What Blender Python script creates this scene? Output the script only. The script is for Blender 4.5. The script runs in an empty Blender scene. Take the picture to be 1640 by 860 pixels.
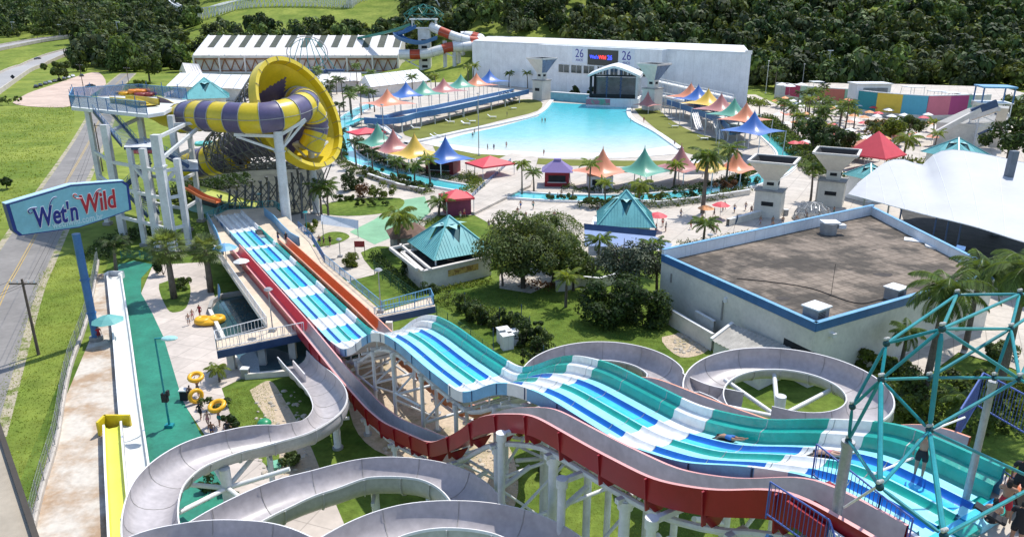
import bpy, bmesh, math, random
import numpy as np
from mathutils import Vector, Matrix
R=math.radians
scene=bpy.context.scene
# ---------------------------------------------------------------- camera, world, sun
CAM_H=34.0; PITCH=R(18.9); FPX=1200.0
cam_d=bpy.data.cameras.new('camera'); cam=bpy.data.objects.new('camera',cam_d)
scene.collection.objects.link(cam); scene.camera=cam
cam.location=(0,0,CAM_H); cam.rotation_euler=(R(90)-PITCH,0,0)
cam_d.sensor_width=36; cam_d.lens=36*FPX/1640; cam_d.clip_start=.2; cam_d.clip_end=6000
SUN_EL=R(61); SUN_DIR=Vector((.6*math.cos(SUN_EL),.8*math.cos(SUN_EL),math.sin(SUN_EL)))
w=bpy.data.worlds.new('World'); scene.world=w; w.use_nodes=True
nt=w.node_tree; nt.nodes.clear()
o_=nt.nodes.new('ShaderNodeOutputWorld'); b_=nt.nodes.new('ShaderNodeBackground'); s_=nt.nodes.new('ShaderNodeTexSky')
s_.sky_type='NISHITA'; s_.sun_disc=False; s_.sun_elevation=SUN_EL; s_.sun_rotation=math.atan2(.6,.8); s_.air_density=1.0; s_.dust_density=.6
b_.inputs[1].default_value=.15
nt.links.new(s_.outputs[0],b_.inputs[0]); nt.links.new(b_.outputs[0],o_.inputs[0])
sl=bpy.data.lights.new('sun','SUN'); sl.energy=3.4; sl.angle=R(.5); sl.color=(1,.955,.88)
so=bpy.data.objects.new('sun',sl); scene.collection.objects.link(so)
so.rotation_euler=(-SUN_DIR).to_track_quat('-Z','Y').to_euler(); so.location=(60,80,150)
scene.view_settings.view_transform='Standard'; scene.view_settings.look='None'
scene.view_settings.gamma=1; scene.view_settings.exposure=.58; scene.view_settings.use_curve_mapping=False
scene.render.engine='CYCLES'

rnd=random.Random(7)
C=scene.collection
def at(u,v,z=0.0):
    """pixel of the 1640x860 photograph + real height -> point of the place"""
    a=(u-820)/FPX; b=(v-430)/FPX
    d=(a, math.cos(PITCH)-b*math.sin(PITCH), -math.sin(PITCH)-b*math.cos(PITCH))
    t=(z-CAM_H)/d[2]
    return Vector((t*d[0],t*d[1],z))
# ---------------------------------------------------------------- materials
MATS={}
def mat(name,col,rough=.6,var=.12,scale=1.5,bump=0,bscale=8,spec=.4,metal=0,detail=5,col2=None,c2lo=.45,c2hi=.62,coord='Object',isl=0,coat=0,stretch=None):
    if name in MATS: return MATS[name]
    m=bpy.data.materials.new(name); m.use_nodes=True; n=m.node_tree.nodes; L=m.node_tree.links
    p=n['Principled BSDF']; p.inputs['Roughness'].default_value=rough; p.inputs['Specular IOR Level'].default_value=spec
    p.inputs['Metallic'].default_value=metal; p.inputs['Coat Weight'].default_value=coat
    tc=n.new('ShaderNodeTexCoord'); src=tc.outputs[coord]
    if stretch:
        mp=n.new('ShaderNodeMapping'); mp.inputs['Scale'].default_value=stretch; L.new(src,mp.inputs[0]); src=mp.outputs[0]
    nz=n.new('ShaderNodeTexNoise'); nz.inputs['Scale'].default_value=scale; nz.inputs['Detail'].default_value=detail; nz.inputs['Roughness'].default_value=.65
    L.new(src,nz.inputs['Vector'])
    cr=n.new('ShaderNodeValToRGB'); e=cr.color_ramp.elements
    if col2 is None:
        lo=[c*(1-var*2) for c in col]; hi=[min(1,c*(1+var)) for c in col]
        e[0].position=.3; e[1].position=.7; e[0].color=(*lo,1); e[1].color=(*hi,1)
    else:
        e[0].position=c2lo; e[1].position=c2hi; e[0].color=(*col,1); e[1].color=(*col2,1)
    L.new(nz.outputs['Fac'],cr.inputs[0]); out=cr.outputs[0]
    # finer second noise
    nz2=n.new('ShaderNodeTexNoise'); nz2.inputs['Scale'].default_value=scale*9; nz2.inputs['Detail'].default_value=3
    L.new(src,nz2.inputs['Vector'])
    mr=n.new('ShaderNodeMapRange'); mr.inputs[1].default_value=.3; mr.inputs[2].default_value=.7; mr.inputs[3].default_value=1-var*.8; mr.inputs[4].default_value=1+var*.5
    L.new(nz2.outputs['Fac'],mr.inputs[0])
    mx=n.new('ShaderNodeVectorMath'); mx.operation='SCALE'; L.new(out,mx.inputs[0]); L.new(mr.outputs[0],mx.inputs[3]); out=mx.outputs[0]
    if isl:
        ge=n.new('ShaderNodeNewGeometry'); mr2=n.new('ShaderNodeMapRange'); mr2.inputs[3].default_value=1-isl; mr2.inputs[4].default_value=1+isl
        L.new(ge.outputs['Random Per Island'],mr2.inputs[0])
        m2=n.new('ShaderNodeVectorMath'); m2.operation='SCALE'; L.new(out,m2.inputs[0]); L.new(mr2.outputs[0],m2.inputs[3]); out=m2.outputs[0]
    L.new(out,p.inputs['Base Color'])
    if bump:
        nb=n.new('ShaderNodeTexNoise'); nb.inputs['Scale'].default_value=bscale; nb.inputs['Detail'].default_value=4; L.new(src,nb.inputs['Vector'])
        bp=n.new('ShaderNodeBump'); bp.inputs['Strength'].default_value=bump; bp.inputs['Distance'].default_value=.1
        L.new(nb.outputs['Fac'],bp.inputs['Height']); L.new(bp.outputs[0],p.inputs['Normal'])
    m['out']=1
    MATS[name]=m; return m
def emis(name,col,s):
    m=mat(name,col,var=0); p=m.node_tree.nodes['Principled BSDF']; p.inputs['Emission Color'].default_value=(*col,1); p.inputs['Emission Strength'].default_value=s; return m
white=mat('white_paint',(.74,.74,.73),.45,.06,.6)
steel_w=mat('white_steel',(.66,.67,.68),.42,.10,.5)
steel_g=mat('galvanised_steel',(.36,.37,.38),.45,.12,1.2,metal=.3)
wall_w=mat('white_render_wall',(.80,.82,.84),.75,.07,.25)
wall_c=mat('cream_render_wall',(.68,.65,.58),.8,.09,.3)
wall_p=mat('pinkish_cladding',(.74,.69,.65),.7,.1,.4)
concrete=mat('pale_concrete',(.54,.485,.42),.8,.10,.25,bump=.15,bscale=3)
pinkc=mat('pinkish_paving',(.56,.49,.43),.8,.10,.18)
stain=mat('stained_concrete',(.55,.50,.43),.85,.16,.22,col2=(.36,.25,.16),c2lo=.42,c2hi=.6,bump=.3,bscale=4)
cdark=mat('grey_concrete',(.33,.32,.30),.85,.15,.5)
blue=mat('blue_paint',(.055,.16,.36),.4,.1,.8)
blue_l=mat('light_blue_paint',(.16,.38,.60),.4,.1,.8)
navy=mat('navy_paint',(.035,.075,.17),.45,.12,.8)
teal=mat('teal_paint',(.012,.25,.28),.35,.12,1.2)
tealroof=mat('teal_sheet_roof',(.17,.47,.47),.4,.08,.5)
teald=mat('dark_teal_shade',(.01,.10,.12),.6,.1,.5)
tealfloor=mat('teal_painted_floor',(.022,.21,.135),.55,.16,.35,bump=.1,bscale=5)
black=mat('black_rubber',(.018,.018,.02),.6,.2,2)
dark=mat('dark_void',(.02,.022,.025),.8,.2,1)
glass=mat('tinted_glass',(.03,.06,.06),.08,.15,.3,spec=.8)
wood=mat('weathered_wood',(.12,.09,.07),.8,.2,2)
asphalt=mat('worn_asphalt',(.235,.22,.205),.85,.12,.15,bump=.1,bscale=10)
yline=mat('yellow_road_paint',(.50,.34,.09),.7,.15,1)
wline=mat('white_road_paint',(.6,.58,.55),.7,.12,1)
grass=mat('lawn_grass',(.060,.115,.016),.9,.34,.13,col2=(.165,.22,.04),c2lo=.36,c2hi=.66,bump=1,bscale=3.5,spec=.1,detail=9)
grass_r=mat('rough_verge_grass',(.125,.18,.028),.9,.30,.05,col2=(.24,.28,.055),c2lo=.38,c2hi=.64,bump=1,bscale=1.6,spec=.1,detail=10)
turf=mat('artificial_turf',(.17,.185,.045),.95,.1,.12,spec=.1)
dirt=mat('bare_sandy_soil',(.50,.40,.29),.95,.2,.35,col2=(.30,.26,.15),c2lo=.52,c2hi=.66,bump=.8,bscale=2)
pinkdirt=mat('pink_gravel',(.55,.42,.34),.95,.12,.1)
flume_in=mat('flume_grey_fibreglass',(.43,.40,.405),.36,.14,.30,spec=.5,detail=8)
flume_rim=mat('flume_pale_rim',(.72,.70,.69),.35,.06,.8)
flume_out=mat('flume_outer_grey',(.50,.49,.50),.42,.12,.5)
red=mat('red_fibreglass',(.30,.014,.022),.32,.08,.5)
redin=mat('red_fibreglass_faded',(.55,.10,.12),.35,.08,.5)
orange=mat('orange_fibreglass',(.60,.17,.06),.35,.08,.5)
salmon=mat('salmon_edge',(.72,.33,.22),.4,.08,.5)
yellow=mat('yellow_fibreglass',(.66,.50,.02),.33,.08,.35,spec=.5)
purple=mat('purple_fibreglass',(.115,.095,.19),.4,.10,.35,spec=.5)
lime=mat('lime_fibreglass',(.68,.70,.10),.35,.08,.4)
r_cy=mat('racer_cyan',(.32,.76,.86),.2,.10,.45,spec=.5,bump=.25,bscale=2.5)
r_cyb=mat('racer_sky_blue',(.05,.50,.84),.2,.10,.45,spec=.5,bump=.25,bscale=2.5)
r_bl=mat('racer_deep_blue',(.004,.12,.48),.2,.10,.45,spec=.5,bump=.25,bscale=2.5)
r_gr=mat('racer_sea_green',(.010,.34,.28),.2,.10,.45,spec=.5,bump=.25,bscale=2.5)
r_w=mat('racer_white',(.78,.78,.77),.2,.10,.45,spec=.5,bump=.25,bscale=2.5)
red_f=mat('red_fabric',(.60,.035,.05),.6,.08,.5)
membrane=mat('white_membrane',(.47,.475,.485),.55,.04,.15)
skin=mat('skin_tan',(.36,.20,.13),.6,.08,3)
skin2=mat('skin_brown',(.20,.10,.06),.6,.08,3)
skin3=mat('skin_fair',(.50,.31,.23),.6,.08,3)
hair=mat('dark_hair',(.012,.010,.009),.7,.1,6)
hair_b=mat('blond_hair',(.42,.28,.09),.7,.1,6)
foam=mat('yellow_inflatable',(.80,.42,.02),.35,.08,1.5)
bark=mat('palm_bark',(.17,.14,.11),.9,.25,1.5,bump=.5,bscale=6)
bark_d=mat('tree_bark',(.10,.08,.06),.9,.25,1.5,bump=.5,bscale=6)
leaf_p=mat('palm_leaf',(.095,.15,.030),.5,.2,.5,isl=.45,spec=.35)
leaf_y=mat('bright_palm_leaf',(.17,.22,.03),.5,.2,.5,isl=.4,spec=.35)
leaf_d=mat('dark_leaf',(.045,.080,.022),.6,.25,.22,isl=.55,spec=.25)
leaf_m=mat('mid_leaf',(.095,.140,.036),.6,.34,.45,isl=.5,spec=.25)
leaf_f=mat('forest_leaf',(.024,.05,.016),.65,.3,.07,col2=(.115,.165,.05),c2lo=.44,c2hi=.64,isl=.6,spec=.2)
leaf_o=mat('open_tree_leaf',(.125,.165,.055),.6,.3,.5,isl=.5,spec=.25)
leaf_l=mat('light_hedge_leaf',(.13,.17,.022),.6,.25,.6,isl=.4,spec=.25)
leaf_r=mat('red_foliage',(.16,.075,.03),.6,.25,.6,isl=.4)
for nm,c in dict(orange=(.66,.24,.12),blue=(.05,.14,.42),green=(.10,.32,.22),dusty=(.42,.16,.14),yellow=(.70,.45,.06),red=(.65,.07,.05),violet=(.24,.17,.38)).items():
    mat('canvas_'+nm,c,.38,.05,.25,spec=.5)
def joints(m,scale,rot=0,mort=.012,mul=.75,fac=.55,var=.86):
    n=m.node_tree.nodes; L=m.node_tree.links; p=n['Principled BSDF']; src=p.inputs['Base Color'].links[0].from_socket
    tc=n.new('ShaderNodeTexCoord'); mp=n.new('ShaderNodeMapping'); mp.inputs['Rotation'].default_value=(0,0,rot); L.new(tc.outputs['Object'],mp.inputs[0])
    bt=n.new('ShaderNodeTexBrick'); bt.offset=0; bt.inputs['Scale'].default_value=1/scale; bt.inputs['Mortar Size'].default_value=mort; bt.inputs['Mortar Smooth'].default_value=.5; bt.inputs['Color1'].default_value=(1,1,1,1); bt.inputs['Color2'].default_value=(var,var,var,1); bt.inputs['Mortar'].default_value=(mul,mul,mul,1); bt.inputs['Brick Width'].default_value=1; bt.inputs['Row Height'].default_value=1
    L.new(mp.outputs[0],bt.inputs['Vector']); mx=n.new('ShaderNodeMix'); mx.data_type='RGBA'; mx.blend_type='MULTIPLY'; mx.inputs[0].default_value=fac
    L.new(src,mx.inputs[6]); L.new(bt.outputs[0],mx.inputs[7]); L.new(mx.outputs[2],p.inputs['Base Color']); return m
joints(concrete,3.2,.5,.02,.55,.8,.88); joints(pinkc,2.6,.35,.02,.6,.8,.86); joints(wall_w,3.0,0,.012,.7,.7,.93)
peach=mat('peach_deck',(.64,.53,.40),.8,.08,.5); joints(peach,2.2,.55,.015,.7,.7,.93)
def leafy(m,k=.34,gain=1.3):
    n=m.node_tree.nodes; L=m.node_tree.links; p=n['Principled BSDF']; out=[q for q in n if q.type=='OUTPUT_MATERIAL'][0]; src=p.inputs['Base Color'].links[0].from_socket
    tr=n.new('ShaderNodeBsdfTranslucent'); sc=n.new('ShaderNodeVectorMath'); sc.operation='MULTIPLY'; sc.inputs[1].default_value=(1.5*gain,1.35*gain,.7*gain); L.new(src,sc.inputs[0]); L.new(sc.outputs[0],tr.inputs[0])
    mx=n.new('ShaderNodeMixShader'); mx.inputs[0].default_value=k; L.new(p.outputs[0],mx.inputs[1]); L.new(tr.outputs[0],mx.inputs[2]); L.new(mx.outputs[0],out.inputs[0]); return m
for q in (leaf_p,leaf_y,leaf_d,leaf_m,leaf_l,leaf_r,leaf_o): leafy(q)
FOREST=[leaf_f]+[leafy(mat('forest_leaf_'+k,a,.65,.3,.07,col2=b,c2lo=.42,c2hi=.66,isl=.55,spec=.2),.2) for k,a,b in (('olive',(.042,.062,.018),(.165,.20,.055)),('bright',(.04,.075,.018),(.165,.235,.06)),('grey',(.042,.060,.030),(.15,.18,.085)),('deep',(.02,.036,.012),(.075,.10,.026)))]
leafy(leaf_f,.16)
# ---------------------------------------------------------------- mesh builder
class MB:
    def __init__(s): s.v=[]; s.f=[]; s.m=[]; s.mats=[]
    def mi(s,m):
        if m not in s.mats: s.mats.append(m)
        return s.mats.index(m)
    def add(s,vs,fs,m):
        o=len(s.v); k=s.mi(m); s.v+= [tuple(v) for v in vs]
        for f in fs: s.f.append(tuple(i+o for i in f)); s.m.append(k)
        return s
    def hexa(s,p,m): return s.add(p,[(3,2,1,0),(4,5,6,7),(0,1,5,4),(1,2,6,5),(2,3,7,6),(3,0,4,7)],m)
    def box(s,c,d,m,rz=0):
        x,y,z=[q/2 for q in d]; ca,sa=math.cos(rz),math.sin(rz); P=[]
        for dz in (-z,z):
            for dx,dy in ((-x,-y),(x,-y),(x,y),(-x,y)): P.append((c[0]+dx*ca-dy*sa,c[1]+dx*sa+dy*ca,c[2]+dz))
        return s.hexa(P,m)
    def beam(s,a,b,wd,ht,m):
        a=Vector(a);b=Vector(b);t=(b-a).normalized(); sd=t.cross(Vector((0,0,1)))
        if sd.length<1e-3: sd=Vector((1,0,0))
        sd.normalize(); up=sd.cross(t); P=[]
        for q in (a,b):
            for i,j in ((-1,-1),(1,-1),(1,1),(-1,1)): P.append(q+sd*(i*wd/2)+up*(j*ht/2))
        return s.hexa(P,m)
    def cyl(s,a,b,r0,m,r1=None,n=10,cap=True):
        a=Vector(a);b=Vector(b); r1=r0 if r1 is None else r1; t=(b-a).normalized(); sd=t.cross(Vector((0,0,1)))
        if sd.length<1e-3: sd=Vector((1,0,0))
        sd.normalize(); up=sd.cross(t); P=[]
        for q,r in ((a,r0),(b,r1)):
            for k in range(n):
                an=2*math.pi*k/n; P.append(q+sd*(r*math.cos(an))+up*(r*math.sin(an)))
        F=[(k,(k+1)%n,n+(k+1)%n,n+k) for k in range(n)]
        if cap: F+=[tuple(range(n-1,-1,-1)),tuple(range(n,2*n))]
        return s.add(P,F,m)
    def tube(s,pts,r,m,n=8):
        for a,b in zip(pts[:-1],pts[1:]): s.cyl(a,b,r,m,n=n)
        return s
    def prism(s,pts,z0,z1,m,mside=None):
        n=len(pts); P=[(p[0],p[1],z0) for p in pts]+[(p[0],p[1],z1) for p in pts]
        ar=sum(pts[i][0]*pts[(i+1)%n][1]-pts[(i+1)%n][0]*pts[i][1] for i in range(n))
        ix=list(range(n))
        top=[i+n for i in ix]; bot=ix[::-1]; sides=[(i,(i+1)%n,n+(i+1)%n,n+i) for i in ix]
        if ar<0: top=top[::-1]; bot=bot[::-1]; sides=[f[::-1] for f in sides]
        s.add(P,[tuple(top),tuple(bot)],m); s.add(P,sides,mside or m); return s
    def sheet(s,pts,m): 
        n=len(pts); ar=sum(pts[i][0]*pts[(i+1)%n][1]-pts[(i+1)%n][0]*pts[i][1] for i in range(n))
        f=tuple(range(n)) if ar>0 else tuple(range(n-1,-1,-1))
        return s.add(pts,[f],m)
    def grid(s,G,m,closeu=False,closev=False):
        """G[i][j] points; m material or function(i,j)"""
        nu=len(G); nv=len(G[0]); o=len(s.v)
        for row in G: s.v+=[tuple(p) for p in row]
        for i in range(nu if closeu else nu-1):
            for j in range(nv if closev else nv-1):
                i2=(i+1)%nu; j2=(j+1)%nv
                s.f.append((o+i*nv+j,o+i2*nv+j,o+i2*nv+j2,o+i*nv+j2)); s.m.append(s.mi(m(i,j) if callable(m) else m))
        return s
    def sphere(s,c,r,m,nu=12,nv=8,sc=(1,1,1)):
        G=[[(c[0]+r*sc[0]*math.sin(math.pi*j/nv)*math.cos(2*math.pi*i/nu),c[1]+r*sc[1]*math.sin(math.pi*j/nv)*math.sin(2*math.pi*i/nu),c[2]+r*sc[2]*math.cos(math.pi*j/nv)) for j in range(nv+1)] for i in range(nu)]
        return s.grid(G,m,closeu=True)
    def torus(s,c,R0,r,m,nu=20,nv=8,sc=(1,1,1),rot=None):
        G=[]
        for i in range(nu):
            a=2*math.pi*i/nu; row=[]
            for j in range(nv):
                b=2*math.pi*j/nv; q=Vector(((R0+r*math.cos(b))*math.cos(a)*sc[0],(R0+r*math.cos(b))*math.sin(a)*sc[1],r*math.sin(b)*sc[2]))
                if rot: q=rot@q
                row.append(Vector(c)+q)
            G.append(row)
        return s.grid(G,m,True,True)
    def build(s,name,parent=None,smooth=False,loc=None):
        me=bpy.data.meshes.new(name); me.from_pydata(s.v,[],s.f)
        for m in s.mats: me.materials.append(m)
        me.polygons.foreach_set('material_index',s.m)
        if smooth: me.shade_smooth(); 
        me.update()
        o=bpy.data.objects.new(name,me); C.objects.link(o)
        if parent is not None: o.parent=parent
        if loc is not None: o.location=loc
        if smooth=='auto':
            try: me.set_sharp_from_angle(angle=R(40))
            except Exception: pass
        return o
def tag(o,label,cat,group=None):
    o['label']=label; o['category']=cat
    if group: o['group']=group
    return o
def thing(name,label,cat,loc=(0,0,0),rz=0,group=None):
    o=bpy.data.objects.new(name,None); C.objects.link(o); o.location=loc; o.rotation_euler=(0,0,rz); o.empty_display_size=.3
    return tag(o,label,cat,group)
def struct(o,kind='structure'): o['kind']=kind; return o
def dup(root,loc,rz=0,label=None,group=None,scale=None):
    def cp(o,par):
        c=o.copy(); C.objects.link(c); c.parent=par
        for ch in list(o.children): cp(ch,c)
        return c
    r=root.copy(); C.objects.link(r); r.location=loc; r.rotation_euler=(0,0,rz)
    if scale: r.scale=(scale,)*3 if not hasattr(scale,'__len__') else scale
    if label: r['label']=label
    if group: r['group']=group
    for ch in list(root.children): cp(ch,r)
    return r
def catmull(P,n=8):
    P=[Vector(p) for p in P]; Q=[P[0]*2-P[1]]+P+[P[-1]*2-P[-2]]; out=[]
    for i in range(1,len(Q)-2):
        a,b,c,d=Q[i-1],Q[i],Q[i+1],Q[i+2]
        for k in range(n):
            t=k/n; out.append(.5*((2*b)+(c-a)*t+(2*a-5*b+4*c-d)*t*t+(3*b-a-3*c+d)*t**3))
    out.append(P[-1]); return out
def frames(P):
    F=[]
    for i,p in enumerate(P):
        t=(P[min(i+1,len(P)-1)]-P[max(i-1,0)]); th=Vector((t.x,t.y,0)).normalized(); s_=Vector((th.y,-th.x,0)); F.append((p,s_,Vector((0,0,1)),t.normalized()))
    return F
def sweep(mb,P,sec,m,banks=None,closev=True):
    """P list of Vectors, sec list of (side,up)"""
    G=[]
    for i,(p,sd,up,t) in enumerate(frames(P)):
        b=banks[i] if banks else 0
        s2=sd*math.cos(b)+up*math.sin(b); u2=up*math.cos(b)-sd*math.sin(b)
        G.append([p+s2*a+u2*h for a,h in sec])
    mb.grid(G,m,closev=closev)
    return G
def pts(l,z=0): return [at(*(q if len(q)==3 else (q[0],q[1],z))) for q in l]
def smoothpoly(l,z=0,n=4):
    P=pts(l,z); P=P+[P[0],P[1]]
    Q=catmull(P,n); return Q[:-n-1]
def quads(name,verts,m,parent=None,nv=4,mats=None,mi=None):
    """verts (N*nv,3) numpy -> separate faces"""
    N=len(verts)//nv; me=bpy.data.meshes.new(name)
    me.vertices.add(N*nv); me.vertices.foreach_set('co',np.asarray(verts,dtype=np.float32).ravel())
    me.loops.add(N*nv); me.loops.foreach_set('vertex_index',np.arange(N*nv,dtype=np.int32))
    me.polygons.add(N); me.polygons.foreach_set('loop_start',np.arange(0,N*nv,nv,dtype=np.int32)); me.polygons.foreach_set('loop_total',np.full(N,nv,dtype=np.int32))
    for q in (mats or [m]): me.materials.append(q)
    if mi is not None: me.polygons.foreach_set('material_index',mi)
    me.update(calc_edges=True); me.validate()
    o=bpy.data.objects.new(name,me); C.objects.link(o)
    if parent is not None: o.parent=parent
    return o
# ================================================================ SETTING: terrain, roads, paving, water
def smooth01(t): t=max(0,min(1,t)); return t*t*(3-2*t)
def ground_z(x,y):
    r=x+.10*y              # >0 : right-hand forest hill
    k=smooth01((r+40)/90)
    zr=max(0,y-395)*.36; zl=max(0,y-500)*.19
    zl*=1-.45*smooth01((-.36*y-x)/(.10*y)) if y>0 else 1
    z=zr*k+zl*(1-k)
    return min(z,150)*(.92+.08*math.sin(x*.013)*math.sin(y*.011+1))
g=MB(); xs=[-2600,-1200,-700]+list(range(-560,701,30))+[1100,1800,2600]; ys=[-300,-60,0]+list(range(30,391,60))+list(range(400,1001,25))+[1200,1600,2400]
g.grid([[ (x,y,ground_z(x,y)-.0) for y in ys] for x in xs],grass_r)
struct(g.build('ground',smooth=True))
LZ=[.012]
def sheet(name,poly,m,z,sm=0,kind='structure'):
    LZ[0]+=.004; z=LZ[0]; P=smoothpoly(poly,0,sm) if sm else pts(poly)
    P=[(p.x,p.y,z) for p in P]
    return struct(MB().sheet(P,m).build(name),kind)
# left road with double yellow line
rl=[(-110,640),(0,368),(61,300),(96,261),(118,226),(133,200),(150,170),(168,130)]; rr=[(-20,640),(0,588),(60,440),(118,310),(143,261),(158,226),(170,200),(180,170),(210,130)]
def ribbon(name,c,wd,m,z,n=8,sm=True):
    P=catmull([(q.x,q.y,0) for q in c],n) if sm else c
    G=[[(p.x+s.x*a*wd/2,p.y+s.y*a*wd/2,z if not callable(z) else z(p)) for a in (-1,1)] for p,s,_,_ in frames(P)]
    mb=MB(); mb.grid(G,m); return mb.build(name)
cl=pts([(-95,720),(0,483),(28,430),(59,374),(100,302),(124,261),(145,223),(158,195),(172,165),(182,140),(205,118)])
struct(ribbon('verge',cl,9.2,mat('gravel_verge',(.38,.33,.24),.95,.2,.5,col2=(.16,.19,.05),c2lo=.5,c2hi=.6),.004)); struct(ribbon('road',cl,7.4,asphalt,.008))
mk=MB()
for off in (-.16,.16):
    F=frames(catmull([(q.x,q.y,0) for q in cl],8)); mk.grid([[(p.x+s.x*(off+a),p.y+s.y*(off+a),.012) for a in (-.06,.06)] for p,s,_,_ in F],yline)
struct(mk.build('road_marking'))
# lawn (mown, greener) around the slides
sheet('lawn',[(-60,1000),(60,700),(150,470),(185,400),(230,340),(330,330),(900,300),(1640,260),(2200,420),(2300,1100)],grass,.004)
sheet('sandy_soil',[(560,560),(640,540),(720,560),(790,640),(800,700),(760,760),(690,745),(600,720),(560,660)],dirt,.009,4)
sheet('sandy_soil',[(400,625),(432,610),(455,640),(500,720),(520,800),(450,780),(445,700)],dirt,.009,4)
sheet('dirt_patch',[(700,715),(800,700),(830,770),(810,830),(760,790)],dirt,.009,4)
sheet('dirt_patch',[(1060,540),(1120,530),(1135,560),(1090,572)],dirt,.009,4)
rk=MB(); rr_=random.Random(3); rockm=mat('pale_rubble',(.50,.44,.36),.9,.2,1.2,bump=.5,bscale=5)
for k in range(420):
    u,v=rr_.choice([(rr_.uniform(590,790),rr_.uniform(590,740)),(rr_.uniform(735,830),rr_.uniform(720,810)),(rr_.uniform(410,500),rr_.uniform(625,760)),(rr_.uniform(1080,1130),rr_.uniform(535,565))]); p=at(u,v); r_=rr_.uniform(.06,.26); sx_,sy_=rr_.uniform(.7,1.4),rr_.uniform(.7,1.4)
    rk.sphere((p.x,p.y,.02),r_,rockm,6,4,(sx_,sy_,.6))
o=struct(rk.build('loose_rubble'),'stuff'); o['label']='pale loose stones scattered on the sandy soil under the slides'
# park paving
sheet('plaza_paving',[(262,150),(340,120),(700,118),(900,150),(1210,152),(1245,168),(1480,190),(1700,200),(1800,330),(1560,350),(1400,360),(1300,372),(1080,404),(980,398),(960,420),(900,448),(850,470),(800,462),(800,440),(860,400),(760,345),(700,345),(640,395),(600,440),(560,450),(540,440),(470,370),(330,345),(300,300)],concrete,.009)
sheet('pool_paving',[(245,425),(330,420),(345,480),(400,600),(355,622),(372,672),(405,725),(440,760),(520,765),(560,860),(600,960),(440,960),(400,860),(330,700),(290,640),(262,540),(243,500),(226,470)],pinkc,.012)
sheet('teal_floor',[(190,424),(215,418),(246,424),(226,446),(226,470),(243,500),(262,540),(292,640),(335,720),(400,830),(430,900),(215,900),(205,640),(183,440)],tealfloor,.013)
sheet('apron_paving',[(150,440),(185,436),(215,700),(225,900),(30,900),(62,780),(104,640),(150,530)],stain,.012)
sheet('lawn_island',[(255,455),(290,445),(305,460),(300,490),(285,500),(268,495)],grass,.016,4)
sheet('kids_paving',[(560,372),(600,352),(640,322),(680,315),(690,340),(650,372),(600,392)],mat('mint_paving',(.20,.40,.24),.8,.1,.3),.013)
sheet('lawn_island',[(500,395),(520,375),(545,372),(560,380),(535,392)],grass,.013,4)
sheet('lawn_island',[(578,405),(605,395),(640,400),(660,420),(610,440)],grass,.014,3)
sheet('lawn_island',[(500,332),(560,320),(640,318),(640,335),(590,345),(530,345)],grass,.014,4)
# poolside turf
sheet('turf_lawn',[(645,212),(700,195),(790,172),(835,160),(866,163),(861,178),(800,194),(730,212),(680,224)],turf,.014,3)
sheet('turf_lawn',[(1016,175),(1050,173),(1070,190),(1110,212),(1160,228),(1168,252),(1100,246),(1060,215)],turf,.014,3)
sheet('turf_lawn',[(690,228),(740,238),(815,246),(812,256),(770,262),(700,248)],turf,.014)
sheet('turf_lawn',[(830,253),(900,256),(1000,258),(1090,258),(1130,262),(1100,268),(900,266),(835,262)],turf,.014)
sheet('parking_lot',[(20,165),(45,150),(80,138),(140,118),(160,118),(170,135),(150,150),(120,170),(60,172)],pinkdirt,.012,3)
# far roads
def ter(u,v):
    a=(u-820)/FPX; b=(v-430)/FPX; d=Vector((a, math.cos(PITCH)-b*math.sin(PITCH), -math.sin(PITCH)-b*math.cos(PITCH)))
    t=100.0
    while t<3500:
        p=Vector((0,0,CAM_H))+d*t
        if p.z<ground_z(p.x,p.y): break
        t+=2
    return Vector((p.x,p.y,ground_z(p.x,p.y)))
pale_as=mat('pale_asphalt',(.36,.35,.34),.8,.08,.02)
for nm,l,wd in (('ramp_road',[(-120,215),(0,135),(40,112),(80,95),(120,83),(160,75),(190,71)],12),('highway',[(-60,92),(0,79),(60,68),(125,60),(180,57),(260,54)],14)):
    hw=[ter(u,v) for u,v in l]; struct(ribbon(nm,hw,wd,pale_as,lambda p: ground_z(p.x,p.y)+1.2))
    mb=MB(); sweep(mb,catmull([q.xy.to_3d() for q in hw],8),[(wd/2,0),(wd/2,2.1),(wd/2+.6,2.1),(wd/2+.6,0)],concrete)
    F=frames(catmull([q.xy.to_3d() for q in hw],8)); mb=MB()
    for sg in(-1,1): mb.grid([[p+s*(sg*(wd/2+a))+Vector((0,0,ground_z(p.x,p.y)+h)) for a,h in ((0,0),(0,2.1),(.5,2.1),(.5,0))] for p,s,_,_ in F],concrete)
    struct(mb.build('road_parapet'))
# wave pool
wp=[(885,165),(1008,172),(1009,190),(1050,214),(1088,238),(1092,247),(1000,254),(880,254),(760,247),(672,230),(740,214),(800,203),(862,187)]
struct(MB().sheet([(p.x,p.y,.12) for p in pts(wp)],mat('wave_pool_beach_plaster',(.72,.70,.66),.6,.04,.2)).build('pool_beach'))
wm=bpy.data.materials.new('wave_pool_water'); wm.use_nodes=True; n=wm.node_tree.nodes; L=wm.node_tree.links; p=n['Principled BSDF']
p.inputs['Roughness'].default_value=.12; p.inputs['IOR'].default_value=1.33
tc=n.new('ShaderNodeTexCoord'); sx=n.new('ShaderNodeSeparateXYZ'); L.new(tc.outputs['Object'],sx.inputs[0])
nz=n.new('ShaderNodeTexNoise'); nz.inputs['Scale'].default_value=.05; nz.inputs['Detail'].default_value=3; L.new(tc.outputs['Object'],nz.inputs['Vector'])
ad=n.new('ShaderNodeMath'); ad.operation='MULTIPLY_ADD'; ad.inputs[1].default_value=18; L.new(nz.outputs['Fac'],ad.inputs[0]); L.new(sx.outputs[1],ad.inputs[2])
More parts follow.
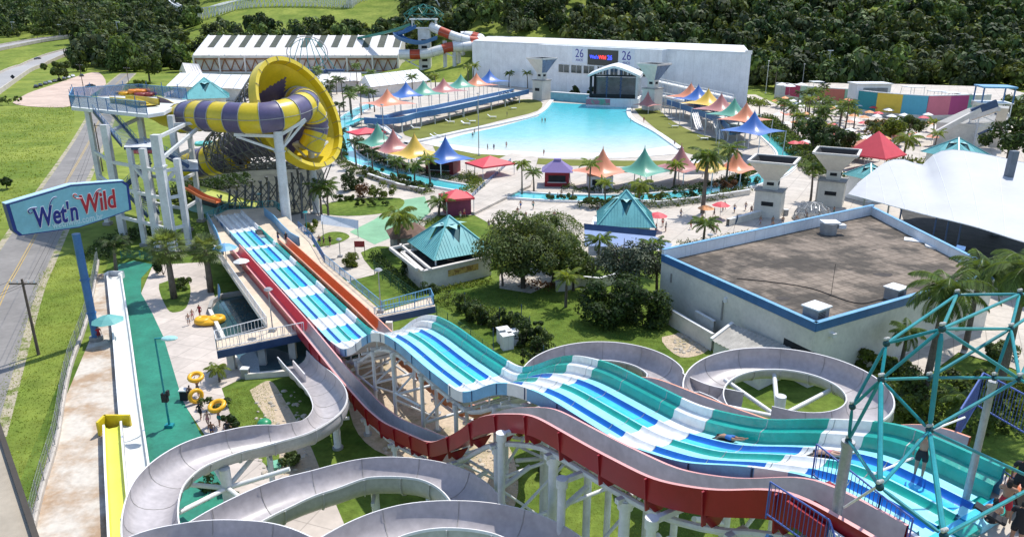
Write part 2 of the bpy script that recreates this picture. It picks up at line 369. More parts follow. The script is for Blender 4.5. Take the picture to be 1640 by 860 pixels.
mr=n.new('ShaderNodeMapRange'); mr.inputs[1].default_value=193; mr.inputs[2].default_value=285; L.new(ad.outputs[0],mr.inputs[0])
cr=n.new('ShaderNodeValToRGB'); e=cr.color_ramp.elements; e[0].position=0; e[0].color=(.70,.69,.66,1); e[1].position=1; e[1].color=(.06,.50,.58,1)
q=e.new(.12); q.color=(.62,.70,.68,1); q=e.new(.38); q.color=(.30,.66,.68,1); q=e.new(.7); q.color=(.14,.58,.64,1)
L.new(mr.outputs[0],cr.inputs[0])
n3=n.new('ShaderNodeTexNoise'); n3.inputs['Scale'].default_value=.35; n3.inputs['Detail'].default_value=6; L.new(tc.outputs['Object'],n3.inputs['Vector']); m3=n.new('ShaderNodeMapRange'); m3.inputs[1].default_value=.35; m3.inputs[2].default_value=.65; m3.inputs[3].default_value=.95; m3.inputs[4].default_value=1.04; L.new(n3.outputs['Fac'],m3.inputs[0]); v3=n.new('ShaderNodeVectorMath'); v3.operation='SCALE'; L.new(cr.outputs[0],v3.inputs[0]); L.new(m3.outputs[0],v3.inputs[3]); L.new(v3.outputs[0],p.inputs['Base Color'])
nb=n.new('ShaderNodeTexNoise'); nb.inputs['Scale'].default_value=1.2; L.new(tc.outputs['Object'],nb.inputs['Vector']); bp=n.new('ShaderNodeBump'); bp.inputs['Strength'].default_value=.6; bp.inputs['Distance'].default_value=.12
L.new(nb.outputs['Fac'],bp.inputs['Height']); L.new(bp.outputs[0],p.inputs['Normal'])
ww=[(885,165),(1008,172),(1009,190),(1050,214),(1080,233),(1000,246),(880,246),(780,240),(700,229),(740,217),(800,204),(862,187)]
struct(MB().sheet([(p.x,p.y,.14) for p in pts(ww)],wm).build('pool_water'))
# raised pool rims
def rim(name,l,wd,h,m,z0=0,label=None,cat='wall'):
    P=catmull(pts(l),6); mb=MB(); sweep(mb,P,[(-wd/2,z0),(-wd/2,h),(wd/2,h),(wd/2,z0)],m); o=mb.build(name)
    if label: tag(o,label,cat)
    else: struct(o)
    return o
rim('pool_rim',[(885,161),(862,184),(800,200),(740,212),(680,226),(650,231)],1.6,.55,white)
rim('pool_rim',[(1008,168),(1010,190),(1050,213),(1090,241)],1.6,.55,white)
water=mat('channel_water',(.10,.50,.55),.12,.08,.2,spec=.5)
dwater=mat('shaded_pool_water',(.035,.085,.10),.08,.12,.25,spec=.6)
LR=[(600,168),(575,178),(552,195),(546,220),(556,248),(600,268),(650,284),(700,296),(760,306),(800,312),(880,318),(960,320),(1040,318),(1130,309),(1200,294),(1245,275),(1262,250),(1240,226),(1222,212)]
lc=pts(LR); struct(ribbon('channel_bed',lc,6.4,mat('channel_kerb_plaster',(.66,.64,.60),.7,.06,.4),.11)); struct(ribbon('channel_water',lc,4.8,water,.15))
F=frames(catmull([(q.x,q.y,0) for q in lc],8)); kb=MB()
for sgn in (-1,1): kb.grid([[(p.x+s.x*sgn*(2.4+a),p.y+s.y*sgn*(2.4+a),h) for a,h in ((0,.1),(0,.42),(.5,.42),(.5,.1))][::sgn] for p,s,_,_ in F],white)
struct(kb.build('channel_kerb'))
# bridge path over the channel
P=pts([(700,332),(760,345),(850,300),(862,255),(820,248),(790,262),(765,300)]); mb=MB(); mb.prism([(p.x,p.y) for p in P],.1,.5,concrete); struct(mb.build('footbridge_path'))
# splash pools under the run-out deck
pm=[(336,500),(350,482),(392,474),(455,515),(560,548),(600,560),(520,595),(478,600),(396,607),(368,566)]
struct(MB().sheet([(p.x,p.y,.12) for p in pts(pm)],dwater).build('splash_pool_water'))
mb=MB(); sweep(mb,pts([(336,500),(368,566),(396,607),(440,603),(478,600)]),[(-.2,0),(-.2,.6),(.2,.6),(.2,0)],wall_c); struct(mb.build('splash_pool_kerb'))
mb=MB(); sweep(mb,pts([(336,502),(340,488),(355,478),(392,472)]),[(-.2,0),(-.2,.6),(.2,.6),(.2,0)],cdark); struct(mb.build('splash_pool_kerb'))

def tufts(name,label,regions,n,h,m,seed,excl=None):
    r=np.random.default_rng(seed); V=[]
    for poly_,k in regions:
        P=[at(u,v) for u,v in poly_]; xs_=[p.x for p in P]; ys_=[p.y for p in P]; X=r.uniform(min(xs_),max(xs_),k*3); Y=r.uniform(min(ys_),max(ys_),k*3); ins=np.zeros(len(X),bool); n_=len(P)
        for i in range(n_):
            a,b=P[i],P[(i+1)%n_]; c=((a.y>Y)!=(b.y>Y))&(X<(b.x-a.x)*(Y-a.y)/((b.y-a.y) or 1e-9)+a.x); ins^=c
        X=X[ins][:k];Y=Y[ins][:k]; kk=len(X); a=r.uniform(0,6.28,kk); l=h*r.uniform(.5,1.4,kk); w=h*r.uniform(.35,.8,kk); c=np.stack([X,Y,np.full(kk,.0)],1); t=np.stack([np.cos(a),np.sin(a),np.zeros(kk)],1)*w[:,None]; up=np.stack([r.normal(0,.5,kk)*l,r.normal(0,.5,kk)*l,l],1)
        V.append(np.stack([c-t,c+t,c+t*.3+up,c-t*.3+up],1).reshape(-1,3))
    o=struct(quads(name,np.concatenate(V),m),'stuff'); o['label']=label; return o
tg=leafy(mat('grass_blade',(.16,.22,.035),.8,.3,.2,col2=(.30,.34,.07),c2lo=.4,c2hi=.62,isl=.4,spec=.15)); 
tufts('grass_tufts','short uneven grass on the bank between road and fence',[([(60,440),(120,400),(150,420),(135,530),(100,640),(60,800),(-20,900),(-60,700),(10,600)],16000)],0,.08,tg,1)
tufts('grass_tufts','rough meadow grass left of the road',[([(-200,480),(0,360),(60,300),(118,205),(120,170),(40,172),(-100,200)],9000)],0,.22,tg,2)
tufts('grass_tufts','mown lawn grass around the slides and the pavilion',[([(690,470),(830,455),(960,460),(1060,520),(1130,560),(1100,640),(900,640),(760,560)],30000),([(800,640),(1100,660),(1300,700),(1300,900),(700,900),(760,760)],18000),([(360,625),(430,612),(450,700),(420,740),(372,690)],5000)],0,.06,tg,3)
# ================================================================ RACER SLIDE (straight in plan), red and orange body slides beside it
RA=Vector((-33.5,93.1,0)); RD=Vector((.5208,-.8537,0)); RN=Vector((.8537,.5208,0))
RS=[-27,30,34,37,40,42.5,45,48,53,58,60,62,64.3,67.5,71,74.3,78,81,84,87.6]
RZ=[3,3.02,3.6,5.1,7.2,8.6,9.4,9.75,9.8,10.1,11.2,12.6,13.7,14.5,14.75,15.0,16.1,17.7,19.0,19.1]
def interp(s,S,Z):
    # monotone-ish smooth interpolation
    return float(np.interp(s,S,Z))
def smooth_prof(S,Z,step=.35):
    ss=np.arange(S[0],S[-1]+1e-6,step); z=np.interp(ss,S,Z); k=np.array([1,2,3,4,3,2,1.]);k/=k.sum()
    for _ in range(2): z=np.convolve(np.pad(z,3,mode='edge'),k,mode='valid')
    return ss,z
def rpt(s,o,z): return RA+RD*s+RN*o+Vector((0,0,z))
ss,sz=smooth_prof(RS,RZ)
def rz_at(s): return float(np.interp(s,ss,sz))
W=4.1/4
sec=[];cat_=[]   # cross-section of four lanes with raised dividers
sec.append((-.14,-.35));cat_.append('side'); sec.append((-.14,.42));cat_.append('rim'); sec.append((-.02,.44));cat_.append('wallL')
for k in range(4):
    x0=k*W
    sec.append((x0+.10,.12));cat_.append(('fl',k)); sec.append((x0+.28,.0));cat_.append(('fl',k)); sec.append((x0+.76,.0));cat_.append(('dv',k)); sec.append((x0+.90,.08));cat_.append(('dv',k))
    if k<3: sec.append((x0+W-.05,.20));cat_.append(('rid',k)); sec.append((x0+W+.02,.21));cat_.append(('fl',k+1))
    else:   sec.append((x0+W-.04,.5));cat_.append('wallR'); sec.append((x0+W+.30,.62));cat_.append('wallR'); sec.append((x0+W+.36,1.0));cat_.append('rimR')
sec.append((4.1+.5,1.0));cat_.append('side'); sec.append((4.1+.5,-.35));cat_.append('under'); 
cat_[-1]='under'
bands=[(-30,-15.5,0),(-15.5,-7,1),(-7,-5.6,0),(-5.6,1.2,1),(1.2,4,0),(4,12.5,1),(12.5,15.6,0),(15.6,23,1),(23,26,0),(26,30.5,1),(30.5,45,0),(45,56.3,1),(56.3,58.2,0),(58.2,64,1),(64,66.3,0),(66.3,72.9,1),(72.9,75.2,0),(75.2,81,1),(81,82.7,0),(82.7,99,1)]
def band(s):
    for a,b,c in bands:
        if a<=s<b: return c
    return 0
def rmat(i,j):
    s=ss[i]+.1; c=cat_[j]
    if c=='under': return steel_w
    if c=='side': return blue_l if (band(s) or int(s/2.2)%3==0) else white
    if not band(s): return r_w
    if c in('rim','wallL'): return r_cy
    if c in('wallR','rimR'): return r_gr
    kind,k=c
    if kind=='rid': return r_cy
    if kind=='dv': return (r_bl,r_gr,r_bl,r_gr)[k]
    return (r_cy,r_cy,r_cyb,r_cy)[k]
racer=thing('racing_slide','wide four-lane racing slide banded in blue, green and white','water slide',tuple(rpt(30,2,0)))
def childify(o,par):
    bpy.context.view_layer.update(); o.parent=par; o.matrix_parent_inverse=par.matrix_world.inverted(); return o
mb=MB(); shr=lambda s,a: a if a<4.06 else 4.06+(a-4.06)*(.3+.7*smooth01((s-28)/8)); G=[[rpt(s,shr(s,a),z+(h if a<4.06 or h<.55 else .55+(h-.55)*smooth01((s-28)/8))) for a,h in sec] for s,z in zip(ss,sz)]; mb.grid(G,rmat,closev=True)
mb.f.append(tuple(range(len(sec)-1,-1,-1))); mb.m.append(mb.mi(white))
for s in np.arange(-24,86,3.1):
    z=rz_at(s)
    for a,b in zip(sec[2:-3],sec[3:-2]): mb.beam(rpt(s,a[0],z+a[1]+.006),rpt(s,b[0],z+b[1]+.006),.035,.012,steel_g)
    mb.beam(rpt(s,-.16,z-.3),rpt(s,-.16,z+.42),.05,.08,navy)
childify(mb.build('lane_bed',smooth='auto'),racer)
# chequered landing mats at the finish
for k in range(4):
    for q in range(4):
        if k==0 and q>2: continue
        mb=MB()
        s=-22.5+q*3.2+(k%2)*1.6-(k==3)*1.6; o=k*W+.5*W
        mb.hexa([rpt(s+a,o+b,rz_at(s)+.02+c) for c in (0,.5) for a,b in ((-.75,-.42),(-.75,.42),(.75-.6*(c>0),.42),(.75-.6*(c>0),-.42))],black)
        mb.hexa([rpt(s+1.55+a,o+b,rz_at(s)+.03+c) for c in (0,.12) for a,b in ((-.7,-.4),(-.7,.4),(.6,.4),(.6,-.4))],steel_g)
childify(mb.build('finish_mat'),racer)
# steel: spine pipes following the slide, cross ribs, paired columns
mb=MB()
for o in (.5,3.8):
    P=[rpt(s,o,rz_at(s)-1.25) for s in np.arange(32,86,1.2)]; mb.tube(P,.17,steel_w,n=8)
for s in np.arange(32,86,2.4):
    z=rz_at(s); mb.beam(rpt(s,-.1,z-.95),rpt(s,4.5,z-.95),.16,.2,steel_w); 
    for o in (.5,3.8): mb.beam(rpt(s,o,z-1.2),rpt(s,o,z-.4),.12,.12,steel_w)
childify(mb.build('spine_frame',smooth='auto'),racer)
for s in (33,36.5,41,45.5,51,56.5,62,67.5,73,79,84.5):
    z=rz_at(s)-1.3; mb=MB(); oo=(.3,4.0) if s<66 else (-2.6,4.8)
    for o in oo:
        rad=.15 if s<60 else .2
        mb.cyl(rpt(s,o,0),rpt(s,o,z),rad,steel_w,n=12); mb.cyl(rpt(s,o,0),rpt(s,o,.15),rad+.16,steel_g,n=12); mb.cyl(rpt(s,o,z-.3),rpt(s,o,z+.16),rad+.08,steel_w,n=12)
    mb.beam(rpt(s,oo[0],z),rpt(s,oo[1],z),.22,.26,steel_w)
    mb.cyl(rpt(s,oo[0],z*.55),rpt(s,oo[1],z*.55),.12,steel_w); mb.cyl(rpt(s,oo[0],z*.55),rpt(s,oo[1],z*.93),.09,steel_w)
    if z>5: mb.cyl(rpt(s,oo[1],z*.15),rpt(s,oo[0],z*.5),.09,steel_w)
    childify(mb.build('support_column',smooth='auto'),racer)
for s in (36.5,45.5,56.5): 
    z=rz_at(s)*.5
    for o in (.3,4.0): mb=MB(); mb.cyl(rpt(s,o,z),rpt(s+5,o,z*1.25),.1,steel_w); childify(mb.build('brace_tube',smooth='auto'),racer)
# red and orange slides
QS=[-6,2,24,37,45,48.5,53,57.3,61.4,63.5,65.6,69.5,74.5,78.4,81.5,84.2,87.6]
QZ=[2.95,2.95,2.9,2.5,2.7,3.2,4.6,6.0,9.0,11.0,12.3,14.2,14.9,15.6,17.0,18.8,19.0]
qs,qz=smooth_prof(QS,QZ)
def trough(name,label,o0,o1,mo,mi_,mfar,rimm,cat,smax=99):
    t=thing(name,label,cat,tuple(rpt(45,(o0+o1)/2,0)))
    S=[(o0-.1,-.12),(o0-.12,1.0),(o0+.02,1.02),(o0+.1,.3),(o0+.3,0),(o1-.3,0),(o1-.1,.3),(o1-.02,1.02),(o1+.12,1.0),(o1+.1,-.12)]
    G=[];idx=[i for i,s in enumerate(qs) if s<=smax]
    for i in idx: G.append([rpt(qs[i],a,qz[i]+h) for a,h in S])
    def m(i,j):
        s=qs[i]
        if j in(0,8): return mo
        if j==9: return mo
        if j in (1,7): return rimm
        return mfar if s<(25 if o0<0 else 28) else mi_
    mb=MB(); mb.grid(G,m,closev=True); mb.f.append(tuple(range(len(S)-1,-1,-1))); mb.m.append(mb.mi(mo))
    for s in np.arange(30,86,3.0):
        z=float(np.interp(s,qs,qz)); e=o0 if o0<0 else o1
        mb.beam(rpt(s,e,z-.6),rpt(s,e-.16*(1 if o0<0 else -1),z+.95),.07,.2,mo)
        mb.hexa([rpt(s+a,o,z+h) for a in(-.04,.04) for o,h in ((o0-.1,-.25),((o0+o1)/2-.2,-.85),((o0+o1)/2+.2,-.85),(o1+.1,-.25))],mo)
    childify(mb.build('trough',smooth='auto'),t)
    mb=MB(); oc=(o0+o1)/2
    P=[rpt(s,oc,float(np.interp(s,qs,qz))-1.05) for s in np.arange(42,86,1.2)]; mb.tube(P,.16,steel_w)
    childify(mb.build('spine_tube',smooth='auto'),t)
    for s in (31,43,49,55,60,65,70.5,76,82):
        z=float(np.interp(s,qs,qz))-1.1
        if z<.4: 
            z=1.7
        mb=MB(); rad=.17 if s<60 else .25
        mb.cyl(rpt(s,oc,0),rpt(s,oc,z),rad,steel_w,n=14); mb.cyl(rpt(s,oc,0),rpt(s,oc,.2),rad+.18,steel_g,n=14); mb.cyl(rpt(s,oc,z-.5),rpt(s,oc,z-.05),rad+.1,steel_w,n=14)
        mb.beam(rpt(s,oc-.5,z),rpt(s,oc+.5,z),.25,.25,steel_w)
        if s>56: mb.cyl(rpt(s,oc,z*.72),rpt(s,oc+(2.2 if o0<0 else -2.2),z*.8),.15,steel_w)
        childify(mb.build('support_column',smooth='auto'),t)
    return t
red_s=trough('speed_slide','red body slide with grey floor running on the near side of the racing lanes',-1.95,-.75,red,flume_in,redin,mat('pinkish_rim',(.72,.36,.34),.4,.06,.6),'water slide')
or_s=trough('speed_slide','orange body slide with grey floor running on the far side of the racing lanes',4.62,5.75,mat('orange_outer',(.50,.16,.06),.4,.1,.5),flume_in,orange,salmon,'water slide',86)
# ---------------- run-out deck
Z3=2.86
dk=thing('runout_deck','raised pale concrete run-out deck carrying the end of the coloured slides','deck',(-28,82,0))
poly=[(347,562),(345,546),(428,524),(346,405),(331,352),(365,336),(440,332),(480,366),(520,420),(612,499),(691,475),(697,490)]
P=[(p.x,p.y) for p in pts(poly,Z3)]
mb=MB(); mb.prism(P,Z3-.45,Z3,peach,wall_c); childify(mb.build('slab'),dk)
a,b=at(347,562,Z3),at(697,490,Z3); n_=Vector((b.y-a.y,-(b.x-a.x),0)).normalized()
for (q0,q1) in ((at(347,562,Z3),at(488,533,Z3)),(at(597,510.6,Z3),at(697,490,Z3))):
    mb=MB(); mb.beam(q0+n_*.06-Vector((0,0,.4)),q1+n_*.06-Vector((0,0,.4)),.1,.78,navy); childify(mb.build('fascia'),dk)
for q in ((372,590),(422,585),(470,575),(625,548),(686,560-6)):
    p=at(*q); mb=MB(); mb.prism([(p.x-.35,p.y-.25),(p.x+.35,p.y-.25),(p.x+.35,p.y+.25),(p.x-.35,p.y+.25)],0,Z3-.45,wall_c); childify(mb.build('deck_column'),dk)
for l in ([(350,470,0),(350,420,0)],[(560,480,0),(640,520,0)],):
    pass
for q in [(470,520),(520,500),(560,480)]:
    p=at(*q); mb=MB(); mb.box((p.x,p.y,1.2),(.5,.5,2.4),wall_c); childify(mb.build('deck_column'),dk)
def railing(name,P,h,m,label,cat='railing',gap=.35,group=None,thin=.025,n=1,parent=None,rails=(1.0,.12),th=.045):
    t=thing(name,label,cat,tuple(P[0]),group=group) if parent is None else parent
    r=MB();bl=MB()
    for a,b in zip(P[:-1],P[1:]):
        a=Vector(a);b=Vector(b); L_=(b-a).length
        for q in rails: r.cyl(a+Vector((0,0,h*q)),b+Vector((0,0,h*q)),th,m,n=6)
        k=max(1,int(L_/1.8))
        for i in range(k+1): p=a.lerp(b,i/k); r.cyl(p,p+Vector((0,0,h)),th,m,n=6)
        if gap:
            k=max(1,int(L_/gap))
            for i in range(k): p=a.lerp(b,(i+.5)/k); bl.cyl(p+Vector((0,0,h*rails[-1])),p+Vector((0,0,h)),thin,m,n=4,cap=False)
    childify(r.build('rail'),t) if parent is None else childify(r.build('handrail'),t)
    if gap: childify(bl.build('baluster'),t)
    return t
D=lambda l,z=Z3: [at(u,v,z) for u,v in l]
railing('railing',D([(346,405),(428,522)]),1.1,white,'white railing along the left edge of the run-out deck')
railing('railing',D([(428,524),(345,546),(348,560),(487,532)]),1.1,steel_w,'pale railing round the left front wing of the run-out deck')
railing('railing',D([(520,420),(612,497)]),1.1,blue_l,'blue railing along the right edge of the run-out deck')
railing('railing',D([(600,508),(695,488),(690,476),(614,497)]),1.1,blue_l,'light blue railing round the right front wing of the run-out deck')
railing('railing',D([(478,366),(500,386),(520,420)]),1.1,blue,'dark blue railing curving past the white tube column')
railing('railing',D([(331,352),(365,336),(440,332),(462,345)]),1.1,teal,'teal railing round the far end of the run-out deck')
mb=MB()
sweep(mb,D([(333,352),(348,380),(358,408)]),[(-.06,0),(-.06,1.1),(.06,1.1),(.06,0)],blue_l); tag(mb.build('splash_panel'),'blue splash panel along the left end of the run-out','panel')
mb=MB(); sweep(mb,D([(424,345),(440,358),(452,372),(466,386),(480,394)]),[(-.06,0),(-.06,1.3),(.06,1.3),(.06,0)],blue_l); tag(mb.build('splash_panel'),'blue splash panel curving along the right end of the run-out','panel')
# ================================================================ GREY BODY FLUMES
def flume(name,label,ctrl,w=2.7,h=1.25,cat='water slide',n=10,mi_=flume_in,mo=flume_out,mr=flume_rim,columns=(),group=None,bankf=1.0):
    """ctrl: (u,v,z[,bank deg]) of the floor centre"""
    P=catmull([at(c[0],c[1],c[2]) if not isinstance(c[0],Vector) else c[0] for c in ctrl],n)
    B=[ (c[3] if len(c)>3 else 0) for c in ctrl]; bk=[]
    for i in range(len(ctrl)-1):
        for k in range(n): t=smooth01(k/n); bk.append(R(B[i]*(1-t)+B[i+1]*t)*bankf)
    bk.append(R(B[-1]))
    inn=[];NN=10
    for k in range(NN+1):
        a=math.pi*(k/NN); x=-math.cos(a); x=math.copysign(abs(x)**.8,x)*w/2; z=h*(1-math.sin(a)**.75); inn.append((x,z))
    out=[(w/2+.08,h+.0),(w/2+.10,h-.12),(w/2+.03,h-.13)]+[ (x*1.035,z-.07) for x,z in reversed(inn[1:-1])]+[(-w/2-.03,h-.13),(-w/2-.10,h-.12),(-w/2-.08,h)]
    sec=[(-w/2,h)]+inn[1:-1]+[(w/2,h)]+out
    ni=len(inn)
    def m(i,j):
        if j<ni-1: return mi_
        if j in(ni-1,ni,len(sec)-1,len(sec)-2): return mr
        return mo
    t=thing(name,label,cat,tuple(P[len(P)//2].xy.to_3d()),group=group)
    mb=MB(); sweep(mb,P,sec,m,bk)
    e=len(sec)
    fr=frames(P); acc=0
    for i in range(1,len(P)):
        acc+=(P[i]-P[i-1]).length
        if acc>2.6:
            acc=0; p,sd,up,tt=fr[i]; b=bk[i]; s2=sd*math.cos(b)+up*math.sin(b); u2=up*math.cos(b)-sd*math.sin(b)
            q=[p+s2*(x*1.06)+u2*(z-.10) for x,z in inn]
            for a_,b_ in zip(q[:-1],q[1:]): mb.beam(a_,b_,.07,.10,mo)
            q=[p+s2*(x*.985)+u2*(z+.012) for x,z in inn]
            for a_,b_ in zip(q[:-1],q[1:]): mb.beam(a_,b_,.035,.01,cdark)
    childify(mb.build('channel',smooth='auto'),t)
    for f,r in columns:
        i=int(f*(len(P)-1)); p=P[i]; mb=MB(); mb.cyl((p.x,p.y,0),(p.x,p.y,p.z-.12),r,steel_w,n=14); mb.cyl((p.x,p.y,0),(p.x,p.y,.18),r+.15,steel_g,n=14)
        sd=fr[i][1]; mb.beam(p-sd*w*.4-Vector((0,0,.25)),p+sd*w*.4-Vector((0,0,.25)),.2,.2,steel_w)
        childify(mb.build('support_column',smooth='auto'),t)
    return t,P
FL={}
FL['l'],PL=flume('body_flume','grey open flume curving round the green strip and ending in the splash pool',
 [(262,1000,6.5,-4),(246,910,6.3,-8),(240,850,6.0,-10),(258,795,5.6,-12),(312,752,5.1,-12),(392,727,4.6,-6),(466,716,4.1,6),(520,694,3.5,14),(537,664,2.9,14),(520,634,2.3,8),(490,608,1.5,0),(470,586,.9,0)],2.75,1.35,columns=((.72,.3),(.5,.2)))
# splitter fin near the outlet
fp=[at(489,606,1.95),at(470,584,1.35)]; mb=MB(); mb.beam(fp[0],fp[1],.12,.9,flume_rim); childify(mb.build('splitter_fin'),FL['l'])
FL['m'],PM=flume('body_flume','grey open flume sweeping over the lawn at the bottom centre of the picture',
 [(230,978,7.2,0),(340,886,7.0,0),(440,830,6.9,2),(520,803,6.9,8),(600,783,7.0,12),(690,790,7.2,14),(745,823,7.5,14),(765,878,7.9,14),(720,948,8.3,12)],3.0,1.4,columns=((.5,.25),))
FL['n'],PN=flume('body_flume','nearest grey flume, its broad rim crossing the bottom edge of the picture',
 [(470,990,9.3,0),(560,920,9.5,8),(640,880,9.6,12),(725,870,9.8,14),(810,882,10.0,14),(880,920,10.2,12),(930,990,10.4,8)],3.1,1.5)
FL['o'],PO=flume('body_flume','grey flume whose curved rim shows at the bottom edge beside the yellow channel',
 [(150,990,8.4,0),(220,925,8.5,8),(290,902,8.6,12),(360,898,8.7,12),(430,910,8.8,10),(520,960,9.0,6)],2.9,1.4)
# ring on the right
cR=at(1252,650,8.2); rR=5.55
ring=[]
for a in range(-150,175,18): ring.append((Vector((cR.x+rR*math.cos(R(a)),cR.y+rR*math.sin(R(a))*1.0,8.2+ (a+150)*-.0022+.4)),0,0,0))
ring=[(q[0],0,0,-8) for q in ring]
def ringctrl(c,r,a0,a1,z0,z1,st=15,bank=10):
    N=int(abs(a1-a0)/st); sg=1 if a1>a0 else -1
    return [(Vector((c.x+r*math.cos(R(a0+(a1-a0)*i/N)),c.y+r*math.sin(R(a0+(a1-a0)*i/N)),z0+(z1-z0)*i/N)),0,0,bank*sg) for i in range(N+1)]
FL['r'],PR=flume('body_flume','large grey flume ring beyond the racing slide, beside the flat-roofed building',
 ringctrl(cR,rR,-118,215,9.0,7.3,15,9)+[(at(1105,668,6.9),0,0,6),(at(1085,700,6.5),0,0,0)],2.75,1.35,n=5,columns=())
cS=at(962,632,6.4); rS=5.1
FL['s'],PS=flume('body_flume','smaller grey flume loop showing behind the humps of the racing slide',
 [(at(1180,668,7.3),0,0,0),(at(1120,655,7.1),0,0,6)]+ringctrl(cS,rS,-10,190,6.9,6.0,15,9)+[(at(850,665,5.6),0,0,8),(at(880,715,5.2),0,0,8),(at(950,762,4.8),0,0,8),(at(1040,785,4.4),0,0,6),(at(1120,782,4.0),0,0,0)],2.6,1.35,n=5,columns=((.6,.3),))
def spokes(name,c,zc,ztop,r,label,n=6,a0=20):
    t=thing(name,label,'support',(c.x,c.y,0))
    m=MB(); m.cyl((0,0,0),(0,0,ztop),.36,steel_w,n=16); o=m.build('mast',t,smooth='auto')
    for k in range(n):
        a=R(a0+360*k/n); m=MB(); m.cyl((.25*math.cos(a),.25*math.sin(a),zc-1.1),(r*math.cos(a),r*math.sin(a),zc-.15),.17,white,n=10); m.build('spoke_arm',t,smooth='auto')
    return t
c=at(365,790,3); spokes('flume_support',Vector((c.x,c.y,0)),4.6,5.0,4.2,'white steel mast with spoke arms inside the left flume loop',6,10)
spokes('flume_support',Vector((cR.x-.3,cR.y-.4,0)),8.7,9.2,4.6,'white steel mast with spoke arms inside the big grey ring',7,25)
# ================================================================ BUILDINGS
def ray(u,v):
    a=(u-820)/FPX; b=(v-430)/FPX
    return Vector((a, math.cos(PITCH)-b*math.sin(PITCH), -math.sin(PITCH)-b*math.cos(PITCH)))
def vpt(u,v,y):
    """point on pixel ray at ground distance y"""
    d=ray(u,v); t=y/d.y; return Vector((t*d.x,y,CAM_H+t*d.z))
def onwall(u,v,A,B):
    d=ray(u,v); D=B-A; det=d.x*(-D.y)+D.x*d.y; t=(A.x*(-D.y)+D.x*A.y)/det
    return Vector((t*d.x,t*d.y,CAM_H+t*d.z))
def V2(a): return Vector((a[0],a[1],0))
# --- big white hall behind the wave pool
WA=Vector((-20,392,0)); WB=Vector((86,275,0)); WD=(WB-WA).normalized(); WN=Vector((WD.y,-WD.x,0)); 
if WN.y>0: WN=-WN
hall=thing('exhibition_hall','long white windowless hall with a giant screen standing behind the wave pool','building',tuple((WA+WB)/2))
def blockalong(mb,p,q,dep,z0,z1,m,mtop=None,fwd=0):
    p=p+WN*fwd;q=q+WN*fwd; mb.prism([(p.x,p.y),(q.x,q.y),(q.x-WN.x*dep,q.y-WN.y*dep),(p.x-WN.x*dep,p.y-WN.y*dep)],z0,z1,m)
def wu(u): return V2(onwall(u,120,WA,WB))
hb_=[wu(757),wu(1200),V2(at(1194,75,19.8)),V2(at(783,59,19.8))]; mb=MB(); mb.prism([(q.x,q.y) for q in hb_],0,19.6,wall_w); childify(mb.build('wall'),hall)
mb=MB(); blockalong(mb,wu(869),wu(1066),6,0,20.05,wall_w,fwd=3); childify(mb.build('front_block'),hall)
hc_=sum(hb_,Vector())/4; mb=MB(); mb.prism([(q.x,q.y) for q in [h_.lerp(hc_,.01) for h_ in hb_]],19.6,20.3,white); childify(mb.build('roof'),hall)
mb=MB(); blockalong(mb,wu(1190),wu(1200),.6,19.6,20.9,white,fwd=.01); childify(mb.build('corner_trim'),hall)
FA=WA+WN*3; FB=WB+WN*3
def panel(u0,v0,u1,v1,m,name,par,off=.12,th=.12):
    a=onwall(u0,v0,FA,FB); b=onwall(u1,(v0+v1)/2,FA,FB); zt=a.z; zb=onwall(u0,v1,FA,FB).z
    mb=MB(); p=V2(a)+WN*off; q=V2(b)+WN*off; mb.prism([(p.x,p.y),(q.x,q.y),(q.x-WN.x*th,q.y-WN.y*th),(p.x-WN.x*th,p.y-WN.y*th)],zb,zt,m)
    return childify(mb.build(name),par),p,q,zb,zt
for u0,u1 in ((895,912),(915,932),(935,952),(957,965),(967,975),(978,990),(993,1005),(1007,1015),(1017,1022),(1024,1035)):
    vv=(u0-895)*.055; wn_=panel(u0,103+vv,u1,116+vv,glass,'window',hall); fr2=MB(); zm=wn_[3]; zt2=wn_[4]; a2,b2=wn_[1]+WN*.05,wn_[2]+WN*.05; [fr2.beam(Vector((q0.x,q0.y,z0)),Vector((q1.x,q1.y,z1)),.18,.18,white) for q0,z0,q1,z1 in ((a2,zm,b2,zm),(a2,zt2,b2,zt2),(a2,zm,a2,zt2),(b2,zm,b2,zt2),(a2.lerp(b2,.5),zm,a2.lerp(b2,.5),zt2))]; childify(fr2.build('window_frame'),wn_[0])
po1=panel(917,76.5,940,101,mat('poster_sheet',(.74,.79,.86),.6,.05,.3),'banner',hall)
po2=panel(992,80,1016,106,MATS['poster_sheet'],'banner',hall)
scr,sp,sq,szb,szt=panel(942,79.5,990,104,mat('led_screen_off',(.055,.06,.055),.4,.1,.5),'screen',hall,off=.2,th=.2)
def text(s,name,m,size,loc,xdir,parent,ext=.02,off=0,shear=0,up=Vector((0,0,1)),align='CENTER'):
    cu=bpy.data.curves.new(name,'FONT'); cu.body=s; cu.size=size; cu.extrude=ext; cu.offset=off; cu.shear=shear; cu.align_x=align; cu.align_y='CENTER'
    cu.resolution_u=4
    tmp=bpy.data.objects.new(name+'_curve',cu); C.objects.link(tmp); bpy.context.view_layer.update()
    me=bpy.data.meshes.new_from_object(tmp.evaluated_get(bpy.context.evaluated_depsgraph_get())); bpy.data.objects.remove(tmp); bpy.data.curves.remove(cu)
    me.materials.clear(); me.materials.append(m); o=bpy.data.objects.new(name,me); C.objects.link(o)
    x=xdir.normalized(); y=up.normalized(); z=x.cross(y)
    o.matrix_world=Matrix(((x.x,y.x,z.x,loc.x),(x.y,y.y,z.y,loc.y),(x.z,y.z,z.z,loc.z),(0,0,0,1)))
    mw=o.matrix_world.copy(); bpy.context.view_layer.update(); o.parent=parent; o.matrix_parent_inverse=parent.matrix_world.inverted(); o.matrix_world=mw
    return o
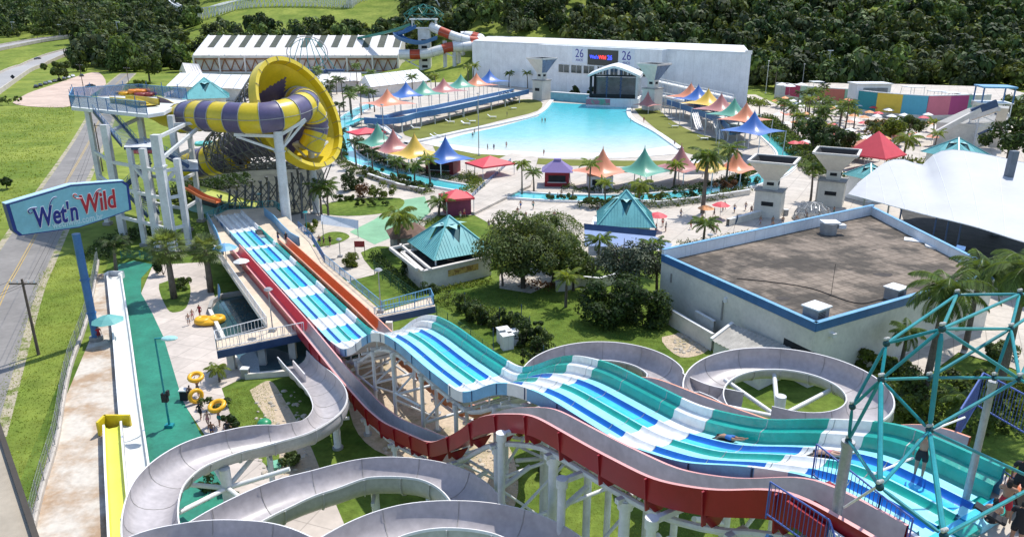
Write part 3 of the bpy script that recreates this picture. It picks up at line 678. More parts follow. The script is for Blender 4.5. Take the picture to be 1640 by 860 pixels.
indigo=mat('indigo_ink',(.05,.05,.32),.5,.05,1); redink=mat('red_ink',(.5,.02,.03),.5,.05,1)
for (o,p,q,zb,zt) in (po1,po2):
    c=(p+q)/2+WN*.03; text('26','lettering',indigo,5.0,Vector((c.x,c.y,zb+(zt-zb)*.62)),WD,hall,off=.0)
    text('ANOS','lettering',indigo,1.5,Vector((c.x,c.y,zb+(zt-zb)*.2)),WD,hall)
lit_b=emis('lit_blue',(.05,.08,.9),1.2); lit_r=emis('lit_red',(.9,.06,.06),1.0)
c=(sp+sq)/2+WN*.03; zc=szb+(szt-szb)*.52
text("Wet'n",'lettering',lit_b,1.9,Vector((c.x,c.y,zc))-WD*4.6,WD,hall,off=.06); text('Wild','lettering',lit_r,2.1,Vector((c.x,c.y,zc)),WD,hall,off=.06); text('26','lettering',lit_b,2.6,Vector((c.x,c.y,zc))+WD*4.0,WD,hall,off=.08)
# ramp walkway along the right wing
t=thing('access_ramp','white railed access ramp running along the right wing of the white hall','ramp',tuple(wu(1130)))
mb=MB()
a=wu(1066)+WN*9; b=wu(1200)+WN*9
for k,(z0,z1) in enumerate(((9.0,5.0),(5.0,1.4))):
    off=WN*(k*4.2); 
    for h,wd in ((0,.5),(1.2,.18)):
        mb.beam(a+off+Vector((0,0,z0+h)),b+off+Vector((0,0,z1+h)),.3 if h else 3.2,wd,white)
childify(mb.build('ramp_slab'),t)
mb=MB()
for k,(z0,z1) in enumerate(((9.0,5.0),(5.0,1.4))):
    for i in range(15):
        p=a.lerp(b,i/14)+WN*(k*4.2+.1); z=z0+(z1-z0)*i/14; mb.cyl(p,p+Vector((0,0,z+1.2)),.13,white,n=6)
childify(mb.build('railing'),t)
# --- pinkish warehouse
def U(u,y,v=110): # x of pixel column at ground distance y (approx)
    D_=math.hypot(y,0); return (u-820)/FPX*(y*math.cos(PITCH)+30*math.sin(PITCH))
x0,x1=U(312,447),U(638,447)
wh=thing('warehouse','long pinkish open-sided warehouse with striped translucent roof at the far left','warehouse',((x0+x1)/2,460,0))
mb=MB(); N=26; dx=(x1-x0)/N
z_e,z_r=10.2,20.4; y_e,y_r,y_b=447,474,500
for i in range(N):
    a=x0+dx*i; b=a+dx
    for j,(ya,za,yb,zb) in enumerate(((y_e,z_e,y_e+(y_r-y_e)*.38,z_e+(z_r-z_e)*.38),(y_e+(y_r-y_e)*.38,z_e+(z_r-z_e)*.38,y_r,z_r))):
        m=wall_p if (j==0 or i%2==0) else mat('translucent_sheet',(.085,.09,.055),.5,.2,.4)
        mb.add([(a,ya,za),(b,ya,za),(b,yb,zb),(a,yb,zb)],[(0,1,2,3)],m)
    mb.add([(a,y_r,z_r-.01),(b,y_r,z_r-.01),(b,y_b,z_e),(a,y_b,z_e)],[(0,1,2,3)],wall_p)
for i in range(N//2+1):
    a=x0+2*dx*i; mb.beam((a,y_e,z_e+.25),(a,y_r,z_r+.25),.5,.35,white)
childify(mb.build('roof'),wh)
mb=MB()
mb.prism([(x0,y_e),(x0+.5,y_e),(x0+.5,y_b),(x0,y_b)],0,z_e,wall_p); mb.prism([(x0,y_e+1.5),(x1,y_e+1.5),(x1,y_e+1.8),(x0,y_e+1.8)],0,9,wall_p)
mb.add([(x1,y_e,0),(x1,y_b,0),(x1,y_b,z_e),(x1,y_r,z_r),(x1,y_e,z_e)],[(0,1,2,3,4)],wall_p)
mb.prism([(x0,y_e-.3),(x1,y_e-.3),(x1,y_e+.1),(x0,y_e+.1)],z_e-1.4,z_e,wall_p); mb.prism([(x0,y_e-.3),(x1,y_e-.3),(x1,y_e+.1),(x0,y_e+.1)],0,1.2,wall_p)
childify(mb.build('wall'),wh)
mb=MB(); rust=mat('rusty_steel',(.30,.13,.06),.7,.2,1)
for i in range(40):
    a=x0+(x1-x0)*i/40; b=x0+(x1-x0)*(i+1)/40
    mb.beam((a,y_e,1.4 if i%2 else 8),(b,y_e,8 if i%2 else 1.4),.55,.55,rust)
for z in (1.5,8.2): mb.beam((x0,y_e,z),(x1,y_e,z),.6,.6,rust)
childify(mb.build('truss'),wh)
for i in range(9):
    a=x0+(x1-x0)*i/8; mb=MB(); mb.box((a,y_e-.5,z_e/2),(.9,.8,z_e),wall_p); childify(mb.build('pier'),wh)
# --- gable marquees
def marquee(l,label,z0,z1,m=white,wall=None):
    """l: eave front-left, eave front-right, ridge-left, ridge-right pixels"""
    fl,fr_=at(*l[0],z0),at(*l[1],z0); rl_,rr_=at(*l[2],z1),at(*l[3],z1)
    bl=V2(rl_)*2-V2(fl); br=V2(rr_)*2-V2(fr_); bl.z=br.z=z0
    t=thing('marquee',label,'marquee',tuple(V2((fl+br)/2)))
    mb=MB(); n=max(3,int((fr_-fl).length/5))
    for i in range(n):
        f=lambda a,b,k: a.lerp(b,k/n)
        mb.add([f(fl,fr_,i),f(fl,fr_,i+1),f(rl_,rr_,i+1),f(rl_,rr_,i)],[(0,1,2,3)],m); mb.add([f(rl_,rr_,i),f(rl_,rr_,i+1),f(bl,br,i+1),f(bl,br,i)],[(0,1,2,3)],m)
        if i: mb.beam(f(fl,fr_,i)+Vector((0,0,.06)),f(rl_,rr_,i)+Vector((0,0,.06)),.25,.1,steel_g)
    mb.add([fl,rl_,bl],[(0,1,2)],m); mb.add([fr_,br,rr_],[(0,1,2)],m)
    childify(mb.build('roof'),t)
    for a,b in ((fl,bl),(fr_,br),((fl+fr_)/2,(bl+br)/2)):
        for q in (a,b): mb=MB(); mb.cyl((q.x,q.y,0),q,.15,steel_w,n=6); childify(mb.build('leg'),t)
    if wall: mb=MB(); mb.prism([(q.x,q.y) for q in (fl.lerp(br,.06),fr_.lerp(bl,.06),br.lerp(fl,.06),bl.lerp(fr_,.06))],0,z0-.3,wall); childify(mb.build('wall'),t)
    return t
marquee([(266,138),(392,143),(288,117),(405,121)],'white marquee roof behind the teal pyramid roof at left',5,8.5,white,wall_p)
marquee([(400,140),(520,140),(410,121),(525,119)],'white marquee roof showing through the blue amusement ride',4.5,8,white,wall_p)
marquee([(524,132),(577,130),(530,117),(578,117)],'small beige marquee beside the grey gable in front of the warehouse',4.5,7.5,wall_p,wall_p)
marquee([(594,140),(690,129),(584,121),(668,111)],'bright white marquee behind the left row of tents',4.5,8.5,white,wall_p)
marquee([(288,112),(314,118),(292,101),(318,103)],'grey barn end beside the left wall of the warehouse',6,11,wall_p,cdark)
# --- flat-roofed service building
A_,B_,C_,D_=at(1060,410,6.5),at(1307,521,6.5),at(1595,438,6.5),at(1396,337,6.5)
fb=thing('service_building','flat-roofed beige building with a stained tile roof and blue parapet edge','building',tuple(V2((A_+C_)/2)))
cen=(A_+B_+C_+D_)/4
def inset(p,k): q=p+(cen-p).normalized()*k; return q
mb=MB(); mb.prism([(p.x,p.y) for p in (A_,B_,C_,D_)],0,5.8,wall_c); childify(mb.build('wall'),fb)
roofm=mat('stained_roof_tile',(.25,.20,.155),.9,.28,.16,col2=(.085,.07,.055),c2lo=.44,c2hi=.56,bump=.2,bscale=3)
# grid pattern mixed in: tile joints
n=roofm.node_tree.nodes; L=roofm.node_tree.links; p=n['Principled BSDF']; src=p.inputs['Base Color'].links[0].from_socket
tc=n.new('ShaderNodeTexCoord'); mp=n.new('ShaderNodeMapping'); mp.inputs['Rotation'].default_value=(0,0,-math.atan2((B_-A_).y,(B_-A_).x)); L.new(tc.outputs['Object'],mp.inputs[0])
bt=n.new('ShaderNodeTexBrick'); bt.offset=0; bt.inputs['Scale'].default_value=.55; bt.inputs['Mortar Size'].default_value=.07; bt.inputs['Mortar Smooth'].default_value=.6; bt.inputs['Color1'].default_value=(1,1,1,1); bt.inputs['Color2'].default_value=(.6,.6,.6,1); bt.inputs['Mortar'].default_value=(.42,.40,.38,1); bt.inputs['Brick Width'].default_value=.7; bt.inputs['Row Height'].default_value=.7
L.new(mp.outputs[0],bt.inputs['Vector']); mxx=n.new('ShaderNodeMix'); mxx.data_type='RGBA'; mxx.blend_type='MULTIPLY'; mxx.inputs[0].default_value=.65
L.new(src,mxx.inputs[6]); L.new(bt.outputs[0],mxx.inputs[7]); L.new(mxx.outputs[2],p.inputs['Base Color'])
mb=MB(); mb.prism([(p.x,p.y) for p in (inset(A_,.5),inset(B_,.5),inset(C_,.5),inset(D_,.5))],5.8,5.9,roofm); childify(mb.build('roof'),fb)
for nm,(p,q) in dict(a=(A_,B_),b=(B_,C_),c=(C_,D_),d=(D_,A_)).items():
    hb=1.0 if nm=='d' else (.75 if nm=='c' else .35)
    nd=Vector(((q-p).y,-(q-p).x,0)).normalized(); 
    mb=MB(); mb.beam(p+Vector((0,0,-.4+hb/2-.0))-nd*.12,q+Vector((0,0,-.4+hb/2))-nd*.12,.36,.5+hb,blue if nm in 'ab' else wall_w)
    mb.beam(p+Vector((0,0,-.14+hb))-nd*.14,q+Vector((0,0,-.14+hb))-nd*.14,.46,.06,blue_l); childify(mb.build('parapet'),fb)
def hung(p0,p1,u,v0,v1,wd,m,name,par,proud=.06):
    """upright plate on the wall p0-p1 at pixel column u"""
    a=onwall(u,v1,V2(p0),V2(p1)); b=onwall(u,v0,V2(p0),V2(p1)); d=V2(p1-p0).normalized(); nn=Vector((d.y,-d.x,0)); nn=nn if nn.y<0 else -nn
    mb=MB(); P=[V2(a)-d*wd/2-nn*.05,V2(a)+d*wd/2-nn*.05,V2(a)+d*wd/2+nn*proud,V2(a)-d*wd/2+nn*proud]; mb.prism([(q.x,q.y) for q in P],a.z,b.z,m); return childify(mb.build(name),par)
hung(A_,B_,1279,552,580,4.2,dark,'doorway',fb,.03)
hung(A_,B_,1163,476,484,.25,wall_w,'wall_lamp',fb,.3)
hung(B_,C_,1330,532,538,.5,white,'wall_lamp',fb,.5)
hung(A_,B_,1075,438,452,.16,cdark,'drain_pipe',fb,.15); hung(A_,B_,1156,480,512,.16,cdark,'drain_pipe',fb,.15)
# stairs / grille by the right wall
mb=MB()
q0=at(1385,545); 
d=V2(C_-B_).normalized(); nn=Vector((d.y,-d.x,0)); nn=nn if nn.y<0 else -nn
for k in range(5): 
    p=V2(q0)+d*(k*1.1); mb.cyl(p,p+Vector((0,0,2.6+.25*k)),.05,navy,n=6)
for h in (.9,1.8,2.5): mb.beam(V2(q0)+Vector((0,0,h)),V2(q0)+d*4.4+Vector((0,0,h+.9)),.07,.07,navy)
tag(mb.build('security_grille'),'dark iron grille fence beside the shrub under the beige building wall','grille')
# rooftop units
def ac_unit(name,u,v,z,s,rz,label,round_=False):
    p=at(u,v,z); t=thing(name,label,'air conditioner',tuple(p),rz)
    mb=MB(); mb.box((0,0,.55*s),(1.5*s,1.3*s,1.1*s),steel_g); mb.build('housing',t)
    mb=MB(); mb.box((0,0,1.16*s),(1.75*s,1.55*s,.1*s),white); mb.build('lid',t)
    mb=MB(); 
    for k in range(6): mb.box((-.2*s,-.66*s,(.2+.13*k)*s),(.9*s,.04,.04*s),dark)
    mb.build('louvre',t)
    mb=MB(); mb.box((1.0*s,.2*s,.8*s),(.6*s,.5*s,.4*s),steel_w); mb.build('duct',t); return t
ac_unit('rooftop_unit',1305,512,5.9,1.25,.6,'grey metal rooftop unit at the near corner of the stained roof')
ac_unit('rooftop_unit',1432,478,5.9,1.1,.6,'grey rooftop unit at the roof edge under the palm fronds')
t=thing('exhaust_fan','round dark exhaust fan with a pale lid near the back parapet','fan',tuple(at(1326,374,5.9)))
mb=MB(); mb.cyl((0,0,0),(0,0,1.5),1.05,steel_g,1.15,n=20); mb.build('drum',t,smooth='auto'); mb=MB(); mb.box((.1,0,1.6),(2.2,1.9,.16),white); mb.build('lid',t); mb=MB(); mb.box((1.5,-.3,1.1),(1.0,1.0,.5),steel_w); mb.build('duct',t)
mb=MB(); mb.tube(catmull([at(1180,446,5.95),at(1240,452,5.95),at(1300,462,5.95),at(1370,485,5.95),at(1410,480,5.95)],6),.05,black,n=5); tag(mb.build('roof_cable'),'black cable lying across the stained roof','cable')
for u,v,r in ((1415,440,1.1),(1360,432,.35),(1300,425,.3),(1255,478,.8),(1400,400,.3),(1240,420,.25)):
    p=at(u,v,5.91); mb=MB(); k=10; mb.sheet([(p.x+r*(1+.2*math.sin(3*a))*math.cos(a),p.y+r*.6*math.sin(a),5.915) for a in [2*math.pi*i/k for i in range(k)]],mat('roof_stain',(.07,.06,.055),.95,.2,2)); childify(mb.build('stain'),fb)
# shed and low walls
t=thing('lean_to_shed','grey-walled shed with a corrugated roof beside the beige building','shed',tuple(at(1200,575)))
a,b,c_,d_=at(1150,545,2.6),at(1217,515,3.3),at(1275,556,3.3),at(1215,583,2.6)
a=at(1139,545,2.6); b=at(1173,519,3.2); c_=at(1268,558,3.2); d_=at(1222,588,2.6)
mb=MB(); n=26; G=[[a.lerp(d_,i/n)+Vector((0,0,.09*(i%2))),b.lerp(c_,i/n)+Vector((0,0,.09*(i%2)))] for i in range(n+1)]; mb.grid(G,mat('corrugated_fibre',(.40,.38,.34),.85,.14,.8)); childify(mb.build('roof'),t)
mb=MB(); mb.beam(a+Vector((0,0,.1)),b+Vector((0,0,.1)),.3,.3,white); childify(mb.build('verge_board'),t)
mb=MB(); mb.prism([(q.x,q.y) for q in (a.lerp(c_,.04),d_.lerp(b,.04),c_.lerp(a,.04),b.lerp(d_,.04))],0,2.55,wall_c); childify(mb.build('wall'),t)
def lowwall(l,h,m,label,wd=.25,z0=0):
    mb=MB(); P=pts(l); sweep(mb,P,[(-wd/2,z0),(-wd/2,h),(wd/2,h),(wd/2,z0)],m); 
    s=[(-wd/2-.05,h),(-wd/2-.05,h+.1),(wd/2+.05,h+.1),(wd/2+.05,h)]
    o=tag(mb.build('wall'),label,'wall'); m2=MB(); sweep(m2,P,s,white); c=m2.build('coping'); c.parent=o; return o
lowwall([(1072,520),(1140,562)],1.9,wall_c,'low beige wall in front of the folded parasols')
lowwall([(1112,530),(1142,548)],2.4,wall_c,'higher grey wall panel joining the corrugated shed')
# --- membrane roof on the right
t=thing('membrane_canopy','huge white tensile membrane roof over the food court at right','canopy',tuple(at(1540,390)))
fr_=[(1358,311,7.0),(1470,341,7.2),(1560,363,7.2),(1650,391,7.2),(1760,420,7.2)]
bk_=[(1372,296,7.8),(1388,283,8.3),(1422,259,9.4),(1449,256,9.6),(1476,265,8.8),(1494,249,10.2),(1524,240,11.2),(1586,249,10.8),(1645,262,10.0),(1760,285,9.5)]
Pf=catmull([at(*q) for q in fr_],6); Pb=catmull([at(*q) for q in bk_],6)
def resample(P,n):
    L_=[0]; 
    for a,b in zip(P[:-1],P[1:]): L_.append(L_[-1]+(b-a).length)
    out=[]
    for i in range(n+1):
        d=L_[-1]*i/n; k=max(0,min(len(P)-2,int(np.searchsorted(L_,d))-1)); f=(d-L_[k])/max(1e-6,L_[k+1]-L_[k]); out.append(P[k].lerp(P[k+1],f))
    return out
Pf=resample(Pf,30);Pb=resample(Pb,30)
mb=MB(); G=[]
for i in range(31):
    row=[]
    for j in range(13):
        f=j/12; p=Pf[i].lerp(Pb[i],f); p.z+= .35*math.sin(math.pi*f)*(1 if i>2 else i/3) - .35*math.sin(math.pi*i/30*4)**2*f*0; row.append(p)
    G.append(row)
mb.grid(G,membrane); mm_=childify(mb.build('membrane',smooth=True),t)
for i in range(3,30,3):
    mb=MB(); mb.tube([q+Vector((0,0,.02)) for q in G[i]],.035,wall_w,n=4); childify(mb.build('seam'),mm_)
for q_ in (Pf,Pb): mb=MB(); mb.tube(q_,.07,steel_w,n=6); childify(mb.build('edge_cable'),t)
mp0=at(1611,294,8.6); mb=MB(); mb.beam(mp0-Vector((0,0,8.4)),Vector((vpt(1625,242,mp0.y).x,mp0.y,vpt(1625,242,mp0.y).z)),1.0,1.0,mat('slate_mast',(.12,.15,.19),.5,.1,1)); childify(mb.build('mast'),t)
mb=MB(); mb.box(mp0+Vector((-.3,-.2,.35)),(1.6,1.3,.08),MATS['slate_mast']); childify(mb.build('mast_collar'),t)
for u,v in ((1385,316),(1424,327),(1444,334),(1500,349),(1520,352),(1540,358)):
    p=at(u,v,7.1); mb=MB(); mb.cyl((p.x,p.y,0),p,.12,navy if u>1430 else steel_g,n=8); childify(mb.build('pole'),t)
# food-court interior: floor coloured near-black to stand for shade under the membrane
mb=MB(); P=pts([(1470,430),(1560,445),(1700,430),(1760,330),(1560,300),(1440,330)]); mb.sheet([(p.x,p.y,.11) for p in P],mat('food_court_floor_shade',(.05,.048,.045),.8,.3,.6)); struct(mb.build('food_court_floor'))
t=thing('canopy_wing','white and blue curved entrance wing at the right corner of the stained roof','building',tuple(at(1490,410)))
p=at(1497,404,5.2); mb=MB(); mb.cyl((p.x,p.y,0),(p.x,p.y,6.1),1.15,white,1.25,n=20); childify(mb.build('wall',smooth='auto'),t)
mb=MB(); mb.cyl((p.x,p.y,5.2),(p.x,p.y,5.9),1.28,blue,n=20); childify(mb.build('fascia',smooth='auto'),t)
q1=at(1466,384,6.0); mb=MB(); mb.box((q1.x,q1.y,5.4),(2.6,1.5,1.2),wall_w,-.5); childify(mb.build('side_wall'),t)
mb=MB(); mb.prism([(q.x,q.y) for q in pts([(1530,398),(1545,401),(1547,395),(1533,392)],5.5)],0,5.5,blue,blue); childify(mb.build('pillar'),t)
# low white wall below the roof edge
def hopper(loc,s,rz,label):
    """square tower with an inverted-pyramid tank"""
    t=thing('hopper_tower',label,'water tower',tuple(V2(loc)),rz)
    mb=MB(); mb.box((0,0,2.2*s),(4.2*s,4.2*s,4.4*s),wall_c); mb.box((0,0,4.5*s),(4.6*s,4.6*s,.2*s),cdark); mb.build('base',t)
    mb=MB(); mb.box((0,0,5.4*s),(2.3*s,2.3*s,1.6*s),wall_c); mb.build('neck',t)
    for a in range(4):
        mb=MB(); x,y=1.17*s*math.cos(a*math.pi/2),1.17*s*math.sin(a*math.pi/2); mb.box((x,y,5.6*s),(.12*s+1.0*s*abs(math.sin(a*math.pi/2)),.12*s+1.0*s*abs(math.cos(a*math.pi/2)),.5*s),dark); mb.build('slot',t)
    q=lambda h,z: [(-h,-h,z),(h,-h,z),(h,h,z),(-h,h,z)]
    lo=q(1.15*s,6.2*s); hi=q(3.5*s,9.4*s); li=q(1.0*s,6.3*s); hi2=q(3.15*s,9.4*s)
    mb=MB(); mb.add(lo+hi,[(0,1,5,4),(2,3,7,6),(3,0,4,7)],mat('tank_cream',(.66,.62,.57),.7,.07,.6)); mb.add(lo+hi,[(1,2,6,5)],mat('tank_blue_print',(.16,.24,.38),.6,.25,.5)); mb.add(li+hi2,[(4,5,1,0),(5,6,2,1),(6,7,3,2),(7,4,0,3),(0,1,2,3)],dark)
    tk_=mb.build('tank',t)
    mb=MB(); 
    for i in range(4):
        a=Vector(hi[i]);b=Vector(hi[(i+1)%4]); mb.beam(a*1,b*1,.4*s,.34*s,MATS['tank_cream'])
    mb.build('rim',tk_)
    mb=MB(); mb.box((0,-2.12*s,2.4*s),(1.9*s,.06,.7*s),dark); mb.build('window',t)
    return t
def hop(u,v,z,s,rz,label):
    if v<150: t=hopper(at(u,v,16.2),s,rz,label); t.scale=(1,1,16.2/(9.4*s)); return t
    p=at(u,v,z*s/1.0); return hopper(p,s,rz,label)
hop(1240,256,9.4,1.05,R(-28),'cream square tower carrying an open hopper tank, nearer of the right-hand pair')
hop(1341,243,9.4,1.05,R(-28),'cream square tower with hopper tank behind the glass dome')
hop(868,94,9.4,1.25,R(-45),'small hopper tower at the left back corner of the wave pool')
hop(1048,103,9.4,1.25,R(-45),'small hopper tower right of the stage')
# stage
c=at(981,172)+Vector((.24,.97,0))*5; sd=Vector((.97,-.24,0)).normalized(); fw=Vector((-.24,-.97,0)).normalized()
t=thing('stage','covered concert stage with white arched roof at the back of the wave pool','stage',tuple(c))
hw=8.6
def Q(a,b,z): return V2(c)+sd*a+fw*b+Vector((0,0,z))
mb=MB(); mb.hexa([Q(-hw-1.5,5,0),Q(hw+1,5,0),Q(hw+1,-9,0),Q(-hw-1.5,-9,0),Q(-hw-1.5,5,3.2),Q(hw+1,5,3.2),Q(hw+1,-9,3.2),Q(-hw-1.5,-9,3.2)],wall_w); mb.hexa([Q(-hw,4.6,3.2),Q(hw,4.6,3.2),Q(hw,-8,3.2),Q(-hw,-8,3.2),Q(-hw,4.6,3.25),Q(hw,4.6,3.25),Q(hw,-8,3.25),Q(-hw,-8,3.25)],dark); childify(mb.build('deck'),t)
mb=MB(); mb.hexa([Q(-hw-1.5,5.1,.7),Q(-1,5.1,.7),Q(-1,5.0,.7),Q(-hw-1.5,5.0,.7),Q(-hw-1.5,5.1,2.9),Q(-1,5.1,2.9),Q(-1,5.0,2.9),Q(-hw-1.5,5.0,2.9)],mat('stage_mural',(.16,.42,.30),.6,.3,.35,col2=(.50,.22,.26),c2lo=.48,c2hi=.54)); childify(mb.build('mural'),t)
for a in (-hw,hw):
    for b in (4,-7): mb=MB(); mb.beam(Q(a,b,0),Q(a,b,11.6),.9,.9,dark if a<0 else steel_w); childify(mb.build('tower_leg'),t)
mb=MB()
for a in (-2.6,2.6): 
    for k in range(6): mb.beam(Q(a-.5,4,3.4+k*1.4),Q(a+.5,4,4.8+k*1.4),.2,.2,navy)
    mb.beam(Q(a,4,3.3),Q(a,4,13.6),.4,.4,navy)
mb.beam(Q(-hw,4,11.4),Q(hw,4,11.4),.5,.6,dark); mb.beam(Q(-hw,4,3.9),Q(hw,4,3.9),.3,1.5,dark); childify(mb.build('truss'),t)
mb=MB(); G=[]
for i in range(13):
    f=-1+i/6; z=15.0-3.4*abs(f)**1.3; G.append([Q(f*(hw+1.2),5.6,z-.8),Q(f*(hw+1.2),5.6,z),Q(f*(hw+1.2),-8,z+.4),Q(f*(hw+1.2),-8,z-.6)])
mb.grid(G,white,closev=True); childify(mb.build('roof',smooth='auto'),t)
mb=MB(); mb.hexa([Q(-hw,-7,3.3),Q(hw,-7,3.3),Q(hw,-7.2,3.3),Q(-hw,-7.2,3.3),Q(-hw,-7,10),Q(hw,-7,10),Q(hw,-7.2,10),Q(-hw,-7.2,10)],mat('stage_backdrop',(.22,.24,.26),.8,.15,.4)); childify(mb.build('backdrop'),t)
# pool back wall
mb=MB(); a=at(883,161);b=at(946,166); mb.beam(a+Vector((0,0,1.6)),b+Vector((0,0,1.6)),1.2,3.2,mat('pool_blue_wall',(.20,.45,.52),.5,.1,.4)); mb.beam(a+Vector((0,.2,3.35)),b+Vector((0,.2,3.35)),1.8,.3,white); tag(mb.build('pool_wall'),'blue retaining wall closing the deep end of the wave pool','wall')
# mural-coloured curved wall
cw=thing('curved_wall','long curved wall painted in blocks of teal, yellow, blue, pink and magenta','wall',tuple(at(1450,190)))
segs=[(1240,1257,(.55,.58,.60),157),(1257,1280,(.42,.04,.12),158),(1280,1307,(.42,.55,.47),162),(1307,1350,(.55,.17,.14),166),(1350,1366,(.33,.58,.44),169),(1366,1401,(.02,.24,.27),180),(1401,1441,(.66,.48,.06),185),(1441,1481,(.09,.38,.50),189),(1481,1516,(.55,.16,.22),192),(1516,1545,(.36,.05,.18),191),(1545,1552,(.16,.42,.40),190),(1552,1580,(.58,.60,.62),190)]
for i,(u0,u1,col,vb) in enumerate(segs):
    vb1=segs[i+1][3] if i+1<len(segs) else vb
    a=at(u0,vb);b=at(u1,vb1 if abs(vb1-vb)<6 else vb); h=7.3 if i>4 else 5.6
    m=mat('mural_%d'%i,col,.6,.05,.3); mb=MB(); mb.beam(a+Vector((0,0,h/2+.9)),b+Vector((0,0,h/2+.9)),.5,h-1.0,m); childify(mb.build('painted_panel'),cw)
    mb=MB(); mb.beam(a+Vector((0,0,.7)),b+Vector((0,0,.7)),.9,1.4,wall_c); mb.beam(a+Vector((0,0,h+.5)),b+Vector((0,0,h+.5)),.7,.25,white); childify(mb.build('plinth'),cw)
# flat terrace behind it
P=[(q.x,q.y) for q in pts([(1242,154),(1310,163),(1362,167),(1400,177),(1480,187),(1578,187),(1640,170),(1600,158),(1420,152),(1300,150)],0)]
mb=MB(); mb.prism(P,0,4.6,concrete,wall_c); struct(mb.build('terrace'))
# concrete ramp building on the right
t=thing('slide_building','grey wedge-shaped building below the lattice stair tower','building',tuple(at(1540,225)))
mb=MB(); P=[(q.x,q.y) for q in pts([(1494,232),(1560,236),(1612,226),(1600,200),(1545,205)])]; mb.prism(P,0,6,cdark,wall_c); childify(mb.build('wall'),t)
a=at(1494,216,3.5); b=at(1570,176,10); mb=MB(); mb.beam(a,b,.9,1.2,MATS['tank_cream']); mb.beam(at(1556,190,8),at(1600,175,12),.7,1.0,MATS['tank_cream']); childify(mb.build('coping'),t)
mb=MB(); mb.beam(at(1608,172,12),at(1590,235,1),2.2,.8,MATS['tank_cream']); childify(mb.build('chute'),t)
# lattice stair tower
def lattice(loc,wx,wy,h,n,rz,label,name='lattice_tower',m=steel_w,deckm=white,roof=None):
    t=thing(name,label,'tower',tuple(V2(loc)),rz)
    for sx in(-1,1):
        for sy in(-1,1): mb=MB(); mb.beam((sx*wx/2,sy*wy/2,0),(sx*wx/2,sy*wy/2,h),.25,.25,m); mb.build('leg',t)
    mb=MB()
    for k in range(n):
        z0=h*k/n; z1=h*(k+1)/n
        cs=[(-wx/2,-wy/2),(wx/2,-wy/2),(wx/2,wy/2),(-wx/2,wy/2)]
        for i in range(4):
            a=cs[i];b=cs[(i+1)%4]; mb.beam((*a,z1),(*b,z1),.14,.14,m); mb.beam((*a,z0),(*b,z1),.1,.1,m); mb.beam((*b,z0),(*a,z1),.1,.1,m)
    mb.build('bracing',t)
    mb=MB(); mb.box((0,0,h+.1),(wx+.8,wy+.8,.25),deckm); mb.build('platform',t)
    return t
t=lattice(at(1575,235),7,6,11.5,4,R(-12),'grey lattice stair tower with blue top behind the membrane roof')
mb=MB()
for s_x in(-1,1):
    for s_y in (-1,1): mb.beam((s_x*3.6,s_y*3,11.5),(s_x*3.6,s_y*3,15.5),.3,.3,blue)
mb.box((0,0,15.6),(8,7,.4),blue_l); mb.build('top_shelter',t)
mb=MB(); mb.beam((-3,-3.2,11),(3,-3.2,7.2),1.3,.3,navy); mb.beam((3,-3.4,7.2),(-3,-3.4,3.6),1.3,.3,navy); mb.beam((-5.5,-3.3,9),(0,-3.3,11.5),.8,2.4,navy); mb.build('stair_flight',t)
# ================================================================ FUNNEL SLIDE AND ITS TOWER
def vpt(u,v,y):
    """point on pixel ray at ground distance y"""
    d=ray(u,v); t=y/d.y; return Vector((t*d.x,y,CAM_H+t*d.z))
fs=thing('funnel_slide','giant yellow and purple funnel slide with a striped tube curling in front of it','water slide',tuple(V2(vpt(470,190,126))))
def tube_slide(P,r,matf,seg,name,parent,n=16,rib=None):
    fr=frames(P); G=[]
    for p,sd,up,t in fr:
        u2=sd.cross(t).normalized()
        if u2.z<0: u2=-u2
        G.append([p+sd*(r*math.cos(2*math.pi*k/n))+u2*(r*math.sin(2*math.pi*k/n)) for k in range(n)])
    L_=[0]
    for a,b in zip(P[:-1],P[1:]): L_.append(L_[-1]+(b-a).length)
    mb=MB(); mb.grid(G,lambda i,j: matf(L_[i],j),closev=True)
    last=-1
    for i,(p,sd,up,t) in enumerate(fr):
        k=int(L_[i]/seg)
        if k!=last:
            last=k; u2=sd.cross(t).normalized()
            for q in range(n):
                a0=2*math.pi*q/n;a1=2*math.pi*(q+1)/n; mb.beam(p+sd*(r*1.02*math.cos(a0))+u2*(r*1.02*math.sin(a0)),p+sd*(r*1.02*math.cos(a1))+u2*(r*1.02*math.sin(a1)),.09,.16,rib or steel_g)
    # side seam
    for sg in (1,-1):
        for a,b in zip(fr[:-1],fr[1:]): mb.beam(a[0]+a[1]*(sg*r*1.02),b[0]+b[1]*(sg*r*1.02),.1,.08,rib or steel_g)
    return childify(mb.build(name,smooth='auto'),parent)
seg=2.45
stripe=lambda l,j: yellow if int(l/seg)%2==0 else purple
TP=[vpt(291,190,124),vpt(310,186,121.5),vpt(340,187,119),vpt(375,189,117.5),vpt(410,190,117),vpt(440,187,118),vpt(465,181,120.5),vpt(484,172,124.5),vpt(490,166,129),vpt(482,162,133),vpt(466,160,136)]
P=catmull(TP,8); tube_slide(P,2.35,stripe,seg,'striped_tube',fs,20)
P=catmull([vpt(494,172,126),vpt(504,185,127),vpt(507,203,127.5),vpt(503,222,127),vpt(496,236,127)],8); tube_slide(P,1.95,stripe,1.9,'striped_tube',fs,18)
P=catmull([vpt(306,266,137),vpt(322,262,136),vpt(340,257,135),vpt(362,252,134),vpt(385,246,133)],6); tube_slide(P,2.75,stripe,2.0,'outlet_tube',fs,18)
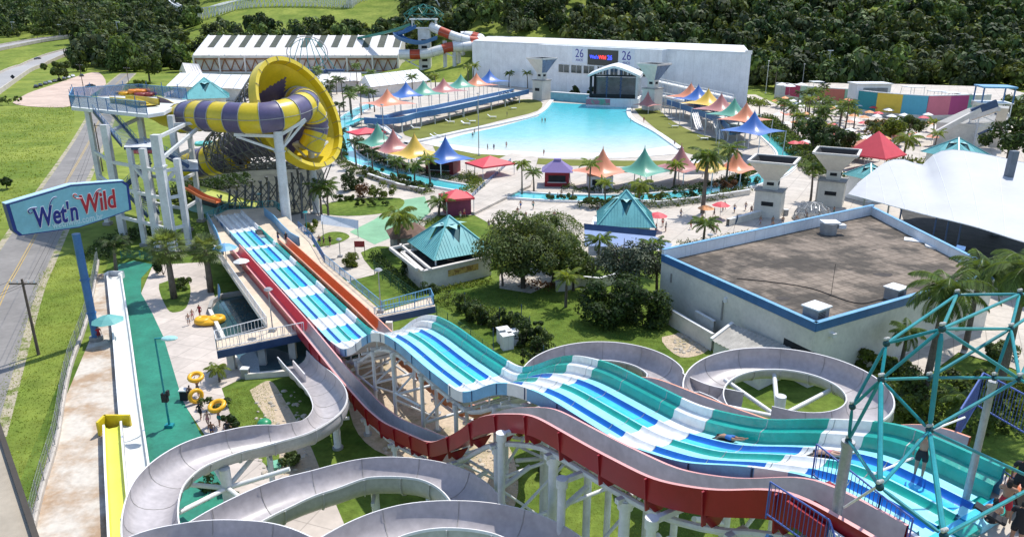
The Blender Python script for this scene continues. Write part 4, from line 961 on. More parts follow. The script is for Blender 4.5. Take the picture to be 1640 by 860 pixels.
# open start flume feeding the tube
P=catmull([vpt(238,172,128),vpt(255,178,127),vpt(270,186,126),vpt(291,190,124)],5)
mb=MB(); sweep(mb,P,[(-2.0,1.6),(-2.0,.4),(-1.3,-1.2),(0,-1.8),(1.3,-1.2),(2.0,.4),(2.0,1.6),(2.15,1.6),(2.15,.3),(1.4,-1.4),(0,-2.0),(-1.4,-1.4),(-2.15,.3),(-2.15,1.6)],lambda i,j: yellow if j>5 or i>9 else purple); childify(mb.build('start_flume',smooth='auto'),fs)
# funnel: mouth centre, axis to the small end
MC=vpt(474,184,128); ax=(vpt(340,254,135)-MC); AL=ax.length; ax.normalize()
nrm=-ax; e1=Vector((0,0,1)); e1=(e1-nrm*e1.dot(nrm)).normalized(); e2=nrm.cross(e1)
R0=9.0; nth=120; nr=42; G=[]
for j in range(nr+1):
    f=j/nr; rr=R0*(1-f)**.92*(.78)+R0*.22; rr=2.3+(R0-2.3)*(1-f)**2.3; G.append([MC+ax*(AL*f)+(e1*math.cos(2*math.pi*k/nth)+e2*math.sin(2*math.pi*k/nth))*rr for k in range(nth)])
FPH=.5
def fmat(i,j):
    f=(i+.5)/nr; r_=(2.3+(R0-2.3)*(1-f)**2.3)/R0; th=2*math.pi*(j+.5)/nth+R(28); x=r_*math.sin(th); y=r_*math.cos(th)
    return purple if abs(x)*1.05+abs(y)<.9 and r_>.28 else yellow
mb=MB(); mb.grid(G,fmat,closev=True)
childify(mb.build('funnel_shell',smooth='auto'),fs)
G=[]
for k in range(nth):
    c,s=math.cos(2*math.pi*k/nth),math.sin(2*math.pi*k/nth); d=e1*c+e2*s
    G.append([MC+d*R0+nrm*.02,MC+d*(R0+.05)+nrm*1.25,MC+d*(R0+.75)+nrm*1.35,MC+d*(R0+.8)-nrm*.25,MC+d*(R0+.06)-nrm*.3])
mb=MB(); mb.grid(G,lambda i,j: yellow,closeu=True)
for k in range(0,nth,6):
    c,s=math.cos(2*math.pi*k/nth),math.sin(2*math.pi*k/nth); d=e1*c+e2*s; mb.beam(MC+d*(R0+.03)+nrm*.05,MC+d*(R0+.03)+nrm*1.3,.08,.08,cdark); mb.beam(MC+d*(R0)+nrm*1.37,MC+d*(R0+.78)+nrm*1.4,.08,.08,cdark)
childify(mb.build('funnel_rim',smooth='auto'),fs)
dsteel=mat('dark_lattice_steel',(.13,.135,.14),.5,.15,1,metal=.3)
# lattice cradle round the shell
mb=MB(); k0=0; prev=None
for j in range(1,10):
    f=j/10; rr=2.3+(R0-2.3)*(1-f)**1.25+.9; ring_=[MC+ax*(AL*f)+(e1*math.cos(2*math.pi*k/16)+e2*math.sin(2*math.pi*k/16))*rr for k in range(16)]
    for k in range(16): mb.beam(ring_[k],ring_[(k+1)%16],.2,.2,dsteel)
    if prev:
        for k in range(16): mb.beam(prev[k],ring_[(k+1)%16],.15,.15,dsteel); mb.beam(prev[(k+1)%16],ring_[k],.13,.13,dsteel); mb.beam(prev[k],ring_[k],.15,.15,dsteel)
    prev=ring_
childify(mb.build('cradle_lattice'),fs)
for dx in (-15,-12,-9,-6,-3,0):
    for dy in (-6,0,5):
        q=MC+ax*(2-dx); z=max(2,q.z-9+abs(dx)*.15); mb=MB(); mb.cyl((MC.x+dx,MC.y+dy+4,0),(MC.x+dx*.95,MC.y+dy*.7+4,z),.2,dsteel,n=8); mb.cyl((MC.x+dx+3,MC.y+dy+4,.5),(MC.x+dx,MC.y+dy*.7+4,z),.1,dsteel,n=6); mb.cyl((MC.x+dx,MC.y+dy+4,.5),(MC.x+dx+3.5,MC.y+dy*.7+4,z),.1,dsteel,n=6); childify(mb.build('cradle_leg'),fs)
# big white tube columns carrying the striped tube
def column(u,v,ztop,r,arms,name='tube_column',par=fs,y=None):
    p=at(u,v) if y is None else Vector((ray(u,v).x/ray(u,v).y*y,y,0))
    mb=MB(); mb.cyl((p.x,p.y,0),(p.x,p.y,ztop),r,steel_w,r*.88,n=18); mb.cyl((p.x,p.y,ztop*.8),(p.x,p.y,ztop*.8+.15),r*1.15,steel_w,n=18); mb.cyl((p.x,p.y,0),(p.x,p.y,.3),r*1.5,steel_g,n=18)
    for (dx,dy,dz) in arms: mb.beam((p.x,p.y,ztop-.8),(p.x+dx,p.y+dy,ztop+dz),.45,.5,steel_w); mb.beam((p.x,p.y,ztop-3.2),(p.x+dx*.95,p.y+dy*.95,ztop+dz-.3),.3,.35,steel_w)
    childify(mb.build(name,smooth='auto'),par); return p
column(461,372,16.4,.8,[(-6.5,-1,-.4),(4,2,1.5),(1,5,0)])
column(507,342,12.2,.62,[(-3,0,.2),(2.5,0,.2)])
mb=MB(); q=at(507,342); mb.box((q.x,q.y,12.5),(5.5,3,.35),steel_w); childify(mb.build('tube_saddle'),fs)
# start tower
tw=thing('start_tower','tall white steel start tower with blue glass rails and stairs left of the funnel slide','tower',(-60,116,0))
TC=[]
for (u,v,y,w) in ((167,200,113,.95),(207,237,110,.7),(228,238,108,.85),(249,216,106,1.15),(283,254,108,.8),(273,185,118,.85),(222,176,122,.8),(140,178,122,.7),(298,176,124,.7)):
    q=vpt(u,v,y); x=q.x; h=q.z; TC.append((x,y,h)); mb=MB(); mb.beam((x,y,0),(x,y,h),w,w,steel_w); mb.box((x,y,.25),(w*1.7,w*1.7,.5),cdark)
    if u==249: mb.box((x,y,h-4.5),(w*1.25,w*1.25,.25),steel_w)
    childify(mb.build('tower_column'),tw)
for z in (3.8,8.4,12.4):
    for a,b in ((0,1),(1,2),(2,3),(3,4),(0,7),(2,6),(4,5),(5,8),(6,5)):
        if z>min(TC[a][2],TC[b][2])-.5: continue
        mb=MB(); mb.beam((TC[a][0],TC[a][1],z),(TC[b][0],TC[b][1],z),.38,.45,steel_w); childify(mb.build('cross_beam'),tw)
for a,b in ((vpt(250,262,106),vpt(318,205,119)),(vpt(250,222,106),vpt(300,198,119)),(vpt(273,200,118),vpt(335,196,119)),(vpt(168,215,113),vpt(222,190,122)),(vpt(258,300,106.5),vpt(284,270,108)),(vpt(235,290,108),vpt(210,262,110))): mb=MB(); mb.beam(a,b,.4,.45,steel_w); childify(mb.build('cross_beam'),tw)
ZD=19.4
dp=[at(114,172,ZD),at(236,184,ZD),at(262,180,ZD),at(300,160,ZD),at(225,152,ZD),at(120,158,ZD)]
mb=MB(); mb.prism([(q.x,q.y) for q in dp],ZD-.5,ZD,mat('deck_pale',(.58,.60,.58),.7,.08,.5),steel_w); childify(mb.build('platform'),tw)
glb=mat('blue_glass_panel',(.05,.20,.42),.15,.2,.6,spec=.6)
def seethrough(m,k):
    n=m.node_tree.nodes; L=m.node_tree.links; out=[q for q in n if q.type=='OUTPUT_MATERIAL'][0]; p=n['Principled BSDF']; t_=n.new('ShaderNodeBsdfTransparent'); mx=n.new('ShaderNodeMixShader'); mx.inputs[0].default_value=k; L.new(p.outputs[0],mx.inputs[1]); L.new(t_.outputs[0],mx.inputs[2]); L.new(mx.outputs[0],out.inputs[0]); return m
seethrough(glb,.5)
for a,b in zip([dp[0],dp[0],dp[5],dp[4]],[dp[5],dp[1],dp[4],dp[3]]):
    k=max(1,int((b-a).length/2.2))
    for i in range(k): mb=MB(); p=a.lerp(b,(i+.04)/k); q=a.lerp(b,(i+.96)/k); mb.beam(p+Vector((0,0,1.0)),q+Vector((0,0,1.0)),.06,1.7,glb); childify(mb.build('glass_panel'),tw)
mb=MB()
for a,b in zip([dp[0],dp[0],dp[5],dp[4]],[dp[5],dp[1],dp[4],dp[3]]):
    mb.beam(a+Vector((0,0,1.9)),b+Vector((0,0,1.9)),.09,.09,blue_l); k=max(1,int((b-a).length/2.2))
    for i in range(k+1): p=a.lerp(b,i/k); mb.cyl(p,p+Vector((0,0,2.6 if i%2 else 1.9)),.07,blue,n=6)
childify(mb.build('railing'),tw)
# stairs
def stair(a,b,w,par,n=None,m=navy,mt=steel_w):
    mb=MB(); L_=(b-a).length; n=n or int(L_/.42); t=(b-a).normalized(); sd=t.cross(Vector((0,0,1))).normalized()
    for sg in (-1,1):
        mb.beam(a+sd*(sg*w/2),b+sd*(sg*w/2),.14,.55,m)
        for h in (.55,1.05): mb.beam(a+sd*(sg*w/2)+Vector((0,0,h)),b+sd*(sg*w/2)+Vector((0,0,h)),.06,.06,blue)
        for i in range(int(L_/1.2)+1): p=a.lerp(b,i/max(1,int(L_/1.2)))+sd*(sg*w/2); mb.beam(p,p+Vector((0,0,1.05)),.05,.05,blue)
    for i in range(n+1): p=a.lerp(b,i/n); mb.beam(p-sd*w/2,p+sd*w/2,.24,.05,mt)
    return childify(mb.build('stair_flight'),par)
S0=at(162,178,ZD-.2); S1=at(208,232,15.2); S2=at(238,232,15.2); S3=at(296,266,11.2)
stair(S0,S1,2.3,tw); mb=MB(); mb.prism([(q.x,q.y) for q in (at(198,236,15.2),at(242,236,15.2),at(246,222,15.2),at(206,222,15.2))],14.8,15.2,steel_w,navy); childify(mb.build('landing'),tw)
stair(S2,S3,2.3,tw); stair(at(238,262,11),at(200,300,7.2),2.0,tw); stair(at(205,300,7.2),at(246,345,3.4),2.0,tw)
mb=MB(); mb.prism([(q.x,q.y) for q in (at(285,272,11),at(318,272,11),at(316,256,11),at(285,256,11))],10.7,11,steel_w,navy); childify(mb.build('landing'),tw)
# ride slides at far side: yellow chute, and water running
mb=MB(); P=catmull([at(190,164,ZD),at(215,166,ZD),at(240,170,ZD+.2)],4); sweep(mb,P,[(-1.5,1.0),(-1.4,.1),(1.4,.1),(1.5,1.0),(1.65,1.0),(1.6,0),(-1.6,0),(-1.65,1.0)],yellow); tag(mb.build('start_trough'),'yellow start trough on the tower deck beside the rafts','trough')
def raft(name,loc,r,n,m,label,tilt=None,group=None,cat='raft'):
    """cloverleaf raft: ring of round lobes"""
    t=thing(name,label,cat,tuple(loc),rnd.random()*3,group)
    mb=MB(); mb.sphere((0,0,0),r*.62,mat('raft_floor',(.35,.22,.03),.6),12,6,(1,1,.12)); mb.build('floor',t,smooth=True)
    for k in range(n):
        a=2*math.pi*k/n; mb=MB(); mb.torus((r*.55*math.cos(a),r*.55*math.sin(a),.12),r*.36,r*.16,m,14,8); mb.build('tube_lobe',t,smooth=True)
    if tilt: t.rotation_euler=tilt
    return t
for i,(u,v,z,m,l) in enumerate(((203,150,ZD+.3,foam,'yellow cloverleaf raft nearest the left edge of the tower deck'),(222,147,ZD+.7,mat('orange_raft',(.75,.25,.03),.4,.05,1),'orange cloverleaf raft on the tower deck'),(233,152,ZD+.3,mat('maroon_raft',(.25,.04,.03),.4,.05,1),'dark red cloverleaf raft on the tower deck'),(345,236,9.5,mat('pink_raft',(.75,.18,.2),.4,.05,1),'pink raft stacked at the funnel outlet'),(328,231,10.6,mat('aqua_raft',(.12,.50,.48),.4,.05,1),'aqua raft topping the stack at the funnel outlet'),(232,243,12.5,mat('pink_raft',(.75,.18,.2)),'pink raft on the stair landing'))):
    raft('raft',at(u,v,z),1.9,5,m,l)
# low orange/yellow body slide behind palms and the teal shade sails
P=catmull([vpt(298,301,112),vpt(312,309,111),vpt(328,318,110),vpt(350,325,109)],5)
mb=MB(); sweep(mb,P,[(-.5,.45),(-.4,.05),(.4,.05),(.5,.45),(.6,.45),(.5,-.05),(-.5,-.05),(-.6,.45)],orange); tag(mb.build('kids_slide'),'small orange open slide below the stair tower','water slide')
mb=MB(); P=catmull([at(305,303,2.2),at(340,312,1.6),at(380,325,1.0),at(412,330,.6)],5); sweep(mb,P,[(-2,.3),(-1.8,0),(1.8,0),(2,.3)],mat('yellow_green_fabric',(.42,.46,.08),.6,.1,.5),closev=False); tag(mb.build('kids_slide'),'yellow-green flat slide running towards the shade sails','water slide')
sheet('splash_pad',[(300,335),(330,318),(400,320),(470,322),(480,335),(420,345),(340,345)],mat('aqua_floor',(.14,.32,.24),.6,.15,.4),0,3)
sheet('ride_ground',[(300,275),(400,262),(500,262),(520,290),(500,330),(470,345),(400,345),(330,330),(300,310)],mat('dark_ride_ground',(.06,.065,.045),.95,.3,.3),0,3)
# teal pyramid roof behind the tower
def star_roof(loc,half,z0,h,rz,label,wallm=None,wallh=None,name='teal_roof_pavilion',star=True,mr=None,cutout=True,corners=None,apex=None):
    mr=mr or tealroof
    t=thing(name,label,'pavilion',tuple(V2(loc)),rz)
    cs=corners or [(-half,-half),(half,-half),(half,half),(-half,half)]
    for i in range(4):
        a=Vector((*cs[i],z0));b=Vector((*cs[(i+1)%4],z0)); ap=Vector((0,0,z0+h))
        mb=MB(); n=14
        if cutout:
            # V-shaped dark opening in the middle of each slope
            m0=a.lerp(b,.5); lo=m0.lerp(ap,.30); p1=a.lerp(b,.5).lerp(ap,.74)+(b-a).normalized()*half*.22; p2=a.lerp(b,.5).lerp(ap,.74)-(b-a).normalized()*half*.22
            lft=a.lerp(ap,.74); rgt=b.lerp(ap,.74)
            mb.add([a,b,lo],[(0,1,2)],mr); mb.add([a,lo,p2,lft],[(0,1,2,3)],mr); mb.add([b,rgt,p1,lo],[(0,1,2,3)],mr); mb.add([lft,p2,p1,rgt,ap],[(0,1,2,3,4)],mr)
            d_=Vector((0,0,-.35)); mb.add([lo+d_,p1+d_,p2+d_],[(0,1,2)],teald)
        else: mb.add([a,b,ap],[(0,1,2)],mr)
        for k in range(1,20): # standing seams
            f=k/20; base=a.lerp(b,f); top=(a.lerp(ap,2*f) if f<.5 else b.lerp(ap,2*(1-f)))
            if cutout and .38<f<.62: top=base.lerp(top,.3)
            mb.beam(base+Vector((0,0,.03)),top+Vector((0,0,.03)),.05,.05,mr)
        rs_=mb.build('roof_slope',t)
        mb=MB(); mb.beam(a+Vector((0,0,.05)),ap+Vector((0,0,.05)),.22,.14,mr); mb.build('ridge_cap',t)
        if star:
            c_=(a+b)/2; pk=Vector((0,0,z0+h*.80)); out=(c_-Vector((0,0,c_.z))).normalized(); tip=Vector((0,0,z0+h*.70))+out*half*.52
            sd=(b-a).normalized()*half*.24; mb=MB(); mb.add([pk+sd,tip,pk],[(0,1,2)],mat('pale_teal_sheet',(.33,.58,.58),.4,.06,.5)); mb.add([pk,tip+Vector((0,0,.01)),pk-sd],[(0,1,2)],mat('pale_teal_sheet',(.33,.58,.58),.4,.06,.5)); mb.build('star_gable',rs_)
    if wallm:
        hw=half*.82; mb=MB(); mb.box((0,0,(wallh or z0)/2),(hw*2,hw*2,(wallh or z0)-.02),wallm); mb.build('wall',t)
    else:
        for x,y in cs: mb=MB(); mb.cyl((x*.9,y*.9,0),(x*.9,y*.9,z0),.12,steel_w,n=8); mb.build('post',t)
    return t
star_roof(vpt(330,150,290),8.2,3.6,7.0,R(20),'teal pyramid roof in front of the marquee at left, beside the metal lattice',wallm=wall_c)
# pavilion by the lawn
zl=3.6; cL,cF,cRr=at(653,387,zl),at(695,418,zl),at(790,401,zl); cB=cL+cRr-cF; pc=(cL+cRr)/2
pv=star_roof(pc,5.2,zl,4.3,0,'teal star-shaped roof over the beige walled pavilion beside the lawn',corners=[(q.x-pc.x,q.y-pc.y) for q in (cF,cRr,cB,cL)])
wa,wb,wc=at(645,436),at(679,468),at(787,441); wd_=wa+wc-wb
mb=MB(); mb.prism([(q.x,q.y) for q in (wa,wb,wc,wd_)],.02,2.75,wall_c); childify(mb.build('wall'),pv)
for p_,q_ in ((wa,wb),(wb,wc),(wc,wd_),(wd_,wa)): mb=MB(); mb.beam(p_+Vector((0,0,2.86)),q_+Vector((0,0,2.86)),.5,.2,MATS['tank_cream']); childify(mb.build('wall_coping'),pv)
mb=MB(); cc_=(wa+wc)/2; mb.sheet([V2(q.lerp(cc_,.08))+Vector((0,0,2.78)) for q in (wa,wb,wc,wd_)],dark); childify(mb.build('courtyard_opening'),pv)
pl_=at(625,398,3.0); mb=MB(); mb.beam(pl_,at(668,432,3.0),.35,.4,MATS['tank_cream']); mb.beam(at(641,392,3.0),at(690,432,3.0),.3,.35,MATS['tank_cream']); mb.beam(pl_,at(655,392,3.0),.3,.35,MATS['tank_cream']); childify(mb.build('pergola_beam'),pv)
n_w=Vector(((wc-wb).y,-(wc-wb).x,0)).normalized(); n_w=n_w if n_w.y<0 else -n_w
a,b=V2(onwall(718,452,wb,wc)),V2(onwall(766,442,wb,wc)); mb=MB(); mb.beam(a+n_w*.03+Vector((0,0,1.75)),b+n_w*.03+Vector((0,0,1.75)),.08,.85,mat('mural_ochre',(.60,.42,.12),.7,.3,1.6,col2=(.30,.17,.05),c2lo=.5,c2hi=.56)); childify(mb.build('mural'),pv)
# kiosk with blue awning
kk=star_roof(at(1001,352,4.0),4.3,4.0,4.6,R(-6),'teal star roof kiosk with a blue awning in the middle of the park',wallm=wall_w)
mb=MB(); mb.add([at(935,358,4.3),at(1052,369,4.3),at(1050,379,3.5),at(936,368,3.5)],[(0,1,2,3)],navy); childify(mb.build('awning_fascia'),kk)
mb=MB(); mb.add([at(936,368,3.5),at(1050,379,3.5),at(1077,391,2.6),at(1070,401,2.5),at(936,393,2.5)],[(0,1,2,3,4)],mat('awning_blue',(.20,.29,.50),.6,.06,.5)); childify(mb.build('awning'),kk)
mb=MB(); mb.prism([(q.x,q.y) for q in pts([(950,372),(1030,376),(1030,398),(945,392)],0)],.02,2.6,wall_w); childify(mb.build('counter_wall'),kk)
star_roof(at(1392,282,4.4),3.3,4.4,2.4,R(25),'teal star roof just left of the white membrane',wallm=wall_w,name='teal_roof_pavilion')
star_roof(at(1531,246,7.5),4.4,7.4,3.2,R(20),'teal star roof whose peak shows above the white membrane',wallm=wall_c,name='teal_roof_pavilion')
# ---------------- distant tube-slide tower
dt=thing('slide_tower','distant white slide tower with a teal space-frame roof and blue, white and red slides','tower',tuple(V2(vpt(682,110,430))))
c=vpt(682,118,430); zt=vpt(682,46,430).z
mb=MB(); mb.box((c.x,c.y,zt/2),(6.5,6,zt),steel_w); childify(mb.build('shaft'),dt)
for k in range(6): mb=MB(); mb.box((c.x,c.y-3.05,2+k*3.4),(3,.1,1.4),dark); childify(mb.build('window'),dt)
mb=MB(); mb.box((c.x+.5,c.y,zt+.2),(14,9,.6),steel_w); childify(mb.build('platform'),dt)
mb=MB()
for x in(-6,6.5):
    for y in (-3.5,3.5): mb.beam((c.x+x,c.y+y,zt),(c.x+x,c.y+y,zt+4.6),.6,.6,steel_w)
mb.box((c.x,c.y,zt+4.8),(14.5,9,.8),white); childify(mb.build('shelter'),dt)
mb=MB(); tgr=mat('far_teal_frame',(.03,.22,.19),.5,.1,1); z0=zt+5.2
A8=[(c.x+9.5*math.cos(a)*1.15,c.y+7*math.sin(a)) for a in [k*math.pi/4 for k in range(8)]]; B8=[(c.x+5.5*math.cos(a)*1.15,c.y+4*math.sin(a)) for a in [(k+.5)*math.pi/4 for k in range(8)]]
for k in range(8):
    k2=(k+1)%8; mb.beam((*A8[k],z0+2.2),(*A8[k2],z0+2.2),.28,.28,tgr); mb.beam((*B8[k],z0+5.6),(*B8[k2],z0+5.6),.28,.28,tgr); mb.beam((*A8[k],z0+2.2),(*B8[k],z0+5.6),.25,.25,tgr); mb.beam((*A8[k2],z0+2.2),(*B8[k],z0+5.6),.25,.25,tgr); mb.beam((*B8[k],z0+5.6),(c.x,c.y,z0+7.4),.2,.2,tgr); mb.beam((*A8[k],z0+2.2),(*A8[k2],z0-2),.22,.22,tgr)
childify(mb.build('space_frame'),dt)
rw=lambda l,j: (mat('dull_red_tube',(.45,.07,.03),.5,.1,.5) if int(l/5.5)%3==1 else white)
for TPx,rr in (([vpt(690,43,428),vpt(705,50,426),vpt(725,58,424),vpt(745,64,426),vpt(765,66,432),vpt(770,62,440),vpt(755,58,446),vpt(738,58,446)],2.4),([vpt(745,58,446),vpt(772,66,438),vpt(765,72,428),vpt(745,75,424),vpt(720,76,422),vpt(700,82,420),vpt(680,87,420),vpt(640,88,420)],2.6)):
    tube_slide(catmull(TPx,5),rr,rw,5.5,'red_white_tube',dt,12)
mb=MB(); sweep(mb,catmull([vpt(664,44,427),vpt(648,52,424),vpt(636,57,424),vpt(650,66,420),vpt(675,70,418),vpt(700,62,418)],5),[(-2,1.4),(-1.6,-.2),(1.6,-.2),(2,1.4),(2.3,1.4),(1.7,-.6),(-1.7,-.6),(-2.3,1.4)],blue); childify(mb.build('blue_flume',smooth='auto'),dt)
mb=MB(); sweep(mb,catmull([vpt(660,40,430),vpt(630,50,445),vpt(596,58,460),vpt(575,62,470)],5),[(-1.2,.8),(-1,0),(1,0),(1.2,.8),(1.4,.8),(1.1,-.4),(-1.1,-.4),(-1.4,.8)],tgr); childify(mb.build('green_flume',smooth='auto'),dt)
for u,y in ((713,425),(728,423),(735,428),(742,440)):
    p=V2(vpt(u,100,y)); mb=MB(); mb.cyl(p,p+Vector((0,0,19)),1.1,steel_w,n=10); childify(mb.build('support_column'),dt)
mb=MB()
for a,b in ((vpt(640,92,421),vpt(676,110,421)),(vpt(655,100,421),vpt(690,88,421)),(vpt(700,90,421),vpt(730,78,421)),(vpt(695,76,420),vpt(728,92,421))): mb.beam(a,b,.6,.6,steel_w)
childify(mb.build('strut'),dt)
# amusement ride: blue wheel-like frame seen over the funnel
t=thing('pendulum_ride','blue thrill ride with thin ring arms in front of the warehouse','ride',tuple(V2(vpt(490,100,380))))
mb=MB(); c=vpt(492,86,380); 
for k in range(28):
    a0=2*math.pi*k/28;a1=2*math.pi*(k+1)/28; mb.beam(c+Vector((10*math.cos(a0),0,8*math.sin(a0))),c+Vector((10*math.cos(a1),0,8*math.sin(a1))),.35,.35,steel_g); mb.beam(c+Vector((8.6*math.cos(a0),1,6.8*math.sin(a0))),c+Vector((8.6*math.cos(a1),1,6.8*math.sin(a1))),.25,.25,teal)
childify(mb.build('ring'),t)
mb=MB(); 
for dx in (-9,-5,0,5,9,14): mb.beam(c+Vector((dx,0,-7.5-abs(dx)*.08)),c+Vector((dx*.3,0,7)),.28,.28,teal)
mb.box(c+Vector((-1,0,-8.6)),(20,5,1.6),navy); mb.box(c+Vector((13,0,-8)),(9,3,1.0),navy)
childify(mb.build('arm_frame'),t)
mb=MB(); mb.prism([(c.x-5,c.y-2),(c.x+4,c.y-2),(c.x+4,c.y+2),(c.x-5,c.y+2)],0,c.z-9,blue_l); childify(mb.build('base'),t)
# ================================================================ NEAR RIGHT: racer start platform and teal canopy frame
ZP=19.0
sp_=thing('start_platform','pale start platform at the top of the racing slide under the teal frame','platform',(16,20,0))
def S(s,o,z): return rpt(s,o,z)
c0=pts([(1452,866),(1580,799),(1566,772),(1560,742),(1604,757),(1700,822),(1760,1000),(1440,1010),(1400,930)],ZP)
mb=MB(); mb.prism([(q.x,q.y) for q in c0],ZP-.5,ZP+.02,concrete,cdark); childify(mb.build('slab'),sp_)
for s,o in ((91,-2),(91,2),(90,7.5),(95,9)):
    mb=MB(); p=S(s,o,0); mb.cyl(p,p+Vector((0,0,ZP-.5)),.38,steel_w,n=14); childify(mb.build('support_column',smooth='auto'),sp_)
# start tubs of each lane (raised end steps)
mb=MB()
for k in range(4):
    o=k*W; cc=(r_bl,r_gr,r_bl,r_gr)[k]
    for q in range(3): mb.hexa([S(87.2+q*.35+a,o+b,ZP+z) for z in (-.3,.12+.08*q) for a,b in ((0,.05),(0,W-.05),(.3,W-.05),(.3,.05))],r_cyb if q%2 else (r_cy if k%2==0 else r_gr))
childify(mb.build('start_step'),sp_)
# white hydro tub with orange rim at the start of the orange slide
t=thing('start_tub','orange rimmed start tub of the far speed slide','tub',tuple(S(88.6,5.6,ZP)))
mb=MB(); mb.torus((0,0,.35),1.15,.17,orange,22,8); mb.cyl((0,0,-.1),(0,0,.3),1.15,orange,n=22); mb.build('rim',t,smooth='auto'); mb=MB(); mb.cyl((0,0,.3),(0,0,.36),1.0,salmon,n=20); mb.build('water',t); mb=MB(); mb.cyl((-.1,.2,.3),(.15,.5,1.7),.06,steel_w,n=8); mb.build('grab_post',t)
FRM=teal
def Nn(u,v,z): return at(u,v,z)
N={1:Nn(1532.6,472,25.3),2:Nn(1633,471,25.3),3:Nn(1419.6,550,25.3),4:Nn(1509,526.5,26.2),5:Nn(1619,526.5,25.0),6:Nn(1411,607.5,24.6),7:Nn(1488,604.7,23.8),8:Nn(1592.6,604.7,23.6),9:Nn(1365,651,23.4),10:Nn(1633,607,24.6),11:Nn(1359,705,22.2),12:Nn(1409,779.5,23.6),13:Nn(1488.5,688.6,23.6),14:Nn(1511.6,857.5,23.4),15:Nn(1668,772,22.0),16:Nn(1700,470,24.5),17:Nn(1720,640,24.0),18:Nn(1690,640,25),19:Nn(1380,880,22.3),20:Nn(1560,560,22.2)}
E_=[(1,2),(1,4),(1,3),(2,4),(4,5),(3,4),(4,13),(3,6),(4,6),(6,7),(7,8),(8,10),(9,6),(9,3),(6,13),(4,10),(7,5),(5,8),(9,11),(6,11),(11,12),(6,12),(12,13),(13,14),(12,14),(13,15),(13,10),(14,15),(5,2),(5,10),(2,16),(5,16),(10,17),(10,16),(10,18)]
cf=thing('space_canopy','teal space-frame canopy of bolted tubes over the racing slide start','frame',tuple(S(88,3,0)))
for a,b in E_:
    mb=MB(); d=(N[b]-N[a]); L_=d.length; d=d.normalized(); r_=.047 if (a,b)not in((4,13),(6,12),(13,14)) else .066
    mb.cyl(N[a]+d*.12,N[a]+d*.3,.035,FRM,r_,n=8); mb.cyl(N[a]+d*.3,N[b]-d*.3,r_,FRM,n=8); mb.cyl(N[b]-d*.3,N[b]-d*.12,r_,FRM,.035,n=8)
    childify(mb.build('strut',smooth='auto'),cf)
for k,p in N.items():
    if k in (19,20): continue
    mb=MB(); mb.sphere(p,.10,mat('dark_node',(.008,.06,.07),.5,.2,5),10,6); childify(mb.build('node_ball',smooth=True),cf)
    mb=MB(); 
    for q in range(3): mb.sphere(p+Vector((.05*(q-1),.02*q,.13)),.055,mat('droppings_white',(.55,.54,.5),.9,.2,9),6,4)
    childify(mb.build('node_cap',smooth=True),cf)
def post(p,z0,r,label,lean=(0,0)):
    mb=MB(); mb.cyl(Vector((p.x+lean[0],p.y+lean[1],z0)),p,r,steel_g,n=14); mb.cyl(p-Vector((0,0,.15)),p+Vector((0,0,.03)),r*1.2,steel_g,n=14); return childify(mb.build('post',smooth='auto'),cf)
post(N[11]-Vector((0,0,.05)),ZP-2,.16,''); post(at(1590,612,23.4),ZP,.11,'')
mb=MB(); mb.cyl(at(1406,778,23.5),at(1352,812,ZP+1.0),.035,white,n=6); mb.cyl(at(1395,760,22.5),at(1462,733,21.8),.035,white,n=6); mb.cyl(at(1489,690,23.4),at(1545,668,23.0),.03,white,n=6); childify(mb.build('stay_rod'),cf)
# railings on the near platform
railing('railing',[S(84.0,-2.5,ZP-.3),S(86.4,-2.9,ZP),S(87.5,-3.9,ZP),S(92,-4,ZP),S(99,-4,ZP)],1.35,mat('violet_blue_paint',(.07,.12,.38),.4,.1,1),'blue-violet barred railing on the near left side of the start platform',gap=.16,thin=.014,th=.03)
railing('railing',[at(1300,765,ZP+.2),at(1342,800,ZP),at(1400,850,ZP),at(1450,890,ZP)],1.3,MATS['violet_blue_paint'],'blue-violet barred railing beside the red slide start',gap=.15,thin=.014,th=.03)
railing('railing',[at(1525,718,ZP),at(1562,655,ZP),at(1660,712,ZP)],1.6,MATS['violet_blue_paint'],'blue-violet barred screen railing behind the orange tub',gap=.13,thin=.014,th=.035)
railing('railing',[at(1560,745,ZP),at(1600,775,ZP),at(1650,812,ZP)],.55,navy,'dark low grating rail along the far edge of the start platform',gap=.12,thin=.02,th=.03)
# striped raft start slide under the railing (near-left corner)
t=thing('striped_start','red and white striped slide start below the blue-violet railing','water slide',tuple(S(90,-2.2,ZP)))
mb=MB(); P=[S(s,-1.5-.02*(s-84)**1.3,ZP+.05-.0*(s)) for s in np.arange(84.5,97,.4)]
sweep(mb,P,[(-1.1,.55),(-1.0,.1),(-.6,0),(.3,0),(.55,.12),(.62,.5),(.75,.5),(.7,-.25),(-1.2,-.25),(-1.25,.55)],lambda i,j: (red if (i//4)%2==0 else r_w)); childify(mb.build('striped_channel'),t)
# tower with blue stairs under near-left
mb=MB(); 
for k in range(7): p=S(84.4,-3.0-.25*k,ZP-1.0-.35*k); mb.beam(p,p+RD*1.4,.3,.05,blue)
mb.beam(S(84.4,-2.7,ZP-.6),S(84.4,-5,ZP-4),.1,.3,blue); mb.beam(S(85.8,-2.7,ZP-.6),S(85.8,-5,ZP-4),.1,.3,blue); tag(mb.build('stair'),'blue steel stair below the near left corner of the start platform','stair')
